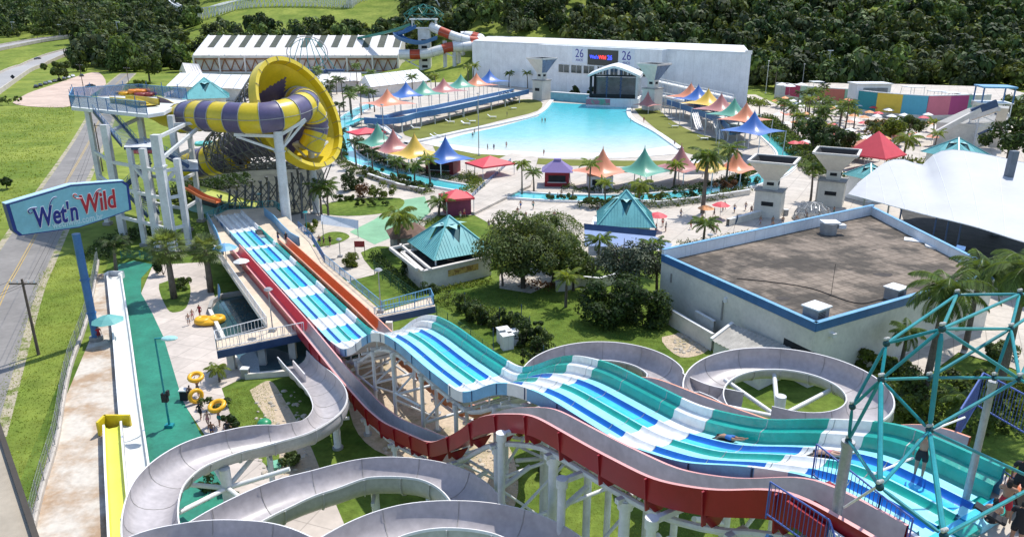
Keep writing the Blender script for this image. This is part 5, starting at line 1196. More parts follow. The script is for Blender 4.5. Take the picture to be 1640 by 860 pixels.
# ================================================================ TENTS, UMBRELLAS, DECKS, KIOSKS
def tent(u,v,col,size,zs,za,label,group,rz=R(40),poles=True,skirt=None):
    p=vpt(u,v,1); p=at(u,v,za); t=thing('peaked_tent',label,'tent',(p.x,p.y,0),rz,group)
    m=MATS['canvas_'+col]; G=[]; h=size/2; N_=32
    for i in range(13):
        f=i/12; row=[]
        for k in range(N_):
            a=2*math.pi*k/N_; c,s=math.cos(a),math.sin(a); sq=1/max(abs(c),abs(s)); rr=h*f*(sq**f); 
            sag=.07*h*f*(1-abs(abs(c)-abs(s)))*0; edge=(1-.06*f*(1-min(1,abs(abs(c)-abs(s))*1.6)**.5)*0)
            z=zs+(za-zs)*(1-f)**2.15 - .10*h*math.sin(math.pi*f)*.3
            # scallop the eaves between the corners
            dev=1-min(1,(sq-1)/.414); rr*=1-.05*f*dev; z+=.22*f*dev
            row.append((rr*c,rr*s,z))
        G.append(row)
    mb=MB(); mb.grid(G,m,closev=True)
    for k in range(8):
        a=math.pi/4*k
    mb.build('canvas',t,smooth=True)
    mb=MB(); 
    for sx in(-1,1):
        for sy in(-1,1):
            mb2=MB(); mb2.cyl((sx*h*.95,sy*h*.95,0),(sx*h*.98,sy*h*.98,zs+.1),.11,steel_w,n=6); mb2.build('pole',t)
    mb=MB(); mb.cyl((0,0,za-.15),(0,0,za+.45),.1,m,.02,n=6); mb.build('peak_cap',t)
    return t
gl='peaked tents over the left elevated deck'; gr='peaked tents over the right elevated deck'; gf='peaked tents round the front of the wave pool'
tent(620,142,'orange',13.0,7.0,11.6,'big orange peaked tent at the near left end of the left deck',gl)
tent(650,131,'blue',12.6,7.0,11.6,'blue peaked tent second from the left on the left deck',gl)
tent(678,129,'green',12.6,7.0,11.6,'green peaked tent between the blue and dusty pink ones on the left deck',gl)
tent(710,125,'dusty',12.6,7.0,11.6,'dusty pink peaked tent midway along the left deck',gl)
tent(738,119,'green',12.6,7.0,11.6,'green peaked tent between the dusty pink and far orange ones',gl)
tent(763,117,'orange',12.6,7.0,11.6,'small far orange peaked tent near the right end of the left deck',gl)
tent(784,112,'blue',12.6,7.0,11.6,'far blue peaked tent at the right end of the left deck',gl)
tent(1107,133,'orange',12.2,6.6,11.2,'far orange peaked tent at the left end of the right deck',gr)
tent(1119,136,'blue',12.2,6.6,11.2,'blue peaked tent between orange and yellow on the right deck',gr)
tent(1135,142,'yellow',12.2,6.6,11.2,'yellow peaked tent on the right deck',gr)
tent(1156,150,'dusty',12,6.6,11.2,'dusty pink peaked tent on the right deck',gr)
tent(1177,157,'green',11,6.6,11.2,'green peaked tent on the right deck',gr)
tent(1196,164,'orange',10.5,6.6,11.2,'near orange peaked tent beside the last blue one on the right deck',gr)
tent(1209,178,'blue',11.5,6.4,11.2,'nearest blue peaked tent at the right end of the right deck',gr)
tent(604,197,'green',9.2,3.4,8.2,'green peaked tent beside the red canopy left of the pool',gf)
tent(629,206,'dusty',9.4,3.4,8.2,'dusty pink peaked tent left of the yellow one',gf)
tent(663,213,'yellow',9.4,3.4,8.2,'yellow peaked tent left of the pool entrance',gf)
tent(713,218,'blue',9.4,3.4,8.4,'large blue peaked tent over a snack bar left of the path',gf)
tent(966,237,'orange',9.6,3.2,8.0,'orange peaked tent right of the purple kiosk',gf)
tent(1033,236,'green',9.6,3.2,8.0,'green peaked tent in the middle of the front row',gf)
tent(1092,232,'dusty',8.6,3.2,8.0,'dusty pink peaked tent at the right corner of the pool',gf)
tent(1136,240,'yellow',8.6,3.2,7.0,'yellow peaked tent behind the tall palms',gf)
tent(1181,238,'orange',8.0,3.0,7.2,'orange-red peaked tent behind the palm left of the hopper tower',gf)
tent(1038,146,'dusty',7.5,2.6,7.5,'small brownish peaked tent beside the stage',gf)
# snack bar below the blue tent, lifeguard hut etc.
def kiosk(name,u,v,w,d,h,rz,wallm,label,cat='kiosk',roofm=None,rh=1.6,opening=True,over=.7):
    p=at(u,v); t=thing(name,label,cat,(p.x,p.y,0),rz)
    mb=MB(); mb.box((0,0,h/2),(w,d,h),wallm); mb.build('wall',t)
    if opening: mb=MB(); mb.box((0,-d/2-.02,h*.55),(w*.7,.08,h*.45),dark); mb.build('counter_opening',t); mb=MB(); mb.box((0,-d/2-.2,h*.32),(w*.78,.5,.08),white); mb.build('counter',t)
    if roofm:
        q=[(-w/2-over,-d/2-over,h),(w/2+over,-d/2-over,h),(w/2+over,d/2+over,h),(-w/2-over,d/2+over,h)]; k=.22
        q2=[(x*k,y*k,h+rh) for x,y,_ in q]; mb=MB(); mb.add(q+q2,[(0,1,5,4),(1,2,6,5),(2,3,7,6),(3,0,4,7),(4,5,6,7),(3,2,1,0)],roofm); mb.build('roof',t)
        mb=MB(); mb.box((0,0,h+rh+.15),(w*.3,d*.3,.35),roofm); mb.build('vent_cap',t)
    return t
kiosk('snack_bar',710,276,6.5,5,2.9,R(-15),mat('maroon_wall',(.20,.03,.035),.6,.1,1),'dark red snack bar under the blue peaked tent')
kiosk('ticket_kiosk',892,296,5.0,4.4,3.1,R(-4),mat('crimson_wall',(.30,.02,.035),.6,.1,1),'small crimson kiosk with a purple hipped roof beside the central path',roofm=MATS['canvas_violet'],rh=2.0)
kiosk('food_kiosk',960,300,5.0,4,2.6,0,wall_w,'white food stall under the orange peaked tent')
kiosk('food_kiosk',1120,275,7.0,4,2.4,R(10),wall_w,'white stall wall under the yellow tent behind the palms')
def canopy(u,v,z,w,d,h,rz,m,label,posts=True,name='canopy_tent',zb=0):
    p=at(u,v,z); t=thing(name,label,'canopy',(p.x,p.y,0),rz)
    q=[(-w/2,-d/2,z),(w/2,-d/2,z),(w/2,d/2,z),(-w/2,d/2,z)]; mb=MB(); mb.add(q+[(0,0,z+h)],[(0,1,4),(1,2,4),(2,3,4),(3,0,4)],m)
    for i in range(4): mb.beam(q[i],q[(i+1)%4],.06,.35,m)
    mb.build('cover',t)
    if posts:
        for x,y,_ in q: mb=MB(); mb.cyl((x*.95,y*.95,zb),(x*.95,y*.95,z),.07,steel_w,n=6); mb.build('post',t)
    return t
rf=mat('coral_red_canvas',(.68,.07,.09),.6,.05,.5)
canopy(785,262,2.9,8.5,7,1.7,R(35),rf,'large coral red canopy beside the blue tent at the pool entrance')
t=canopy(731,315,3.0,5.2,5,1.4,R(20),rf,'coral red canopy kiosk on the bridge railing path'); mb=MB(); mb.box((0,0,1.4),(4.2,3.9,2.8),mat('plum_wall',(.22,.04,.09),.6,.1,1)); mb.build('wall',t)
canopy(586,212,5.0,8,6.5,1.2,R(38),rf,'red sloping canopy behind the green tent at left')
canopy(1402,247,3.6,9.5,9.5,5.2,R(38),rf,'large red pyramid tent behind the hopper towers')
canopy(1384,235,3.4,6,6,2.0,R(38),mat('salmon_canvas',(.72,.26,.16),.6,.05,.5),'salmon canopy just left of the red pyramid tent')
canopy(1340,215,3.2,9,5,1.2,R(15),mat('dark_red_canvas',(.45,.04,.04),.6,.05,.5),'dark red flat canopy among the palms right of the lazy river')
# dome
p=at(1301,352); t=thing('glass_dome','small geodesic dome of steel struts on the plaza','dome',(p.x,p.y,0))
mb=MB(); rD=3.1; rows=[(rD,0),(rD*.98,.9),(rD*.80,1.8),(rD*.42,2.5),(0.05,2.75)]; prev=None
for j,(r_,z) in enumerate(rows):
    n_=12; pt=[(r_*math.cos(2*math.pi*(k+.5*(j%2))/n_),r_*math.sin(2*math.pi*(k+.5*(j%2))/n_),z+.35) for k in range(n_)]
    for k in range(n_): mb.beam(pt[k],pt[(k+1)%n_],.07,.07,steel_g)
    if prev:
        for k in range(n_): mb.beam(prev[k],pt[k],.07,.07,steel_g); mb.beam(prev[(k+1)%n_] if j%2 else prev[k-1],pt[k],.07,.07,steel_g)
    prev=pt
mb.build('strut_shell',t)
mb=MB(); mb.cyl((0,0,0),(0,0,.35),3.4,mat('dome_plinth',(.30,.29,.27),.8,.1,1),n=24); mb.build('plinth',t)
mb=MB(); mb.sphere((0,0,.4),2.75,seethrough(mat('dome_clear_panel',(.52,.54,.54),.15,.15,1),.72),16,12,(1,1,.86)); mb.build('cover',t,smooth=True)
# screen wall beside hopper
mb=MB(); mb.add([at(1306,322),at(1342,322),(at(1342,322)+Vector((0,0,5.8))),(at(1306,322)+Vector((0,0,4.8))),at(1306,322)+Vector((0,.3,0)),at(1342,322)+Vector((0,.3,0)),at(1342,322)+Vector((0,.3,5.8)),at(1306,322)+Vector((0,.3,4.8))],[(0,1,2,3),(5,4,7,6),(3,2,6,7),(0,3,7,4),(2,1,5,6)],wall_c); tag(mb.build('screen_wall'),'leaning beige screen wall beside the hopper tower','wall')
# elevated decks with blue flank, columns and toboggan chutes
def eldeck(l,z,label,cat='deck'):
    P=catmull(pts(l,z),6); t=thing('elevated_deck',label,cat,tuple(V2(P[len(P)//2])))
    mb=MB(); sweep(mb,P,[(-3.2,-.3),(-3.2,0),(3.2,0),(3.2,-.3)],MATS['deck_pale']); childify(mb.build('slab'),t)
    for sg in (-1,1): mb=MB(); sweep(mb,P,[(sg*3.3-.08,-.5),(sg*3.3-.08,1.15),(sg*3.3+.08,1.15),(sg*3.3+.08,-.5)],blue); childify(mb.build('flank_panel'),t); mb=MB(); sweep(mb,P,[(sg*3.3-.12,1.15),(sg*3.3-.12,1.28),(sg*3.3+.12,1.28),(sg*3.3+.12,1.15)],blue_l); childify(mb.build('hand_rail'),t)
    F=frames(P)
    for i in range(1,len(P),3):
        for sg in (-1,1): p=F[i][0]+F[i][1]*(sg*3); mb=MB(); mb.cyl((p.x,p.y,0),(p.x,p.y,z-.3),.2,steel_w,n=8); childify(mb.build('column'),t)
    return t,P
DL,PDL=eldeck([(592,193),(625,194),(655,186),(700,178),(745,168),(790,158),(835,148)],3.4,'long blue-sided elevated deck under the left row of tents')
DR,PDR=eldeck([(1082,165),(1105,172),(1130,181),(1155,189),(1175,198),(1190,212)],3.4,'blue-sided elevated deck under the right row of tents')
def chute(a,b,m,label,w=1.1,rim_=None):
    P=catmull([a,a.lerp(b,.33)-Vector((0,0,.2)),a.lerp(b,.66)-Vector((0,0,.3)),b],4); mb=MB(); sweep(mb,P,[(-w/2,.4),(-w/2+.1,0),(w/2-.1,0),(w/2,.4),(w/2+.12,.4),(w/2,-.12),(-w/2,-.12),(-w/2-.12,.4)],m); return tag(mb.build('toboggan_chute'),label,'water slide')
chute(at(1111,182,4.2),at(1119,209,.3),white,'left of the two parallel white chutes dropping from the right deck')
chute(at(1114,182,4.2),at(1123,209,.3),white,'right of the two parallel white chutes dropping from the right deck')
chute(at(1145,192,4.2),at(1152,223,.3),white,'left one of the nearer pair of white chutes below the right deck')
chute(at(1148,192,4.2),at(1156,223,.3),white,'right one of the nearer pair of white chutes below the right deck')
chute(at(1152,192,4.2),at(1158,205,2),white,'short white chute beside the nearer pair on the right deck')
chute(at(1190,208,3.6),at(1172,216,1),blue_l,'blue tube end at the near end of the right deck',2.2)
for i,(a,b,l) in enumerate(((at(800,152,4),at(812,166,.3),'left'),(at(806,150,4),at(819,163,.3),'second'),(at(813,148,4),at(826,160,.3),'third'),(at(820,146,4),at(831,156,.3),'last'))):
    chute(a,b,white,l+' of the four white chutes at the far right end of the left deck')
chute(at(597,190,4),at(640,222,.5),white,'long pale chute running down from the left end of the left deck',1.6)
mb=MB(); P=pts([(560,200),(580,192),(600,196),(612,206)],1.0); sweep(mb,P,[(-1.4,.5),(-1.2,0),(1.2,0),(1.4,.5)],water,closev=False); tag(mb.build('catch_trough'),'turquoise catch trough at the left end of the left deck','trough')
# ---------------- umbrellas and loungers
def umbrella(r,h,m,n=8,curl=.25):
    t=thing('parasol','',"umbrella"); G=[]
    mb=MB()
    top=(0,0,h+.42*r); rim_=[(r*math.cos(2*math.pi*k/n),r*math.sin(2*math.pi*k/n),h) for k in range(n)]; mid=[(r*.55*math.cos(2*math.pi*k/n),r*.55*math.sin(2*math.pi*k/n),h+.24*r) for k in range(n)]
    mb.add([top]+mid+rim_,[(0,1+k,1+(k+1)%n) for k in range(n)]+[(1+k,1+n+k,1+n+(k+1)%n,1+(k+1)%n) for k in range(n)],m); mb.build('canopy',t)
    mb=MB(); mb.cyl((0,0,0),(0,0,h+.45*r),.035,steel_g,n=6); mb.cyl((0,0,0),(0,0,.12),.3,cdark,n=10); mb.build('pole',t)
    return t
UM={c:umbrella(1.45,2.15,m) for c,m in dict(red=rf,orange=mat('orange_canvas',(.75,.30,.10),.6,.05,.5),white=white,blue=mat('sky_canvas',(.15,.36,.62),.5,.05,.5),teal=mat('seafoam_canvas',(.13,.38,.36),.6,.06,.5),salmon=mat('salmon_canvas',(.72,.26,.16))).items()}
used=set()
def put(lib,key,loc,rz,label,group=None,scale=None):
    o=lib[key]
    if (id(lib),key) not in used:
        used.add((id(lib),key)); o.location=loc; o.rotation_euler=(0,0,rz); o['label']=label
        if group: o['group']=group
        if scale: o.scale=(scale,)*3
        return o
    return dup(o,loc,rz,label,group,scale)
for (u,v,c,s,l) in ((1053,345,'red',1.15,'red parasol on the path right of the kiosk with the blue awning'),(1155,327,'red',1.1,'red parasol under the tall palms near the river wall'),(1131,330,'orange',1.0,'pale orange parasol half behind the tall palm trunk'),(360,397,'blue',1.1,'pale blue parasol at the left end of the run-out deck'),(172,512,'teal',1.15,'teal parasol shading the attendant beside the big sign post'),(385,408,'white',.7,'small white parasol at the head of the red slide')):
    z=2.6 if v<390 or v>500 else Z3+2.4
    p=at(u,v,z); p.z=0 if z<3 else Z3; put(UM,c,p,rnd.random(),l,None,s)
gu='parasols on the sunbathing terraces at right'
up=[]
for i in range(84):
    v=rnd.uniform(158,232); u=rnd.uniform(1228+ (v-158)*.5,1420+(v-158)*.3) if i%3 else rnd.uniform(1380,1500)
    up.append((u,v))
up.sort()
names={'orange':'orange','white':'white','salmon':'salmon pink','red':'red'}
for i,(u,v) in enumerate(up):
    c=['orange','white','salmon','white','red'][i%5]; p=at(u,v,2.4); p.z=0
    put(UM,c,p,rnd.random(),names[c]+' parasol on the crowded sunbathing terrace between the palms at right',gu+' ('+names[c]+')',1.15)
def lounger():
    t=thing('sun_lounger','','sun lounger'); mb=MB(); mb.box((0,0,.35),(.7,1.3,.06),white); mb.build('seat',t)
    mb=MB(); mb.hexa([(-.35,.65,.33),(.35,.65,.33),(.35,1.25,.75),(-.35,1.25,.75),(-.35,.65,.38),(.35,.65,.38),(.35,1.22,.8),(-.35,1.22,.8)],white); mb.build('backrest',t)
    for x in(-.3,.3):
        for y in(-.55,.6): mb=MB(); mb.box((x,y,.17),(.06,.06,.33),white); mb.build('leg',t)
    return t
LN={'l':lounger()}
for (u,v) in ((668,208),(694,193),(700,186),(723,198),(738,187),(748,201),(757,197),(790,190),(700,222),(706,220)):
    p=at(u,v); put(LN,'l',p+Vector((0,0,.08)),rnd.uniform(1,2),'white sun lounger on the left lawn of the wave pool','sun loungers on the left pool lawn',1.6)
for (u,v) in ((823,176),(1075,192),(1081,205),(1128,225),(1063,183)):
    p=at(u,v); put(LN,'l',p+Vector((0,0,.08)),rnd.uniform(1,2),'white sun lounger on the right side of the wave pool','sun loungers right of the wave pool',1.6)
for i in range(70):
    v=rnd.uniform(165,236); u=rnd.uniform(1225+(v-158)*.5,1440+(v-158)*.3); p=at(u,v); put(LN,'l',p,rnd.uniform(0,3),'white sun lounger on the crowded terrace at right','sun loungers on the right terrace',1.3)
# cabanas on the terrace
def cabana(p,rz,s,m,label):
    t=thing('cabana',label,'cabana',tuple(p),rz)
    for x in(-1,1):
        for y in(-1,1): mb=MB(); mb.beam((x*1.7*s,y*1.5*s,0),(x*1.5*s,y*1.4*s,2.7*s),.14,.14,white); mb.build('post',t)
    mb=MB(); mb.box((0,0,2.75*s),(3.4*s,3.2*s,.18),white); mb.build('roof',t)
    mb=MB(); mb.box((0,.2,.45*s),(2.4*s,2.0*s,.9*s),m); mb.build('daybed',t); return t
cabana(at(1459,161,4.6),.2,1.7,dark,'white cabana with tied curtains and dark seats on the terrace, left of the row')
cabana(at(1497,163,4.6),.1,1.3,blue_l,'white cabana with a blue daybed on the terrace')
cabana(at(1520,166,4.6),.1,1.3,mat('aqua_raft',(.12,.50,.48)),'white cabana with an aqua daybed on the terrace')
cabana(at(1540,167,4.6),.1,1.2,navy,'white cabana with a navy daybed on the terrace')
cabana(at(1562,168,4.6),.1,1.2,wall_c,'rightmost white cabana behind the blue stair tower')
cabana(at(1306,146,4.6),.1,1.3,wall_c,'white cabana frame at the left end of the terrace')
t=thing('terrace_bar','white rounded bar building with a dark front on the terrace','building',tuple(at(1390,158,4.6)))
mb=MB(); mb.box((0,0,2.6),(12,7,5.2),wall_w); mb.build('wall',t); mb=MB(); mb.box((.6,-3.55,2.2),(8.6,.12,3.6),MATS['stage_backdrop']); mb.build('shopfront',t); mb=MB(); mb.box((0,0,5.35),(12.8,8,.35),white); mb.build('roof',t)
for u,v in ((1265,140),(1283,138),(1252,138)): 
    p=at(u,v,7.5); put(UM,'white',Vector((p.x,p.y,4.6)),0,'white parasol on the upper terrace behind the magenta wall','white parasols on the upper terrace',1.5)
# folded parasols by the wall
def folded():
    t=thing('folded_parasol','','umbrella'); mb=MB(); mb.cyl((0,0,.3),(0,0,1.3),.2,navy,.14,n=10); mb.cyl((0,0,1.3),(0,0,2.1),.14,navy,.04,n=10); mb.build('cloth',t,smooth='auto')
    mb=MB(); mb.cyl((0,0,1.25),(0,0,1.45),.16,white,n=10); mb.build('strap',t); mb=MB(); mb.cyl((0,0,0),(0,0,2.3),.03,steel_g,n=6); mb.cyl((0,0,0),(0,0,.1),.25,cdark,n=10); mb.build('pole',t); return t
FO={'f':folded()}
for i,(u,v) in enumerate(((1075,494),(1080,496),(1086,499),(1092,502),(1101,508),(1106,513),(1118,520))):
    put(FO,'f',at(u,v),0,'folded navy parasol with a white strap stored against the beige building wall','folded parasols stored by the beige wall',1.15)
# ================================================================ VEGETATION
rng=np.random.default_rng(11)
def crown_verts(rx,ry,rz,nb,nl,size,seed,rb=(.24,.46),up=.25,flat=1.0,jit=.36):
    r=np.random.default_rng(seed)
    d=r.normal(size=(nb,3)); d/=np.linalg.norm(d,axis=1)[:,None]; rad=r.uniform(.2,.95,nb)**.6*.82
    c=d*rad[:,None]*np.array([rx,ry,rz]); br=r.uniform(*rb,nb)*min(rx,ry,rz)*1.05
    k=r.integers(0,nb,nl); n=r.normal(size=(nl,3)); n[:,2]+=up; n/=np.linalg.norm(n,axis=1)[:,None]
    rr=br[k]*r.uniform(.72,1.08,nl)
    p=c[k]+n*rr[:,None]*np.array([1,1,flat])
    # leaf frames
    nn=n+r.normal(size=(nl,3))*jit; nn/=np.linalg.norm(nn,axis=1)[:,None]
    t=np.cross(nn,r.normal(size=(nl,3))); t/=np.linalg.norm(t,axis=1)[:,None]; b=np.cross(nn,t)
    s=size*r.uniform(.6,1.35,nl)[:,None]
    q=np.stack([p-t*s,p-b*s*.55+nn*s*.12,p+t*s,p+b*s*.55+nn*s*.12],axis=1)
    return q.reshape(-1,3)
def trunk_mesh(h,r,nlimb,spread,seed,m=None):
    rr=random.Random(seed); mb=MB(); top=Vector((rr.uniform(-.3,.3),rr.uniform(-.3,.3),h*.55)); mb.cyl((0,0,-.2),top,r,m or bark_d,r*.7,n=8)
    for k in range(nlimb):
        a=2*math.pi*k/nlimb+rr.random(); e=top+Vector((math.cos(a)*spread,math.sin(a)*spread,h*.45*rr.uniform(.7,1.1))); mid=top.lerp(e,.5)+Vector((0,0,-.1*h*.3)); mb.cyl(top-Vector((0,0,.1)),mid,r*.5,m or bark_d,r*.35,n=6); mb.cyl(mid,e,r*.35,m or bark_d,r*.12,n=6)
    return mb
def tree(loc,h,rx,ry,rz,label,m=leaf_m,seed=1,nl=6000,size=.22,nb=26,cat='tree',name='broadleaf_tree',group=None,rzrot=0,cz=None,trunk_r=None):
    t=thing(name,label,cat,tuple(loc),rzrot,group)
    v=crown_verts(rx,ry,rz,nb,nl,size,seed); v[:,2]+= (cz if cz is not None else h-rz*.9)
    quads('crown',v,m,t); trunk_mesh(h*.9,trunk_r or max(.12,h*.035),5,rx*.55,seed).build('trunk',t); return t
def shrub(u,v,rx,ry,rz,label,m=leaf_m,seed=1,nl=900,size=.16,nb=10,group=None,z=0,name='shrub',cat='shrub'):
    p=at(u,v,z); t=thing(name,label,cat,tuple(p),0,group); vv=crown_verts(rx,ry,rz,nb,nl,size,seed,up=.5); vv[:,2]=np.maximum(vv[:,2]+rz*.75,.02); quads('foliage',vv,m,t)
    mb=MB(); 
    for k in range(3): a=k*2.1; mb.cyl((0,0,0),(rx*.4*math.cos(a),ry*.4*math.sin(a),rz),.05,bark_d,.02,n=5)
    mb.build('stem',t); return t
# --- palms
def frond_verts(L,e0,droop,npair,ll,rr,az,base,wid=.05):
    """returns quads (N*4,3) for one pinnate frond"""
    out=[]; pts_=[];p=np.array(base,float);th=e0
    N=npair; step=L/N
    for i in range(N+1):
        pts_.append(p.copy()); d=np.array([math.cos(az)*math.cos(th),math.sin(az)*math.cos(th),math.sin(th)]); p=p+d*step; th-=droop/N*(.6+.8*i/N)
    sd=np.array([-math.sin(az),math.cos(az),0])
    for i in range(N):
        a,b=pts_[i],pts_[i+1]; w=.035*L/4
        out+= [a-sd*w,b-sd*w,b+sd*w,a+sd*w]
        f=i/N; l=ll*(math.sin(math.pi*min(1,.18+f*.82))**.6)*rr.uniform(.85,1.1)
        if f<.1: continue
        t=(b-a)/np.linalg.norm(b-a)
        for s in(-1,1):
            dr=sd*s*.80+t*.55+np.array([0,0,-.38-.35*f+rr.uniform(-.12,.1)]); dr/=np.linalg.norm(dr)
            e=a+dr*l; e[2]-=l*.12; ww=t*wid
            mid=(a+e)/2+np.array([0,0,l*.05])
            out+=[a-ww*.6,mid-ww,e,mid+ww]
    return out
def palm_lib(h,L,nf,npair,ll,seed,m,tr=.17,e0=(0.1,1.25),droop=1.6,wid=.07,lean=.3,name='palm_tree',shaft=True):
    rr=random.Random(seed); t=thing(name,'','palm tree'); V=[]
    top=np.array([rr.uniform(-lean,lean),rr.uniform(-lean,lean),h])
    for k in range(nf):
        az=2*math.pi*k*.618*1.0+rr.uniform(-.2,.2); f=k/nf; e=e0[0]+(e0[1]-e0[0])*f+rr.uniform(-.12,.12)
        V+=frond_verts(L*rr.uniform(.85,1.08),e,droop*rr.uniform(.8,1.15),npair,ll,rr,az,top,wid)
    quads('crown',np.array(V),m,t)
    mb=MB(); n=7; P=[Vector((top[0]*(i/n)**2,top[1]*(i/n)**2,h*i/n)) for i in range(n+1)]
    for i in range(n): mb.cyl(P[i],P[i+1],tr*(1.25-.5*i/n),bark,tr*(1.25-.5*(i+1)/n),n=9,cap=False)
    mb.build('trunk',t,smooth=True)
    if shaft: mb=MB(); mb.cyl(Vector(top)-Vector((0,0,.9)),Vector(top)+Vector((0,0,.15)),tr*.85,mat('crown_shaft',(.16,.20,.06),.5,.15,2),tr*.45,n=8); mb.build('crown_shaft',t,smooth=True)
    return t
PL={}
PL['a']=palm_lib(1.0*6,2.7,16,16,.75,1,leaf_p,wid=.10); PL['b']=palm_lib(6,2.5,14,16,.7,2,leaf_y,wid=.10); PL['c']=palm_lib(6,2.9,18,16,.8,3,leaf_p,e0=(-.3,1.2),wid=.10)
PL['d']=palm_lib(6,2.3,13,14,.7,4,leaf_d,wid=.10)
PL['R']=palm_lib(9,4.0,20,30,1.15,5,leaf_p,tr=.34,e0=(-.4,1.2),droop=1.7,wid=.09)
PL['Y']=palm_lib(4,3.2,16,24,1.0,6,leaf_y,tr=.2,e0=(-.2,1.25),droop=1.9,wid=.09)
PL['G']=palm_lib(9,4.4,22,40,1.25,8,leaf_p,tr=.30,e0=(-.5,1.2),droop=1.8,wid=.07)
HH=dict(a=6,b=6,c=6,d=6,R=9,Y=4,G=9)
def palm(k,u,vb,vc,label,group=None,h=None):
    p=at(u,vb); 
    if h is None: q=vpt(u,vc,p.y); h=max(1.2,q.z)
    s=h/HH[k]; sc=(1,1,s) if False else None
    o=put(PL,k,p,rnd.random()*6,label,group)
    # scale height through the trunk only: keep the crown its natural size
    return o,h
def put_palm(k,u,vb,vc,label,group=None,cs=1.0):
    p=at(u,vb); q=vpt(u,vc,p.y); h=max(1.5,q.z); src=PL[k]
    r=dup(src,tuple(p),rnd.random()*6,label,group)
    for ch in r.children:
        if ch.name.startswith('trunk'): ch.scale=(cs,cs,h/HH[k])
        else: ch.scale=(cs,cs,cs); ch.location=(0,0,h-HH[k]*cs)
    for ch in r.children:
        if not ch.name.startswith('trunk'):
            # follow the lean of the trunk top
            pass
    return r
gp='palms round the lazy river and pool'
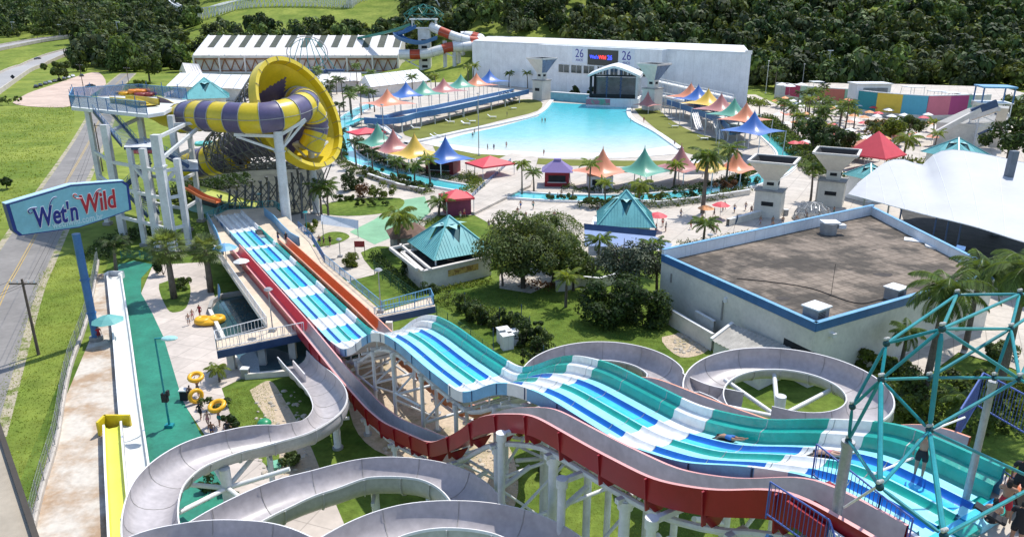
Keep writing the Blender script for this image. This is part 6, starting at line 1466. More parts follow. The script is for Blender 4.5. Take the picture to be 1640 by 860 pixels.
L=[('R',1125,342,250,'tall royal palm standing alone in front of the right half of the wave pool',1.0),('c',1162,300,238,'tall palm with feathery crown just right of the big royal palm',1.25),('a',1126,392,358,'mid-size palm on the lawn edge behind the beige building parapet',1.1),
('c',515,347,300,'left of the two slim palms beside the thin white column',1.1),('c',526,345,298,'right of the two slim palms beside the thin white column',1.0),('Y',640,408,345,'big drooping yellow-green palm over the brown hut',1.15),('a',703,346,323,'palm in front of the coral red canopy kiosk',1.2),
('d',548,262,212,'dark palm at the left bend of the lazy river',1.0),('d',571,270,228,'dark palm second along the inner bank of the river',1.0),('d',597,277,242,'dark palm behind the dusty pink tent by the river',1.05),('a',638,290,258,'palm before the yellow tent by the river',1.05),('a',664,293,266,'palm between the yellow and blue tents by the river',1.05),('b',689,296,256,'bright palm in front of the blue peaked tent',1.1),
('Y',836,312,262,'bare-stemmed palm with arching fronds left of the purple kiosk',.7),('a',855,306,277,'leafy palm just left of the purple kiosk',.9),('b',943,326,264,'slim palm left of the orange tent beside the river',1.0),('b',969,330,294,'low palm in front of the orange tent',.9),('Y',1023,333,296,'bushy bright palm in front of the green tent',1.0),('b',1079,300,264,'bright palm between the green and dusty pink tents',1.1),
('b',906,492,442,'small bright green palm alone on the lawn',.95),('b',805,458,430,'small spiky palm left of the sloping lawn wall',.8),('b',836,458,432,'small spiky palm beside the one by the pavilion',.8),
('a',957,432,385,'palm in front of the blue awning kiosk',1.0),('a',1040,440,392,'palm between the blue awning and the beige building',1.0),
('a',1298,322,270,'palm between the two right-hand hopper towers',1.1),('Y',1445,262,222,'bright clumping palm right of the red pyramid tent',1.3),
('d',546,215,168,'dark palm left of the upper river bend',1.1),('d',533,175,132,'palm in the grove behind the funnel rim, upper left',1.2),('d',551,178,128,'palm in the grove behind the funnel rim, top',1.2),('a',564,190,154,'palm in the grove left of the orange deck tent',1.2),('d',523,190,152,'palm half behind the yellow funnel rim',1.2),('a',579,185,143,'palm left of the left deck, near the orange tent',1.2),('d',600,180,148,'palm just behind the orange deck tent',1.1),('a',661,160,124,'palm behind the blue and green deck tents',1.3),('b',698,145,122,'yellowish palm behind the dusty pink deck tent',1.4),
('b',750,135,108,'palm before the left wing of the white hall',1.4),('b',758,137,106,'taller palm before the left wing of the white hall',1.5),('a',794,132,108,'palm left of the small hopper tower by the hall',1.3),('a',815,140,118,'palm on the left of the pool back wall',1.2),('a',833,138,112,'tall palm close to the left hopper tower',1.2),('b',845,142,118,'short palm at the foot of the left hopper tower',1.2),('a',888,146,130,'palm right of the left hopper tower',1.2),('b',1026,150,128,'palm between the stage and its hopper tower',1.2),
('a',1064,150,119,'palm right of the stage-side hopper tower',1.3),('a',1077,152,127,'shorter palm right of the stage-side hopper tower',1.2),('b',1084,152,131,'smallest palm right of the stage-side hopper tower',1.0),('a',1113,152,121,'palm before the hall above the far orange tent',1.4),('b',1148,155,121,'bright palm before the hall above the yellow tent',1.3),('a',1163,158,123,'palm right of the bright one before the hall',1.4),('b',1215,195,164,'bright palm just right of the blue deck tent',1.3),
('c',1252,212,164,'slim tall palm at the left edge of the sunbathing terrace',1.2),('c',1268,215,172,'slim palm second from the terrace edge',1.2),('a',1294,190,146,'dark palm in front of the mint wall panel',1.2),('c',1310,220,174,'palm in the middle of the sunbathing terrace',1.2),('c',1353,212,166,'palm in front of the salmon and mint panels',1.2),('b',1366,215,180,'bright palm in front of the teal panel',1.1),('d',1345,200,176,'dark palm before the salmon wall panel',1.1),('b',1494,222,196,'orange-tinged palm left of the wedge-shaped grey building',1.1),('a',1240,150,112,'palm behind the left end of the painted wall',1.4),('a',1190,205,190,'palm behind the near orange deck tent',1.0),
('G',1478,640,462,'large feathery palm whose crown overlaps the right end of the stained roof',1.0),('G',1592,660,430,'large palm behind the teal frame near the right edge',1.0),('G',1655,600,440,'palm cut by the right edge of the picture',1.0),('G',1545,560,428,'palm between the two big ones behind the teal frame',.85),('R',1440,600,530,'small palm at the foot of the beige building wall',.55),('R',1530,700,640,'low palm behind the orange start tub',.6),('d',1410,860,800,'small shaded palm under the red slide at the bottom right',.6),
('d',187,438,392,'dark bushy palm left of the fan palms',1.25),('Y',352,612,600,'little yellow-green palm on the pool deck beside the lawn',.45),('b',1494,250,215,'bright palm before the teal star roof',1.0)]
for k,u,vb,vc,l,cs in L: put_palm(k,u,vb,vc,l,gp if k not in 'GR' else None,cs)
for i in range(26):
    v=rnd.uniform(175,245); u=rnd.uniform(1232+(v-160)*.6,1330+(v-160)*.9); put_palm(rnd.choice('abcd'),u,v,v-rnd.uniform(22,40),'palm among the grove between the lazy river and the sunbathing terrace','palm grove right of the lazy river',rnd.uniform(.9,1.25))
for i in range(14):
    v=rnd.uniform(140,200); u=rnd.uniform(505,600); put_palm(rnd.choice('acd'),u,v,v-rnd.uniform(25,42),'palm in the dense grove behind the yellow funnel','palm grove behind the funnel slide',rnd.uniform(.95,1.25))
for k in PL:   # library originals are only sources
    for ch in list(PL[k].children): bpy.data.objects.remove(ch)
    bpy.data.objects.remove(PL[k])
# fan palms by the left deck
def fan_palm(u,vb,vc,label,seed,R_=2.6,nf=44):
    p=at(u,vb); h=vpt(u,vc,p.y).z; t=thing('fan_palm',label,'palm tree',tuple(p)); rr=random.Random(seed); V=[]
    for k in range(nf):
        az=k*2.39996; f=k/nf; e=-.75+2.05*f; Lp=R_*rr.uniform(.45,.62); d=np.array([math.cos(az)*math.cos(e),math.sin(az)*math.cos(e),math.sin(e)]); b=np.array([0,0,h]); c=b+d*Lp; sd=np.array([-math.sin(az),math.cos(az),0]); w=.035
        V+=[b-sd*w,c-sd*w,c+sd*w,b+sd*w]
        up=np.cross(sd,d); nfing=13
        for j in range(nfing):
            a=(j/(nfing-1)-.5)*2.9; dr=d*math.cos(a)+sd*math.sin(a)+up*.15*abs(math.sin(a)); a2=a+.11; a1=a-.11; l=R_*.46*(1-.18*abs(a)/1.5)*rr.uniform(.85,1.1)
            m1=c+(d*math.cos(a1)+sd*math.sin(a1))*l*.6; m2=c+(d*math.cos(a2)+sd*math.sin(a2))*l*.6; tip=c+dr*l+np.array([0,0,-.12*l]); V+=[c,m1,tip,m2]
    quads('crown',np.array(V),leafy(mat('fan_palm_leaf',(.13,.175,.055),.5,.2,.6,isl=.45,spec=.4)) if 'fan_palm_leaf' not in MATS else MATS['fan_palm_leaf'],t)
    mb=MB(); mb.cyl((0,0,0),(0,0,h*.85),.42,bark,.3,n=12); mb.cyl((0,0,h*.85),(0,0,h),.3,bark,.2,n=12); mb.build('trunk',t,smooth=True)
    return t
fan_palm(279,478,398,'bushy fan palm in the planted island left of the run-out deck',1,2.9,54); fan_palm(338,468,400,'second fan palm, closer to the run-out deck railing',2,2.5,44)
# --- broadleaf trees
def T(u,v): return at(u,v)
tree(T(838,462),9.8,7.3,6.0,4.3,'large spreading broadleaf tree in the centre right of the teal pavilion',leaf_o,21,21000,.17,46)
tree(T(885,458),7.2,4.0,3.6,3.0,'smaller dark tree leaning out of the right side of the big round tree',leaf_m,22,7000,.18,26)
tree(T(868,425),7.5,3.6,3.4,3.0,'tree showing behind the right shoulder of the big round tree',leaf_m,23,6000,.18,22)
tree(T(995,478),8.0,4.4,4.0,3.2,'sparse grey-green tree before the left corner of the beige building',mat('grey_leaf',(.085,.105,.055),.6,.2,.4,isl=.45),24,5200,.17,30)
tree(T(1052,470),6.2,3.0,2.4,2.3,'thin tree against the beige wall under the parapet',mat('grey_leaf',(.085,.105,.055)),28,2600,.16,18)
shrub(975,520,4.2,3.4,3.0,'broad dark shrub mass below the sparse tree',leaf_d,31,5200,.2,20); shrub(1030,522,3.6,3.0,3.4,'dark rounded shrub by the folded parasols',leaf_d,32,4600,.2,18); shrub(1000,500,3.0,2.6,3.0,'dark shrub between the two larger ones on the slope',leaf_d,33,3000,.2,14)
shrub(1375,592,3.8,2.2,1.5,'low bright hedge bush at the foot of the beige building beside the grille',leaf_l,34,4200,.15,16); shrub(1425,600,2.4,1.8,1.3,'darker bush right of the bright hedge bush',leaf_m,35,1800,.15,10)
shrub(564,428,1.6,1.5,1.5,'clipped round yellow-green bush beside the blue railing',leaf_l,36,2600,.11,8); shrub(460-20,352,2.4,1.4,1.2,'yellow-green bush beside the thick white column',leaf_l,37,1500,.14,9); shrub(500,372,1.5,1.3,1.4,'round bush right of the thick white column',leaf_l,38,1400,.12,7)
shrub(583,317,2.6,2.2,1.8,'reddish bush in the round garden bed',leaf_r,39,1500,.16,9); shrub(610,318,3.6,2.6,2.2,'lime green bush beside the reddish one',leaf_l,40,2200,.16,10); shrub(545,322,4.2,1.4,1.0,'low dark hedge round the garden bed, left part',leaf_m,41,1800,.15,10); shrub(592,330,5.0,1.4,1.0,'low dark hedge round the garden bed, right part',leaf_m,42,2000,.15,12)
shrub(565,305,3.4,2.8,2.6,'cycad-like dark bush in the garden bed',leaf_d,43,2400,.2,10); shrub(690,470+12,1.6,1.2,1.6,'dark climbing bush at the pavilion corner',leaf_d,44,1400,.14,8); shrub(655,440,1.4,1.6,2.0,'dark bush under the drooping palm by the pavilion',leaf_d,45,1400,.14,8)
shrub(905,322,6.5,1.1,1.0,'trimmed hedge before the purple kiosk',leaf_m,46,2200,.15,12,z=0)
for i,(u,v,l,m) in enumerate(((1010,330,'hedge under the bright palms beside the river wall',leaf_m),(1065,326,'yellowish hedge under the green tent',leaf_l),(1110,318,'dark hedge behind the royal palm trunk',leaf_d),(1160,308,'reddish dark hedge left of the hopper tower',leaf_r),(1195,300,'dark hedge at the foot of the hopper tower',leaf_d),(960,334,'small hedge on the river wall left of the bright palm',leaf_m),(640,298,'low hedge along the river below the yellow tent',leaf_m),(590,283,'low hedge along the river at its left bend',leaf_m),(675,303,'low hedge along the river near the blue tent',leaf_d))):
    shrub(u,v,4.6,1.6,1.5,l,m,50+i,1600,.17,10)
for i in range(16):
    u=738+i*9.0; v=500+i*4.6+rnd.uniform(-8,8); s=rnd.uniform(.7,1.2)
    shrub(u,v,1.1*s,1.0*s,1.7*s,'tall narrow shrub in the planted strip along the far side of the slides','shrubs in the strip beside the racing slide' and leaf_d if i%3 else leaf_m,80+i,900,.13,7,group='shrubs in the planted strip')
for i in range(12):
    u=rnd.uniform(830,880); v=rnd.uniform(535,590); shrub(u,v,.5,.5,1.6,'slender dark cypress-like shrub near the white equipment boxes',leaf_d,100+i,500,.1,5,group='slender shrubs near the equipment boxes')
shrub(295,462,2.2,1.6,1.0,'low planting under the fan palm',leaf_m,120,1400,.14,9); shrub(262,440,2.0,1.4,1.6,'leafy bush left of the fan palms',leaf_d,121,1600,.15,8)
for i,(u,v,l) in enumerate(((470,745,'dark bush under the lower grey flume'),(370,690,'dark bush beside the people path, lower'),(345,655,'dark bush beside the people path, upper'),(345,790,'dark bush inside the left flume loop'),(395,812,'fern-like bush behind the spoke mast'),(880,760,'shaded bush under the red slide'),(870,690,'shaded bush by the tall column under the racer'),(690,560,'shaded bush under the racer frame'))):
    shrub(u,v,1.5,1.3,.9,l,leaf_d if i%2 else leaf_m,130+i,1100,.12,8)
for i,(u,v,l,s) in enumerate(((1480,690,'ragged shrub behind the orange tub, left',1.2),(1560,640,'ragged shrub behind the barred screen',1.3),(1620,660,'ragged shrub near the right edge behind the screen',1.3),(1440,650,'dark shrub at the right end of the big flume ring',1.3),(1400,730,'leafy shrub right of the flume ring base',1.1),(1600,580,'shrub by the white paving behind the teal frame',1.0))):
    shrub(u,v,2.6*s,2.2*s,1.6*s,l,leaf_m if i%2 else leaf_l,140+i,2400,.15,12)
def hedge(l,w,h,label,m=leaf_m,dens=26,size=.17,seed=1,name='hedge'):
    P=[Vector((q.x,q.y,0)) for q in catmull(pts(l),6)]; L_=sum((b-a).length for a,b in zip(P[:-1],P[1:])); n=int(L_*w*dens); r=np.random.default_rng(seed); P=resample(P,60); F=frames(P)
    A=np.array([tuple(f[0]) for f in F]); S_=np.array([tuple(f[1]) for f in F]); k=r.uniform(0,59.99,n); i=k.astype(int); fr=(k-i)[:,None]; hh=h*(.55+.45*np.sin(k*1.7+seed)*np.sin(k*.63)+.25*r.random(n))
    o=r.uniform(-1,1,n); c=A[i]*(1-fr)+A[i+1]*fr+S_[i]*(o*w/2)[:,None]; c[:,2]=np.maximum(.05,hh*(1-.6*np.abs(o)**2.5)*r.uniform(.55,1,n)); nn=r.normal(size=(n,3)); nn[:,2]+=.6; nn/=np.linalg.norm(nn,axis=1)[:,None]; t=np.cross(nn,r.normal(size=(n,3))); t/=np.linalg.norm(t,axis=1)[:,None]; b=np.cross(nn,t); s=size*r.uniform(.7,1.3,n)[:,None]
    q=np.stack([c-t*s,c-b*s*.6,c+t*s,c+b*s*.6],axis=1).reshape(-1,3); o_=quads(name,q,m); return tag(o_,label,'hedge')
hedge([(572,225),(588,248),(620,266),(670,280),(730,290),(770,296)],3.4,1.8,'dense dark planting on the inner bank of the lazy river left of the pool',leaf_d,seed=2)
hedge([(540,250),(556,268),(600,286),(650,300),(690,312)],3.0,1.5,'green planting on the outer bank at the left bend of the lazy river',leaf_m,seed=3)
hedge([(925,331),(990,334),(1060,331),(1130,322),(1198,306)],3.0,1.7,'mixed hedge between the lazy river and the long planter wall',leaf_m,seed=4)
hedge([(900,304),(960,308),(1040,309),(1120,302),(1190,284),(1230,268)],2.6,1.5,'dark hedge on the inner river bank under the front tents',leaf_d,seed=5)
hedge([(1225,195),(1245,215),(1275,240),(1300,268),(1330,290)],7.0,3.2,'thick greenery on the far bank between the river and the palm grove',leaf_m,seed=6,dens=16,size=.28)
hedge([(1290,232),(1330,245),(1370,262)],8.0,4.0,'tall dark bushes behind the hopper towers',leaf_d,seed=7,dens=16,size=.28)
hedge([(1420,262),(1450,265),(1490,268)],6.0,2.4,'light green bushes under the clumping palm by the membrane',leaf_l,seed=8,dens=14,size=.25)
hedge([(500,160),(520,190),(530,225),(535,255)],7.0,3.0,'dark undergrowth in the grove right of the funnel rim',leaf_d,seed=9,dens=14,size=.28)
hedge([(560,150),(600,150),(640,140),(700,128),(760,120)],7.0,3.0,'undergrowth behind the left row of deck tents',leaf_m,seed=10,dens=10,size=.4)
hedge([(1070,150),(1120,155),(1180,162),(1225,172)],5.0,2.6,'bushes in front of the access ramps of the hall',leaf_m,seed=11,dens=10,size=.4)
hedge([(700,478),(740,492),(790,515),(840,540),(880,575)],3.2,1.7,'leafy planted strip along the far side of the racing slide',leaf_m,seed=12,dens=40,size=.13)
hedge([(690,468),(730,462),(790,452)],1.4,.8,'low clipped border hedge under the pavilion mural wall',leaf_l,seed=13,dens=60,size=.12)
hedge([(835,455),(880,462),(930,452)],2.6,1.0,'brownish ground planting between the big tree and the sloping wall',leaf_r,seed=14,dens=30,size=.14)
hedge([(1215,262),(1190,285),(1160,296)],3.0,1.6,'leafy hedge on the river bank left of the nearer hopper tower',leaf_l,seed=21)
hedge([(640,350),(680,360),(705,355)],2.4,1.2,'green hedge between the coral kiosk and the drooping palm',leaf_m,seed=22,dens=40,size=.13)
hedge([(880,345),(905,352),(930,372)],2.4,1.3,'bushes on the plaza edge left of the teal kiosk',leaf_m,seed=23,dens=40,size=.13)
hedge([(1085,395),(1130,392),(1200,378)],2.2,1.2,'low greenery along the plaza side of the stained roof parapet',leaf_m,seed=24,dens=40,size=.13)
hedge([(1090,262),(1130,262),(1165,258)],3.0,1.6,'greenery behind the royal palm between yellow and dusty pink tents',leaf_m,seed=25)
hedge([(745,285),(765,300),(745,312)],3.2,2.2,'yellow-green clumping plants beside the blue tent snack bar',leaf_l,seed=26,dens=34,size=.16)
hedge([(600,412),(625,440),(660,470)],2.0,1.6,'dark bushes beside the pavilion pergola',leaf_d,seed=15,dens=50,size=.14)
hedge([(1420,640),(1480,660),(1560,655),(1640,665)],9.0,2.6,'ragged shrubbery behind the racing slide start at right',leaf_m,seed=16,dens=26,size=.2)
hedge([(150,420),(170,400),(200,385),(240,375)],4.0,2.0,'dark bushes at the foot of the start tower beside the sign post',leaf_d,seed=17,dens=30,size=.18)
hedge([(250,330),(290,315),(340,300),(400,292)],9.0,2.6,'dark shrubs under the start tower and the funnel',leaf_d,seed=18,dens=14,size=.26)
tree(T(918,466),5.4,3.2,3.0,2.2,'leafy tree between the big tree and the blue awning',leaf_m,61,5200,.16,24)
tree(T(905,440),6.2,3.4,3.0,2.6,'tree just behind the right flank of the big tree',leaf_o,62,4800,.16,22)
for k_,(u,v) in enumerate(((919,156),(946,156))): shrub(u,v-2,2.4,2.2,2.6,('left' if k_==0 else 'right')+' of the two clipped round trees on the pool back wall',leaf_d,160+k_,900,.4,8)
# white paving and lawn edge behind the teal frame
sheet('plaza_paving',[(1425,570),(1475,610),(1535,565),(1620,590),(1680,620),(1760,560),(1640,470),(1520,450),(1480,490)],concrete,0)
# trees at left centre
def mid_tree(u,v,h,rx,label,m,seed,nl=1500,size=.75,group=None,p=None):
    p=p or ter(u,v); return tree(p,h,rx,rx*.9,h*.42,label,m,seed,nl,size,16,group=group)
for i,(u,v,h,r_,l,m) in enumerate(((96,130,10,9,'round tree beside the ramp road behind the parked cars',leaf_m),(155,108,9,7,'small dark tree right of the parking trees',leaf_d),(240,133,14,11,'big tree at the front of the clump left of the warehouse',leaf_m),(215,112,15,12,'dark tree at the left of the clump by the overpass',leaf_d),(262,108,15,12,'tree in the middle of the clump left of the warehouse',leaf_m),(285,98,14,11,'tree touching the left wall of the warehouse',leaf_d),(208,88,14,13,'dark tree over the end of the ramp road',leaf_d),(245,82,14,13,'dark wide tree at the back of the clump',leaf_d),(290,78,13,12,'tree behind the grey barn end',leaf_m),(228,145,5,5,'small flowering tree beside the rafts',leaf_l),(60,62,9,14,'wide tree before the left motorway, left one',leaf_m),(95,60,9,14,'wide tree before the left motorway, right one',leaf_m),(140,56,12,14,'tree right of the motorway lamp',leaf_m),(170,60,13,12,'pale tree at the end of the motorway',leaf_m),(12,285+20,2.2,1.6,'small dark bush alone in the rough field',leaf_d),(14,168,3.4,7,'ragged bush patch at the left end of the parking lot',leaf_m))):
    mid_tree(u,v,h,r_,l,m,200+i,1800 if h>4 else 900,.75 if h>6 else .28)
mid_tree(0,0,13,8,'tree behind the wedge-shaped building at the right edge',leaf_m,230,2500,.5,p=at(1625,215)); mid_tree(0,0,11,8,'dark tree right of the lattice stair tower',leaf_d,231,2500,.5,p=at(1612,262))
mid_tree(0,0,9,6,'dark tree between the lazy river and the palms at right',leaf_d,232,2500,.4,p=at(1300,250)); mid_tree(0,0,8,6,'dark round tree left of the red pyramid tent',leaf_d,233,2200,.4,p=at(1330,262)); mid_tree(0,0,7,5,'yellow-green tree before the yellow wall panel',leaf_l,234,2500,.35,p=at(1425,232)); mid_tree(0,0,6,4.4,'orange-tinged tree beside the yellow-green one',mat('autumn_leaf',(.22,.15,.02),.6,.2,.5,isl=.4),235,2000,.35,p=at(1400,225)); mid_tree(0,0,7,5,'green tree right of the yellow-green one before the blue panel',leaf_m,236,2300,.35,p=at(1452,225))
for i in range(10): mid_tree(0,0,rnd.uniform(7,10),rnd.uniform(5,7),'tree of the row between the hall and the painted wall','' or leaf_m,240+i,1300,.6,group='trees between the white hall and the painted wall',p=at(rnd.uniform(1205,1300),rnd.uniform(124,150)))
# --- forest hill: one wooded mass
FV=[];lib=[crown_verts(6.9*a,6.7*a,5.8*a,11,380,1.15,300+i,rb=(.32,.52),jit=.13) for i,a in enumerate((.8,.95,1.1,1.25,1.0,.9))]
def in_forest(x,y):
    r=x+.10*y
    if y>760: return True
    if -.56*y<x<-.425*y and y>455: return y>455
    if x<-.40*y: return y>640
    if r<-28:
        return 515<y<598
    if r<5: return y>455+ (5-r)*1.2
    # behind the hall / right side
    return y> (340 if x>112 else (400 if x>95 else 470-(x+20)*.62))
pool=[]
y=334.0
while y<980:
    st=10.6+ (y-380)*.012
    x=-.75*y
    while x<.80*y:
        px_=x+rnd.uniform(-.45,.45)*st; py=y+rnd.uniform(-.45,.45)*st
        if in_forest(px_,py):
            z=ground_z(px_,py); dy_=py
            # skip what lies far above the frame
            ang=math.atan2(z+14-CAM_H,math.hypot(px_,py)); 
            if ang< R(3.6): pool.append((px_,py,z))
        x+=st
    y+=st*.86
FM=[]
for (x,y_,z) in pool:
    v=lib[rnd.randrange(6)].copy(); a=rnd.random()*6.28; s=rnd.choice([.7,.85,1,1.15,1.4])*rnd.uniform(.9,1.1); c_,s_=math.cos(a)*s,math.sin(a)*s
    if math.hypot(x,y_)>720: v=v.reshape(-1,4,3)[::2].reshape(-1,3)*1.0
    w_=np.empty_like(v); w_[:,0]=v[:,0]*c_-v[:,1]*s_+x; w_[:,1]=v[:,0]*s_+v[:,1]*c_+y_; w_[:,2]=v[:,2]*s*rnd.uniform(.9,1.25)+z+rnd.uniform(5,10.5); FV.append(w_); FM.append(np.full(len(w_)//4,rnd.choice([0,0,1,2,3,4,4]),dtype=np.int32))
FV=np.concatenate(FV); print('forest trees',len(pool),'quads',len(FV)//4)
fo=quads('forest',FV,None,mats=FOREST,mi=np.concatenate(FM)); struct(fo,'stuff'); fo['label']='dense dark forest covering the hillside behind the park'
# ================================================================ ROADSIDE SIGN
SA=V2(at(155,545)); SDIR=Vector((.61,.79,0)).normalized(); SB=SA+SDIR*10; SN=Vector((SDIR.y,-SDIR.x,0))
if SN.dot(Vector((0,0,0))-SA)<0: SN=-SN
sg_=thing('roadside_sign','big light blue sign panel on a tall blue post beside the road','sign',tuple(SA))
out=[(9,328),(114,297),(198,290.5),(206,296),(211,336),(165,352.5),(127,364.5),(31,378),(22,371)]
def onsign(u,v,off=0):
    A=SA+SN*off; return onwall(u,v,A,A+SDIR*10)
fo_=.45
P1=[onsign(u,v,fo_) for u,v in out]; P2=[p-SN*.9 for p in P1]; cen_=sum(P1,Vector())/len(P1); n_o=len(out)
navyf=mat('sign_navy_frame',(.015,.04,.22),.35,.06,1)
mb=MB(); mb.add(P1+P2,[tuple(range(n_o-1,-1,-1)),tuple(range(n_o,2*n_o))]+[(i,(i+1)%n_o,n_o+(i+1)%n_o,n_o+i) for i in range(n_o)],navyf); childify(mb.build('frame'),sg_)
Pi=[p.lerp(cen_,.05)+SN*.03 for p in P1]; mb=MB(); mb.add(Pi,[tuple(range(n_o))],mat('sign_face_blue',(.22,.48,.57),.45,.07,.4)); childify(mb.build('face'),sg_)
mb=MB()
for i in (0,1): mb.beam(P1[i]+Vector((0,0,.06))-SN*.45,P1[i+1]+Vector((0,0,.06))-SN*.45,.95,.08,mat('pale_blue_trim',(.42,.60,.78),.4,.05,1))
childify(mb.build('top_trim'),sg_)
c0_=onsign(128,366,0); mb=MB(); base=SA; top=Vector((base.x,base.y,onwall(143,370,SA,SB).z)); mb.cyl(base,top,.42,blue,.40,n=20); 
for z in (3.2,7.0): mb.cyl(base+Vector((0,0,z)),base+Vector((0,0,z+.12)),.5,blue,n=20)
mb.cyl(base,base+Vector((0,0,.5)),.7,cdark,n=12); childify(mb.build('post',smooth='auto'),sg_)
def fit(s,u0,v0,u1,v1,m,hgt,off,shear=.12,bold=.03,ext=.02,name='lettering'):
    a=onsign(u0,v0,fo_+off); b=onsign(u1,v1,fo_+off); xd=(b-a); w_=xd.length; xd.normalize(); mid=(a+b)/2
    o=text(s,name,m,hgt,mid,xd,sg_,ext=ext,off=bold,shear=shear); me=o.data; xs_=[v.co.x for v in me.vertices]; k=w_/(max(xs_)-min(xs_)); cx_=(max(xs_)+min(xs_))/2
    for v in me.vertices: v.co.x=(v.co.x-cx_)*k
    return o
wht=mat('lettering_white',(.78,.78,.78),.5,.02,1); nv=mat('lettering_navy',(.012,.02,.20),.4,.04,1); rd=mat('lettering_red',(.42,.02,.035),.4,.04,1)
for s_t,a_,b_,m_ in (("Wet'n",(55,352),(124.5,338.5),nv),('Wild',(130,331),(186,318.5),rd)):
    fit(s_t,a_[0]-.5,a_[1],b_[0]+.5,b_[1],wht,2.75,.05,bold=.13); fit(s_t,*a_,*b_,m_,2.75,.09,bold=.065)
fit('wetnwild.com.br',83,361.5,165,346.5,mat('lettering_pale',(.45,.62,.68),.5,.03,1),1.0,.05,shear=0,bold=.02)
def swash(l,m,r0=.12,off=.1):
    P=catmull([onsign(u,v,fo_+off) for u,v in l],6); Pw=[p-SN*.04 for p in P]
    mb=MB(); mb.tube(P,r0,m,n=6); sw_=childify(mb.build('swash'),sg_); mb=MB(); mb.tube(Pw,r0*1.45,wht,n=6); childify(mb.build('swash_outline'),sw_)
swash([(59,333),(50,334),(45,338),(48,342),(52,340)],nv,.06); swash([(78,336),(81,324),(86,317),(91,316)],nv,.05); swash([(131,318),(122,318),(117,314),(120,311),(123,313)],rd,.06); swash([(149,320),(153,309),(158,304),(162,303)],rd,.05)
# ================================================================ CHANNELS, FENCE, POLES
def chan(name,l,w,h,mi_,mo,label,z=.35,cat='water slide'):
    P=catmull(pts(l),6); P=[Vector((p.x,p.y,z)) for p in P]; mb=MB(); sweep(mb,P,[(-w/2,h),(-w/2+.08,.12),(-w/4,0),(w/4,0),(w/2-.08,.12),(w/2,h),(w/2+.16,h),(w/2+.16,-z),(-w/2-.16,-z),(-w/2-.16,h)],lambda i,j: mi_ if j<5 else (white if j in(5,9) else mo)); t=thing(name,label,cat,(P[0].x,P[0].y,0)); childify(mb.build('channel',smooth='auto'),t); return t,P
t,P=chan('run_out_channel',[(184,447),(196,540),(208,650),(219,740),(233,860),(248,990)],1.5,.42,mat('channel_white_gel',(.72,.72,.66),.35,.06,.5),wood,'long white run-out channel between the stained apron and the teal floor')
mb=MB(); e=P[0]; mb.box((e.x,e.y+.6,.5),(2.0,.25,.9),white); mb.box((e.x-.95,e.y,.5),(.2,1.3,.9),white); mb.box((e.x+.95,e.y,.5),(.2,1.3,.9),white); childify(mb.build('end_wall'),t)
t,P=chan('run_out_channel',[(183,694),(187,760),(193,840),(204,990)],1.15,.5,lime,wood,'bright yellow run-out channel at the bottom left beside the white one',.55)
mb=MB(); e=P[0]; mb.box((e.x+.1,e.y+.7,.75),(2.2,.22,1.3),yellow); mb.box((e.x-.95,e.y+.1,.75),(.2,1.3,1.3),yellow); childify(mb.build('end_wall'),t)
def chainfence(l,h,label,name='chain_link_fence',m=steel_g,kerb=True,gap=2.6):
    P=[Vector((p.x,p.y,0)) for p in catmull(pts(l),4)]; P=resample(P,max(2,int(sum((b-a).length for a,b in zip(P[:-1],P[1:]))/gap))); t=thing(name,label,'fence',tuple(P[0]))
    for p in P: mb=MB(); mb.cyl(p,p+Vector((0,0,h)),.045,m,n=6); childify(mb.build('post'),t)
    mb=MB()
    for a,b in zip(P[:-1],P[1:]):
        for k in range(1,6): mb.beam(a+Vector((0,0,h*k/5)),b+Vector((0,0,h*k/5)),.014,.014,m)
        n=7
        for k in range(n): q=a.lerp(b,k/n); q2=a.lerp(b,(k+1)/n); mb.beam(q,q2+Vector((0,0,h)),.01,.01,m); mb.beam(q+Vector((0,0,h)),q2,.01,.01,m)
    childify(mb.build('wire_mesh'),t)
    if kerb: mb=MB(); sweep(mb,P,[(-.15,0),(-.15,.45),(.15,.45),(.15,0)],concrete); childify(mb.build('kerb'),t)
    return t
chainfence([(158,420),(148,480),(135,530),(115,585),(103,640),(92,710),(68,790),(48,880)],2.1,'chain-link fence on a low kerb between the grassy bank and the stained apron')
chainfence([(195,415),(215,412),(245,420)],1.2,'low teal fence closing the far end of the teal floor','low_fence',teal,False)
chainfence([(600,440),(680,500),(760,560),(830,625)],2.0,'dark green wire fence along the far side of the racing slide','chain_link_fence',mat('green_wire',(.03,.12,.08),.5,.1,1),False)
def pole(u,v,vt,label,arms=True,r=.16,wires=False):
    p=at(u,v); h=vpt(u,vt,p.y).z; t=thing('utility_pole',label,'utility pole',tuple(p)); mb=MB(); mb.cyl((0,0,0),(0,0,h),r,wood,r*.7,n=8); mb.build('shaft',t)
    if arms: mb=MB(); mb.beam((-1.4,0,h-.5),(1.4,0,h-.5),.12,.14,wood); mb.build('crossarm',t); 
    for x in (-1.2,-.5,.6,1.2): mb=MB(); mb.cyl((x,0,h-.42),(x,0,h-.15),.06,wall_w,n=6); mb.build('insulator',t)
    return p,h
p1,h1=pole(62,568,447,'dark wooden utility pole on the grassy bank in front of the sign'); p2,h2=pole(165,275,198,'dark utility pole by the road under the blue stairs'); p3,h3=pole(137,160,103,'dark utility pole behind the tower deck'); p4,h4=pole(209,150,108,'dark pole at the right of the side road')
mb=MB()
for x in(-1.2,.6,1.2):
    for (a,ha),(b,hb) in (((p1,h1),(p2,h2)),((p1,h1),(Vector((-62,30,0)),10.))):
        A_w=a+Vector((x,0,ha-.2));B_w=b+Vector((x,0,hb-.2)); mb.tube([A_w.lerp(B_w,k/8)-Vector((0,0,1.2*math.sin(math.pi*k/8))) for k in range(9)],.018,dark,n=4)
tag(mb.build('overhead_wire'),'thin overhead wires strung between the roadside utility poles','wire')
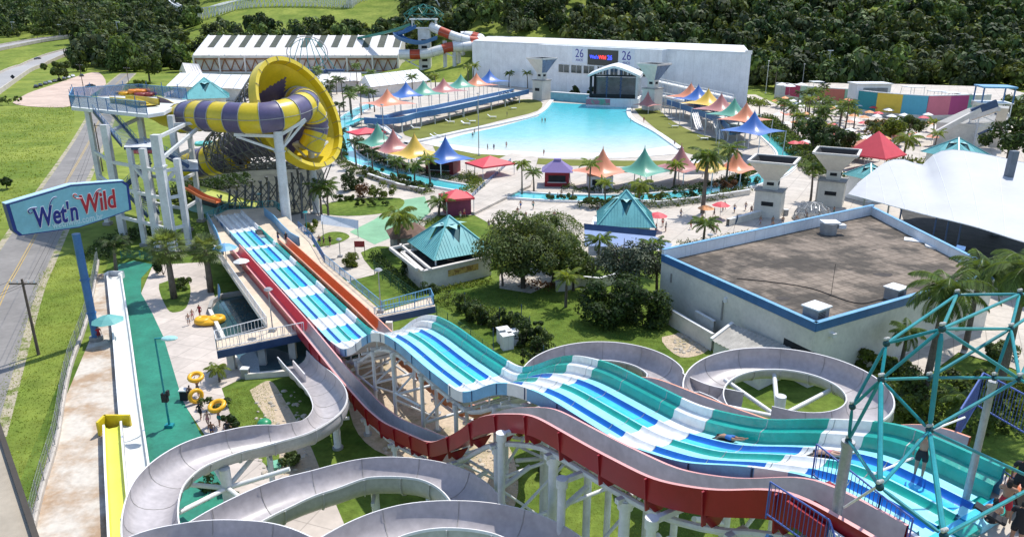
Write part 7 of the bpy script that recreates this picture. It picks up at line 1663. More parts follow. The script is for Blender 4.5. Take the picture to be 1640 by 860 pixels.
def lamp(u,v,vt,label,m=teal,head='disc',z0=0,r=.07,lean=0):
    p=at(u,v,z0); h=vpt(u,vt,p.y).z-z0; t=thing('lamp_post',label,'lamp post',tuple(p)); mb=MB(); mb.cyl((0,0,0),(0,0,h),r,m,r*.7,n=8); mb.box((0,0,.15),(.7,.5,.3),m); mb.build('shaft',t)
    mb=MB()
    if head=='disc': mb.cyl((0,0,h-.05),(0,0,h+.12),.45,m,.3,n=14); mb.cyl((0,0,h-.18),(0,0,h-.05),.25,white,.42,n=14)
    elif head=='arm': mb.beam((0,0,h),(.9,0,h+.05),.1,.1,m); mb.sphere((1.2,0,h+.02),.5,mat('pale_teal_sheet',(.33,.58,.58)),12,6,(1.4,.9,.35))
    else: mb.beam((-1.2,0,h),(1.2,0,h),.1,.1,m); [mb.box((x,0,h+.15),(.5,.3,.35),wall_w) for x in (-1,-.35,.35,1)]
    mb.build('lamp_head',t); return t
t=lamp(272,684,542,'tall teal lamp post standing on the teal floor beside the pool deck','' or teal,'arm',0,.1); mb=MB(); mb.box((0,0,2.9),(.5,.35,.8),dark); mb.box((.3,0,3.3),(.2,.3,.5),dark); mb.build('speaker_box',t)
for (u,v,vt,z,l,m) in ((437,530,463,Z3,'white-headed lamp post on the left side of the run-out deck',steel_g),(610,500,432,Z3,'white-headed lamp post on the right side of the run-out deck',steel_g),(545,412,383,0,'small lamp post by the lawn behind the railing',steel_g),(492,375,340,0,'teal lamp post left of the slanted white board',teal),(418,345,311,0,'teal-topped lamp post at the far end of the run-out deck',teal),
   (617,262,168,0,'tall thin lamp pole by the river behind the green tent',steel_g),(767,250,150,0,'tall thin flag pole left of the wave pool entrance',steel_g),(1170,160,124,0,'lamp pole before the white hall above the yellow tent',steel_g),(1128,140,100,0,'white lamp before the right wing of the hall',white),(777,130,85,0,'lamp pole before the left wing of the hall',steel_g),(1226,150,98,0,'white lamp at the left foot of the forest',white),(1132,440,396-20,0,'thin pole before the parapet of the stained roof',steel_g)):
    lamp(u,v,vt,l,m,'disc',z,.07 if v>300 else .12)
lamp(1322,145,82,'floodlight mast with four lamps at the edge of the forest',steel_g,'flood',0,.2); lamp(1283,150,103,'small street lamp below the forest by the painted wall',steel_g,'disc',0,.15)
mb=MB(); p=at(1331,472,5.9); mb.cyl(p,p+Vector((0,0,3.4)),.025,dark,n=5); tag(mb.build('antenna_rod'),'thin dark antenna rod on the stained roof','antenna')
# motorway lamps
for (u,v,vt,l) in ((22,58,36,'motorway lamp at the far left'),(96,57,40,'motorway lamp left of the mast'),(143,56,32,'white mast beside the motorway'),(192,72,36,'motorway lamp above the overpass trees')):
    p=ter(u,v); h=vpt(u,vt,p.y).z-p.z; t=thing('lamp_post',l,'lamp post',tuple(p)); mb=MB(); mb.cyl((0,0,0),(0,0,h),.3,steel_w,.2,n=6); mb.build('shaft',t); mb=MB(); mb.box((1,0,h),(3,1,.5),white); mb.build('lamp_head',t)
# near tower wall at the lower left corner
a=at(-6,672,30.5); b=at(62,875,30.5); d=(b-a).normalized(); sdv=Vector((-d.y,d.x,0)); sdv=sdv if sdv.x<0 else -sdv
mb=MB(); P=[a,b,b+sdv*1.5,a+sdv*1.5]; P=[V2(q) for q in P]; mb.prism([(q.x,q.y) for q in P],26,30.5,mat('tower_beige',(.36,.31,.24),.8,.08,2)); t=tag(mb.build('tower_wall'),'beige wall edge of the viewing tower in the bottom left corner','wall')
mb=MB(); mb.beam(a+Vector((0,0,.02))-sdv*.0,b+Vector((0,0,.02)),.04,.03,mat('dark_joint',(.06,.05,.04),.8)); c=mb.build('edge_strip'); c.parent=t
# ================================================================ PEOPLE
def person_lib(name,pose):
    J={}; E=[]
    def j(n,p,r): J[n]=(Vector(p),r)
    P=pose
    j('pelvis',(0,0,.93),.125); j('waist',(0,.0,1.06),.115); j('chest',(0,0,1.28),.135); j('neck0',(0,0,1.44),.06); j('neck',(0,-.01,1.50),.052); j('head',(0,-.02,1.60),.088); j('crown',(0,0,1.68),.07); j('nose',(0,-.115,1.595),.016)
    E+=[('pelvis','waist'),('waist','chest'),('chest','neck0'),('neck0','neck'),('neck','head'),('head','crown'),('head','nose')]
    for s,k in ((1,'r'),(-1,'l')):
        j('hip'+k,(s*.10,0,.88),.10); kn=P.get('knee'+k,(s*.11,-.02,.50)); an=P.get('ankle'+k,(s*.11,.03,.09)); j('knee'+k,kn,.062); j('calf'+k,tuple(Vector(kn).lerp(Vector(an),.35)+Vector((0,.015,0))),.058); j('ankle'+k,an,.038); j('toe'+k,tuple(Vector(an)+Vector(P.get('toe',(0,-.17,-.055)))),.03)
        E+=[('pelvis','hip'+k),('hip'+k,'knee'+k),('knee'+k,'calf'+k),('calf'+k,'ankle'+k),('ankle'+k,'toe'+k)]
        j('sh'+k,(s*.185,0,1.40),.062); el=P.get('elbow'+k,(s*.26,.03,1.12)); ha=P.get('hand'+k,(s*.27,-.06,.88)); j('elbow'+k,el,.042); j('wrist'+k,ha,.028)
        E+=[('chest','sh'+k),('sh'+k,'elbow'+k),('elbow'+k,'wrist'+k)]
        d=(Vector(ha)-Vector(el)).normalized(); pm=Vector(ha)+d*.06; j('palm'+k,tuple(pm),.034); E.append(('wrist'+k,'palm'+k)); sd=d.cross(Vector((s,0,.2))).normalized()
        for q in range(4):
            l=(.075,.085,.08,.062)[q]; b=pm+sd*(.024*(q-1.5))+d*.02; j('f%d%s'%(q,k),tuple(b+d*l*.5),.0095); j('g%d%s'%(q,k),tuple(b+d*l+Vector((-s*.02,0,-.01))),.008); E+=[('palm'+k,'f%d%s'%(q,k)),('f%d%s'%(q,k),'g%d%s'%(q,k))]
        j('th'+k,tuple(pm-sd*.05-d*.01),.011); j('tg'+k,tuple(pm-sd*.07+d*.025),.009); E+=[('wrist'+k,'th'+k),('th'+k,'tg'+k)]
    names=list(J); me=bpy.data.meshes.new('skeleton'); me.from_pydata([tuple(J[n][0]) for n in names],[(names.index(a),names.index(b)) for a,b in E],[]); o=bpy.data.objects.new('skeleton',me); C.objects.link(o)
    m=o.modifiers.new('s','SKIN'); 
    for i,n in enumerate(names): me.skin_vertices[0].data[i].radius=(J[n][1],J[n][1]*(.78 if n in('chest','waist','pelvis') else 1)); me.skin_vertices[0].data[i].use_root=(n=='pelvis')
    m2=o.modifiers.new('u','SUBSURF'); m2.levels=1; m2.render_levels=1
    bpy.context.view_layer.update(); dg=bpy.context.evaluated_depsgraph_get(); body=bpy.data.meshes.new_from_object(o.evaluated_get(dg)); bpy.data.objects.remove(o); body.name='person_body'
    body.materials.clear(); body.materials.append(skin); body.shade_smooth()
    # nearest bone per face
    segs=[(J[a][0],J[b][0],a+'-'+b) for a,b in E]
    def near(c):
        best=None
        for a,b,n in segs:
            ab=b-a; t=max(0,min(1,(c-a).dot(ab)/max(1e-9,ab.dot(ab)))); d=(c-a-ab*t).length
            if best is None or d<best[0]: best=(d,n,t)
        return best
    info=[(near(p.center),p) for p in body.polygons]
    def shell(sel,off,nm,m):
        faces=[p for (nb,p) in info if sel(nb,p)]; ids=sorted({v for p in faces for v in p.vertices}); mp={v:i for i,v in enumerate(ids)}
        if not faces: return None
        nmesh=bpy.data.meshes.new(nm); nmesh.from_pydata([tuple(body.vertices[v].co+body.vertices[v].normal*off) for v in ids],[],[[mp[v] for v in p.vertices] for p in faces]); nmesh.materials.append(m); nmesh.shade_smooth(); return nmesh
    short=shell(lambda nb,p: ('pelvis' in nb[1]) or (nb[1].startswith('hip') and 'knee' in nb[1] and nb[2]<.62),.018,'shorts',black)
    brief=shell(lambda nb,p: (nb[1] in('pelvis-waist','pelvis-hipr','pelvis-hipl') and nb[2]<.8) or (nb[1].startswith('hip') and nb[2]<.12),.012,'swimsuit',black)
    top=shell(lambda nb,p: nb[1] in('pelvis-waist','waist-chest','chest-shr','chest-shl','chest-neck0') or (nb[1].startswith('sh') and nb[2]<.5),.016,'shirt',black)
    band=shell(lambda nb,p: nb[1]=='waist-chest' and nb[2]>.55,.012,'bikini_top',black)
    hr=shell(lambda nb,p: ('head' in nb[1] or 'crown' in nb[1]) and 'nose' not in nb[1] and (p.center.z-P.get('hz',0)>1.635 or p.center.y>.0),.022,'hair',hair)
    return dict(body=body,shorts=short,swimsuit=brief,shirt=top,bikini_top=band,hair=hr)
PO={'stand':person_lib('a',{}),
 'walk':person_lib('b',{'kneer':(.10,-.16,.52),'ankler':(.10,-.20,.12),'kneel':(-.10,.04,.50),'anklel':(-.10,.26,.16),'elbowr':(.25,.12,1.14),'handr':(.24,.06,.92),'elbowl':(-.25,-.06,1.13),'handl':(-.22,-.24,.98)}),
 'carry':person_lib('c',{'kneer':(.10,-.12,.51),'ankler':(.10,-.10,.09),'kneel':(-.10,.03,.50),'anklel':(-.10,.2,.12),'elbowr':(.33,-.10,1.58),'handr':(.24,-.14,1.84),'elbowl':(-.33,-.10,1.58),'handl':(-.24,-.14,1.84)}),
 'bend':person_lib('d',{'elbowr':(.24,-.16,1.2),'handr':(.12,-.34,1.10),'elbowl':(-.24,-.16,1.2),'handl':(-.12,-.34,1.10)}),
 'prone':person_lib('e',{'elbowr':(.22,-.14,1.55),'handr':(.14,-.16,1.78),'elbowl':(-.22,-.14,1.55),'handl':(-.14,-.16,1.78),'toe':(0,.05,-.16)}),
 'sit':person_lib('f',{'kneer':(.14,-.40,.90),'ankler':(.14,-.42,.50),'kneel':(-.14,-.40,.90),'anklel':(-.14,-.42,.50),'elbowr':(.26,-.10,1.14),'handr':(.16,-.34,1.02),'elbowl':(-.26,-.10,1.14),'handl':(-.16,-.34,1.02)})}
CL={c:mat('cloth_'+c,v,.8,.1,6) for c,v in dict(black=(.015,.015,.018),red=(.45,.02,.04),navy=(.02,.04,.14),teal=(.02,.22,.22),pink=(.6,.2,.25),white=(.7,.7,.68),grey=(.2,.2,.21),maroon=(.22,.02,.03),blue=(.04,.16,.45),flower=(.35,.28,.35)).items()}
def person(loc,rz,pose,wear,label,sk=skin,hr=hair,s=1.0,rot=None,group=None,longhair=False):
    L_=PO[pose]
    def ob(mesh,nm,m,par):
        o=bpy.data.objects.new(nm,mesh); C.objects.link(o); o.parent=par
        if o.material_slots: o.material_slots[0].link='OBJECT'; o.material_slots[0].material=m
        return o
    b=ob(L_['body'],'person',sk,None); b.location=loc; b.rotation_euler=rot or (0,0,rz); b.scale=(s,)*3; tag(b,label,'person',group)
    for k,c in wear.items():
        if L_.get(k): ob(L_[k],k,CL[c],b)
    if L_['hair']: ob(L_['hair'],'hair',hr,b)
    if longhair: mb=MB(); mb.sphere((0,.07,1.53),.085,hr,8,6,(1,.6,1.5)); mb.build('ponytail',b,smooth=True)
    return b
def face(b):
    for s in(-1,1): mb=MB(); mb.sphere((s*.034,-.098,1.618),.011,dark,6,4); mb.build('eye',b)
    mb=MB(); mb.sphere((0,-.098,1.555),.02,CL['maroon'],8,4,(1,.4,.3)); mb.build('mouth',b)
def G(u,v,z=0): p=at(u,v,z); return p
person(G(303,521),.5,'stand',{'swimsuit':'white'},'fair-skinned child standing left of the big yellow double raft',skin3,hair_b,.9)
person(G(309,513),.9,'stand',{'swimsuit':'pink'},'slim child standing just behind the other child by the double raft',skin3,hair,.85)
person(G(321,509),-.5,'walk',{'shorts':'maroon','shirt':'maroon'},'person in dark red shirt and shorts walking by the pool rim',skin,hair,1.0)
person(G(160,546),.6,'stand',{'shorts':'maroon','shirt':'red'},'attendant in red standing at the foot of the big sign post under the parasol',skin,hair,1.02)
pp=[]
a=person(G(306,643),2.9,'walk',{'shorts':'black'},'man in black shorts beside the upright yellow ring on the path',skin2); b=person(G(318,634),3.0,'carry',{'shorts':'grey'},'person carrying a yellow ring overhead at the head of the walking group',skin)
c=person(G(322,672),3.0,'walk',{'shorts':'black','shirt':'black'},'woman in a black dress in the middle of the walking group',skin,hair,.98,longhair=True)
d=person(G(334,684),.1,'walk',{'swimsuit':'pink','bikini_top':'pink'},'woman in pink swimwear walking towards the camera on the path',skin3,hair,.95,longhair=True)
e=person(G(352,682),2.9,'carry',{'shorts':'teal'},'person in teal shorts carrying a yellow ring over the head',skin,hair,1.0)
f_=person(G(341,703),.2,'walk',{'swimsuit':'navy'},'person in navy trunks at the front of the walking group',skin2); g_=person(G(366,702),3.0,'walk',{'shorts':'black','shirt':'black'},'person in black carrying a bag at the right of the walking group',skin,hair,1.03)
def ring(p,rot,label,r=.55,m=foam):
    mb=MB(); mb.torus((0,0,0),r,.2,m,24,10); o=tag(mb.build('inflatable_ring',smooth=True,loc=p),label,'inflatable ring'); o.rotation_euler=rot; return o
p=G(318,634); ring(p+Vector((0,0,1.98)),(.25,.1,0),'yellow ring held flat overhead by the first walker'); p=G(352,682); ring(p+Vector((0,0,1.98)),(.3,-.1,0),'yellow ring held overhead by the person in teal shorts',.6); p=G(312,645); ring(p+Vector((.25,-.1,.78)),(1.4,.2,.7),'yellow ring held upright at the side of the walking group',.52)
t=thing('double_raft','big yellow two-seat raft lying on the pool deck','raft',tuple(G(337,518)+Vector((0,0,.0))),.25)
mb=MB(); mb.sphere((0,0,.36),1,foam,24,12,(1.75,1.15,.42)); mb.build('hull',t,smooth=True)
for x in (-.78,.78): mb=MB(); mb.torus((x,0,.52),.62,.33,foam,24,12); mb.build('tube_ring',t,smooth=True); mb=MB(); mb.sphere((x,0,.3),.5,mat('raft_orange_floor',(.55,.16,.01),.5,.1,2),12,6,(1,1,.3)); mb.build('seat_well',t,smooth=True)
for s_ in (-1,1): mb=MB(); mb.torus((s_*.95,.55,.5),.16,.045,black,10,6); mb.build('handle',t,smooth=True)
person(G(446,388,Z3),2.5,'bend',{'shorts':'navy','shirt':'black'},'person in dark clothes at the left by the orange slide end',skin,hair,1.0); person(G(459,390,Z3),-2.2,'stand',{'shorts':'black','shirt':'black'},'person in black standing right at the orange slide end',skin3,hair_b,1.0)
for u,v,l,w in ((512,393,'left one of three people by the bush behind the blue railing',{'shorts':'navy'}),(519,394,'middle one of three people by the bush behind the blue railing',{'shorts':'black','shirt':'grey'}),(529,394,'right one of three people by the bush behind the blue railing',{'shorts':'black','shirt':'black'})): person(G(u,v),u*.7,'walk',w,l,skin)
for u,v,l,w,s in ((1275,360,'person with pale skin, first of four walking past the stained roof parapet',{'swimsuit':'white'},1.0),(1291,357,'tall person with a dark wrap, second of four behind the parapet',{'shorts':'black'},1.1),(1312,349,'person in dark swimwear, third of four behind the parapet',{'swimsuit':'black','bikini_top':'black'},1.0),(1325,346,'last of four walking behind the parapet',{'swimsuit':'red'},.95)): person(G(u,v),u*.3,'walk',w,l,skin,hair,s)
for u,v,l,w in ((1050,374,'person beside the red parasol near the blue awning',{'shorts':'navy'}),(1066,371,'person walking alone right of the red parasol',{'shorts':'grey','shirt':'grey'}),(957,345,'person left of the teal kiosk roof',{'shorts':'black','shirt':'black'}),(1061,363,'person standing just behind the red parasol',{'swimsuit':'red'})): person(G(u,v),u,'stand',w,l,skin)
for u,v,l,w in ((871,250,'lone bather at the water edge of the wave pool',{'swimsuit':'maroon'}),(757,221,'bather by the left rim of the wave pool, left of two',{'shorts':'navy'}),(760,216,'bather by the left rim of the wave pool, right of two',{'swimsuit':'black'}),(781,241,'person standing on the front lawn left of the flag pole',{'shorts':'black','shirt':'black'}),(791,241,'person standing on the front lawn right of the flag pole',{'shorts':'navy','shirt':'navy'}),(811,237,'bather standing in the shallow water near the left corner',{'swimsuit':'red'}),(868,197,'bather far out in the pool, left of two',{'shorts':'black'}),(873,197,'bather far out in the pool, right of two',{'shorts':'black'}),(1080,234,'person at the right corner of the pool rim',{'shorts':'grey'}),(1031,196,'lifeguard-like figure on the right lawn',{'shorts':'red','shirt':'maroon'}),(812,187,'person in dark clothes on the left lawn',{'shorts':'navy','shirt':'navy'}),(1010,196,'person on the right pool rim',{'shorts':'white'})): person(G(u,v,.1),u,'stand',w,l,skin)
for i,(u,v) in enumerate(((880,320),(893,322),(899,317),(911,322),(917,319))): person(G(u,v,-.5),i*1.3,'stand',{'swimsuit':['navy','red','black','teal','pink'][i]},'bather wading in the lazy river below the purple kiosk, number %s from the left'%('one','two','three','four','five')[i],skin)
for i in range(22):
    v=rnd.uniform(170,238); u=rnd.uniform(1235+(v-158)*.6,1430+(v-158)*.3); person(G(u,v),rnd.random()*6,rnd.choice(['stand','walk']),{'swimsuit':(cc_:=rnd.choice(list(CL)))},'sunbather in %s swimwear among the parasols on the crowded terrace at right'%cc_,rnd.choice([skin,skin2,skin3]),hair,1.0,group='people on the sunbathing terrace')
for i in range(40):
    u,v=rnd.choice([(rnd.uniform(700,900),rnd.uniform(335,375)),(rnd.uniform(1090,1350),rnd.uniform(345,375)),(rnd.uniform(1150,1260),rnd.uniform(335,350))]); person(G(u,v),rnd.random()*6,'walk',{'shorts':(cc_:=rnd.choice(list(CL)))},'visitor in %s shorts strolling on the wide pale plaza %s'%(cc_,'left of the big tree' if u<905 else 'before the hopper towers'),'' or skin,hair,1.0,group='visitors strolling on the plaza')
# near people on the start platform
a=person(at(1470,764,19.12),2.6,'stand',{'shorts':'black'},'boy in black shorts standing in the blue lane at the top of the racing slide',skin,hair_b,1.0); face(a)
a=person(at(1601,842,ZP+.05),2.4,'bend',{'shorts':'red'},'woman in red shorts holding a black mat on the start platform',skin,hair,1.0,longhair=True); face(a)
a=person(at(1626,806,ZP+.05),2.3,'stand',{'shorts':'black','shirt':'black'},'person dressed in black behind the woman in red shorts',skin2,hair,1.05); face(a)
a=person(at(1578,872,ZP-.4),2.8,'sit',{'swimsuit':'black'},'fair person sitting at the bottom right corner of the platform',skin3,hair,1.0,longhair=True); face(a)
a=person(at(1622,880,ZP-.0),2.2,'stand',{'shorts':'black','shirt':'black'},'person in black at the lower right edge of the picture',skin,hair,1.0)
def matt(loc,rot,label,sz=(.75,1.2,.06)):
    mb=MB(); mb.box((0,0,0),sz,black); mb.box((0,-sz[1]/2+.05,.05),(sz[0],.12,.05),black); o=tag(mb.build('slide_mat',loc=loc),label,'mat'); o.rotation_euler=rot; return o
matt(at(1586,822,ZP+1.1),(.3,.2,.9),'black slide mat held out in front of the woman in red shorts',(.5,.85,.06)); matt(at(1640,822,ZP+.5),(1.2,.1,.6),'black slide mat leaning beside the person in black')
# riders lying on the slide
def rider(s,o,label,sh,sk):
    z=rz_at(s+.9)+.24; slope=math.atan2(rz_at(s+.6)-rz_at(s-.6),1.2); base=rpt(s+.9,o,z)
    tv=(RD*math.cos(slope)+Vector((0,0,math.sin(slope)))).normalized() # uphill direction
    hd=-tv; up=Vector((0,0,1)); up=(up-hd*up.dot(hd)).normalized(); # head points downhill; belly down -> local +z->hd, local -y -> -up
    ly=up; lx=ly.cross(hd); M=Matrix(((lx.x,ly.x,hd.x,0),(lx.y,ly.y,hd.y,0),(lx.z,ly.z,hd.z,0),(0,0,0,1))); 
    b=person((0,0,0),0,'prone',sh,label,sk); b.matrix_world=Matrix.Translation(base+up*.04)@M
    mb=MB(); mb.box((0,0,0),(.62,1.15,.05),black); o_=tag(mb.build('slide_mat'),'black mat under '+label.split(' lying')[0],'mat'); yv=hd; xv=yv.cross(up); M2=Matrix(((xv.x,yv.x,up.x,0),(xv.y,yv.y,up.y,0),(xv.z,yv.z,up.z,0),(0,0,0,1))); o_.matrix_world=Matrix.Translation(base+hd*1.25-up*.1)@M2
rider(77.2,3.42,'dark-haired rider lying head first on a mat in the green lane',{'shorts':'blue'},skin); rider(82.6,2.55,'rider lying head first near the top of the blue lane',{'swimsuit':'pink'},skin3)
# ================================================================ PROPS
def bin_(u,v,label,m=steel_g,s=1): p=at(u,v); t=thing('litter_bin',label,'litter bin',tuple(p)); mb=MB(); mb.box((0,0,.5*s),(.7*s,.6*s,1.0*s),m); mb.build('body',t); mb=MB(); mb.box((0,0,1.05*s),(.8*s,.7*s,.1*s),white); mb.build('lid',t)
bin_(394,605,'grey litter bin beside the splash pool corner'); bin_(1243,347,'grey litter bin left of the hopper tower base'); bin_(1258,345,'pair bin right beside the hopper tower base'); bin_(297,640,'dark bin at the back of the walking group',dark)
p=at(424,684); mb=MB(); mb.sphere((0,0,.35),.62,mat('green_dome',(.03,.27,.12),.35,.06,2),18,10,(1,1,.72)); tag(mb.build('green_boulder_cover',smooth=True,loc=p),'smooth green dome lying on the lawn inside the flume bend','garden ornament')
for (l,z,lb) in (([(442,695),(478,690),(472,706),(448,712)],.35,'upper'),([(428,745),(455,738),(450,752),(432,756)],.3,'lower')): mb=MB(); mb.prism([(q.x,q.y) for q in pts(l)],.02,z,mat('mint_slab',(.16,.42,.28),.6,.08,1)); tag(mb.build('mint_slab'),lb+' of the two mint green slabs beside the lower flume','slab')
for k,(u,v,l) in enumerate(((812,558,'white equipment box, nearest of three in the planted strip'),(820,552,'white equipment box in the middle of three'),(806,548,'white equipment box, farthest of three'))):
    p=at(u,v); t=thing('equipment_box',l,'box',tuple(p),.4); mb=MB(); mb.box((0,0,.8),(1.2,.9,1.6),wall_w); mb.build('cabinet',t); mb=MB(); mb.box((0,0,1.64),(1.35,1.05,.08),white); mb.build('lid',t)
for i,(u,v) in enumerate(((745,500),(770,520),(800,525),(835,520),(848,540),(872,560),(870,590),(790,560))):
    p=at(u,v); mb=MB(); mb.cyl((0,0,0),(0,0,2.5),.045,navy,n=6); mb.cyl((0,0,0),(0,0,.1),.12,cdark,n=8); tag(mb.build('marker_pole',loc=p),'thin dark pole among the shrubs of the planted strip','pole','thin poles in the planted strip')
lowwall([(890,467),(905,466),(930,458),(960,461),(985,454),(1005,450)],1.3,wall_c,'pale retaining wall with white coping above the sloping lawn',.3)
lowwall([(960,335),(1000,334),(1060,331),(1130,323),(1200,312)],1.0,wall_c,'long pale planter wall along the near bank of the lazy river',.4)
lowwall([(1165,392-30),(1215,348),(1250,340)],1.1,wall_c,'pale counter wall before the nearer hopper tower',.6)
lowwall([(590,285),(640,302),(680,310)],.9,concrete,'stone planter wall along the left bank of the lazy river',.5)
railing('railing',[at(733,345)+Vector((0,0,.0)),at(765,312),at(800,280),at(818,262)],1.2,blue,'dark blue railing along the left edge of the central path',gap=.5)
t=thing('slanted_board','pale grey slanted board on two posts beside the round bush','board',tuple(at(545,372))); a=at(515,352,2.6)
mb=MB(); mb.add([at(514,344,3.3),at(574,353,3.3),at(574,367,2.1),at(514,359,2.1)],[(0,1,2,3)],wall_w); childify(mb.build('panel'),t)
for u in (516,572): q=at(u,355,2.7); mb=MB(); mb.cyl((q.x,q.y,0),q,.06,steel_g,n=6); childify(mb.build('post'),t)
t=thing('notice_board','small dark red notice board on the lawn near the round bush','sign',tuple(at(577,412))); mb=MB(); mb.box((0,0,2.0),(1.5,.1,.9),mat('notice_red',(.28,.03,.03),.6,.1,2)); mb.build('panel',t)
for x in(-.7,.7): mb=MB(); mb.cyl((x,0,0),(x,0,1.6),.05,dark,n=6); mb.build('post',t)
# brown hut beside the pavilion
t=thing('thatched_hut','brown hut with a sloping red-brown roof under the drooping palm','hut',tuple(at(655,400)),.3)
mb=MB(); mb.box((0,0,1.3),(5,4,2.6),cdark); mb.build('wall',t); q=[(-3,-2.6,2.6),(3,-2.6,2.6),(3,2.6,2.6),(-3,2.6,2.6)]; mb=MB(); mb.add(q+[(-1,0,4.2),(1,0,4.2)],[(0,1,5,4),(2,3,4,5),(1,2,5),(3,0,4)],mat('hut_roof',(.20,.12,.09),.85,.15,1.5)); mb.build('roof',t)
# pennants
for (u,v,l,m) in ((350,497,'light blue feather flag leaning by the pool rim',mat('sky_canvas',(.15,.36,.62))),(1174,375,'navy pennant on a pole before the stained roof parapet',navy)):
    p=at(u,v); t=thing('feather_flag',l,'flag',tuple(p)); mb=MB(); mb.cyl((0,0,0),(.3,0,3.4),.03,steel_g,n=5); mb.build('pole',t); mb=MB(); G_=[[(.1+.3*i/6+.28*math.sin(3*i/6)*k,.03*math.sin(i),1.3+2.1*i/6) for k in (0,1)] for i in range(7)]; mb.grid(G_,m); mb.build('cloth',t)
# vehicles
def car(paint,label):
    t=thing('parked_car',label,'car'); prof=[(-2.1,.35),(-2.15,.75),(-1.9,.95),(-1.1,1.0),(-.55,1.42),(.75,1.45),(1.45,1.02),(2.0,.9),(2.15,.6),(2.1,.32)]
    G_=[]
    for x,z in prof: G_.append([(x,-.82,.32),(x,-.86,min(z,.85)),(x,-.68 if z>1.1 else -.8,z),(x,.68 if z>1.1 else .8,z),(x,.86,min(z,.85)),(x,.82,.32)])
    mb=MB(); mb.grid(G_,paint,closev=True); mb.f+= [tuple(range(5,-1,-1)),tuple(54+k for k in range(6))]; mb.m+=[0,0]; mb.build('body',t,smooth='auto')
    mb=MB(); mb.hexa([(-.98,-.72,1.06),(1.28,-.72,1.06),(1.28,.72,1.06),(-.98,.72,1.06),(-.62,-.70,1.38),(.82,-.70,1.38),(.82,.70,1.38),(-.62,.70,1.38)],glass); mb.build('window',t)
    for x in(-1.35,1.35):
        for y in(-.84,.84): mb=MB(); mb.cyl((x,y-.1,.33),(x,y+.1,.33),.33,black,n=12); wl_=mb.build('wheel',t); mb=MB(); mb.cyl((x,y-.115,.33),(x,y+.115,.33),.18,steel_g,n=10); mb.build('rim',wl_)
    for y in (-.6,.6): mb=MB(); mb.box((2.1,y,.68),(.12,.35,.16),white); mb.build('headlight',t)
    return t
cp={'white':mat('car_white',(.7,.7,.7),.25,.03,1,coat=.6),'black':mat('car_black',(.02,.02,.022),.25,.03,1,coat=.6),'silver':mat('car_silver',(.42,.43,.44),.28,.03,1,metal=.5,coat=.5),'grey':mat('car_grey',(.12,.12,.13),.28,.03,1,coat=.5)}
CAR={k:car(m,'') for k,m in cp.items()}
cars=[(58,141,'black','nearest black car at the left end of the parked row'),(65,139,'black','second black car of the parked row'),(73,136,'grey','dark grey car third in the parked row'),(80,134,'silver','silver car fourth in the parked row'),(88,132,'grey','grey car in the middle of the parked row'),(95,130,'black','black car right of the middle of the parked row'),(103,128,'grey','grey car left of the two white ones in the row'),(110,126,'white','first white car of the parked row'),(117,124,'white','second white car of the parked row'),(131,123,'black','black car parked alone at the right end of the row')]
for u,v,k,l in cars: put(CAR,k,at(u,v),2.2,l,'cars parked beside the ramp road',1.0)
for u,v,k,l in ((145,140,'black','dark car by the poles behind the rafts'),(61,99,'grey','dark car driving on the ramp road')): p=ter(u,v) if v<110 else at(u,v); put(CAR,k,p+Vector((0,0,1.25 if v<110 else .05)),1.0,l)
for (u,v,k,l) in ((278,36,'white','white van-like car on the hill road, left'),(291,38,'silver','silver car on the hill road, right')): p=ter(u,v); put(CAR,k,p+Vector((0,0,.3)),.4,l,None,1.8)
# diamond road sign
p=ter(22,133); t=thing('road_sign','yellow-black diamond warning sign beside the ramp road','sign',tuple(p)); mb=MB(); mb.add([(0,0,1.6),(1.2,0,2.8),(0,0,4.0),(-1.2,0,2.8),(0,.1,1.6),(1.2,.1,2.8),(0,.1,4.0),(-1.2,.1,2.8)],[(0,1,2,3),(7,6,5,4),(0,4,5,1),(1,5,6,2),(2,6,7,3),(3,7,4,0)],dark); mb.build('plate',t); mb=MB(); mb.cyl((0,.12,0),(0,.12,3),.08,steel_g,n=6); mb.build('post',t)
# roller coaster on the hill
rc=thing('roller_coaster','white wooden roller coaster curving over the green hill at the top left','roller coaster',tuple(ter(300,35)))
def coaster(l,hh,step=4):
    P=[]; 
    for (u,v),h in zip(l,hh): q=ter(u,v); P.append(Vector((q.x,q.y,q.z+h)))
    P=resample(catmull(P,8),int(sum((Vector(b)-Vector(a)).length for a,b in zip(P[:-1],P[1:]))/step)); F=frames(P); tr=MB(); ts=MB(); prev=None
    for p,sd,up,t_ in F:
        g0=ground_z(p.x,p.y); a=p-sd*2.2; b=p+sd*2.2
        for q in (a,b): ts.beam((q.x,q.y,g0),(q.x,q.y,p.z),.55,.55,steel_w)
        n=max(1,int((p.z-g0)/4))
        for k in range(n): z=g0+(p.z-g0)*(k+1)/n; ts.beam((a.x,a.y,z),(b.x,b.y,z),.25,.25,white)
        if prev is not None:
            pa,pb,pz,pg=prev
            for q0,q1 in ((pa,a),(pb,b)):
                tr.beam(q0+Vector((0,0,.3)),q1+Vector((0,0,.3)),1.1,.7,white); ts.beam((q0.x,q0.y,pg),(q1.x,q1.y,p.z),.4,.4,white); ts.beam((q0.x,q0.y,(pg+pz)/2),(q1.x,q1.y,(g0+p.z)/2),.2,.2,white)
            tr.beam(pa,pb,.5,.25,white)
        prev=(a,b,p.z,g0)
    childify(tr.build('track'),rc); childify(ts.build('trestle'),rc)
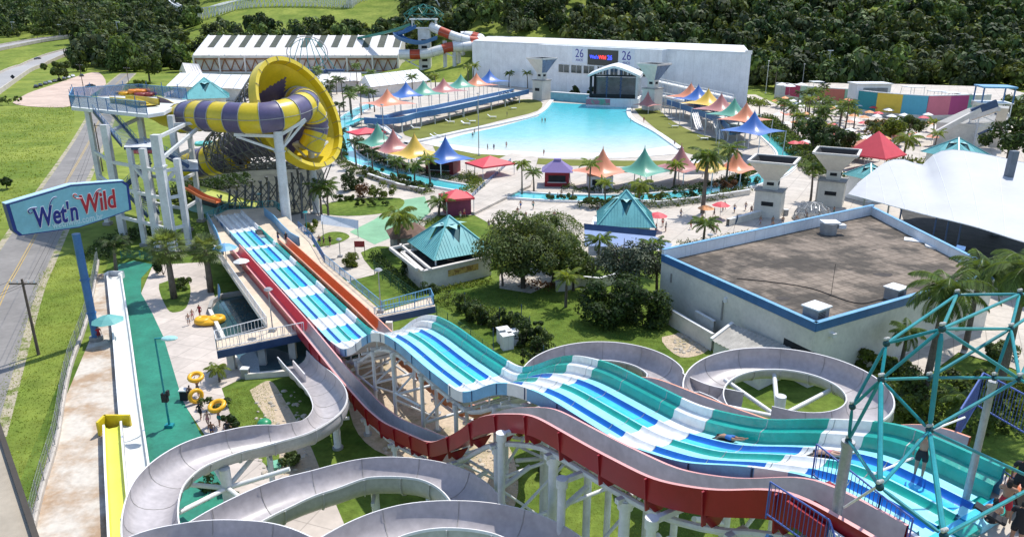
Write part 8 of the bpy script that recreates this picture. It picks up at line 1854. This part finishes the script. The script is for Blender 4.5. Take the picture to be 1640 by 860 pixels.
coaster([(300,2),(283,8),(276,18),(285,28),(310,33),(340,28),(380,16),(430,12),(500,12),(560,14)],[16,15,13,11,9,8,7,7,8,9])
coaster([(560,14),(570,6),(585,2)],[12,18,26]); 
for u in (695,704,713): pass
for (u0,v0,u1,v1,l) in ((694,0,706,12,'left'),(703,0,715,13,'middle'),(711,0,722,10,'right')):
    y=560; a=vpt(u0,v0-6,y); b=vpt(u1,v1,y); mb=MB(); mb.beam(a,b,1.2,1.0,white); mb.cyl((b.x,b.y,ground_z(b.x,b.y)-2),b,.5,steel_w,n=6); tag(mb.build('far_slide_track'),l+' of three parallel white slide tracks among the trees at the top','water slide')
mb=MB(); p=vpt(775,10,600); mb.box((p.x,p.y,ground_z(p.x,p.y)+6),(26,14,16),mat('far_pale_blue',(.42,.50,.56),.7,.06,.1)); tag(mb.build('far_building'),'pale blue distant building top left of the forest','building')
for (u,v,w_,l) in ((960,-2,60,'pale structure glimpsed over the middle of the forest'),(1215,2,40,'grey structure glimpsed over the right part of the forest')):
    pass
# overpass
a=ter(150,72); b=ter(215,66); mb=MB(); mb.beam(a+Vector((0,0,3)),b+Vector((0,0,3)),12,1.8,concrete); t=tag(mb.build('overpass'),'pale concrete overpass crossing behind the trees at left','bridge')
for k in range(4): q=a.lerp(b,.1+.27*k); mb=MB(); mb.beam((q.x,q.y,ground_z(q.x,q.y)),(q.x,q.y,q.z+2.4),1.6,1.6,cdark); c=mb.build('pier'); c.parent=t
# fine spray over the flume outlet
p=at(425,575,1.2); mb=MB(); mb.sphere((0,0,0),1,white,12,8,(2.6,1.6,.9)); o=struct(mb.build('water_spray',loc=p),'stuff'); vm=bpy.data.materials.new('spray_mist'); vm.use_nodes=True; n=vm.node_tree.nodes; n.remove(n['Principled BSDF']); pv_=n.new('ShaderNodeVolumePrincipled'); pv_.inputs['Density'].default_value=.22; vm.node_tree.links.new(pv_.outputs[0],n['Material Output'].inputs['Volume']); o.data.materials.clear(); o.data.materials.append(vm)
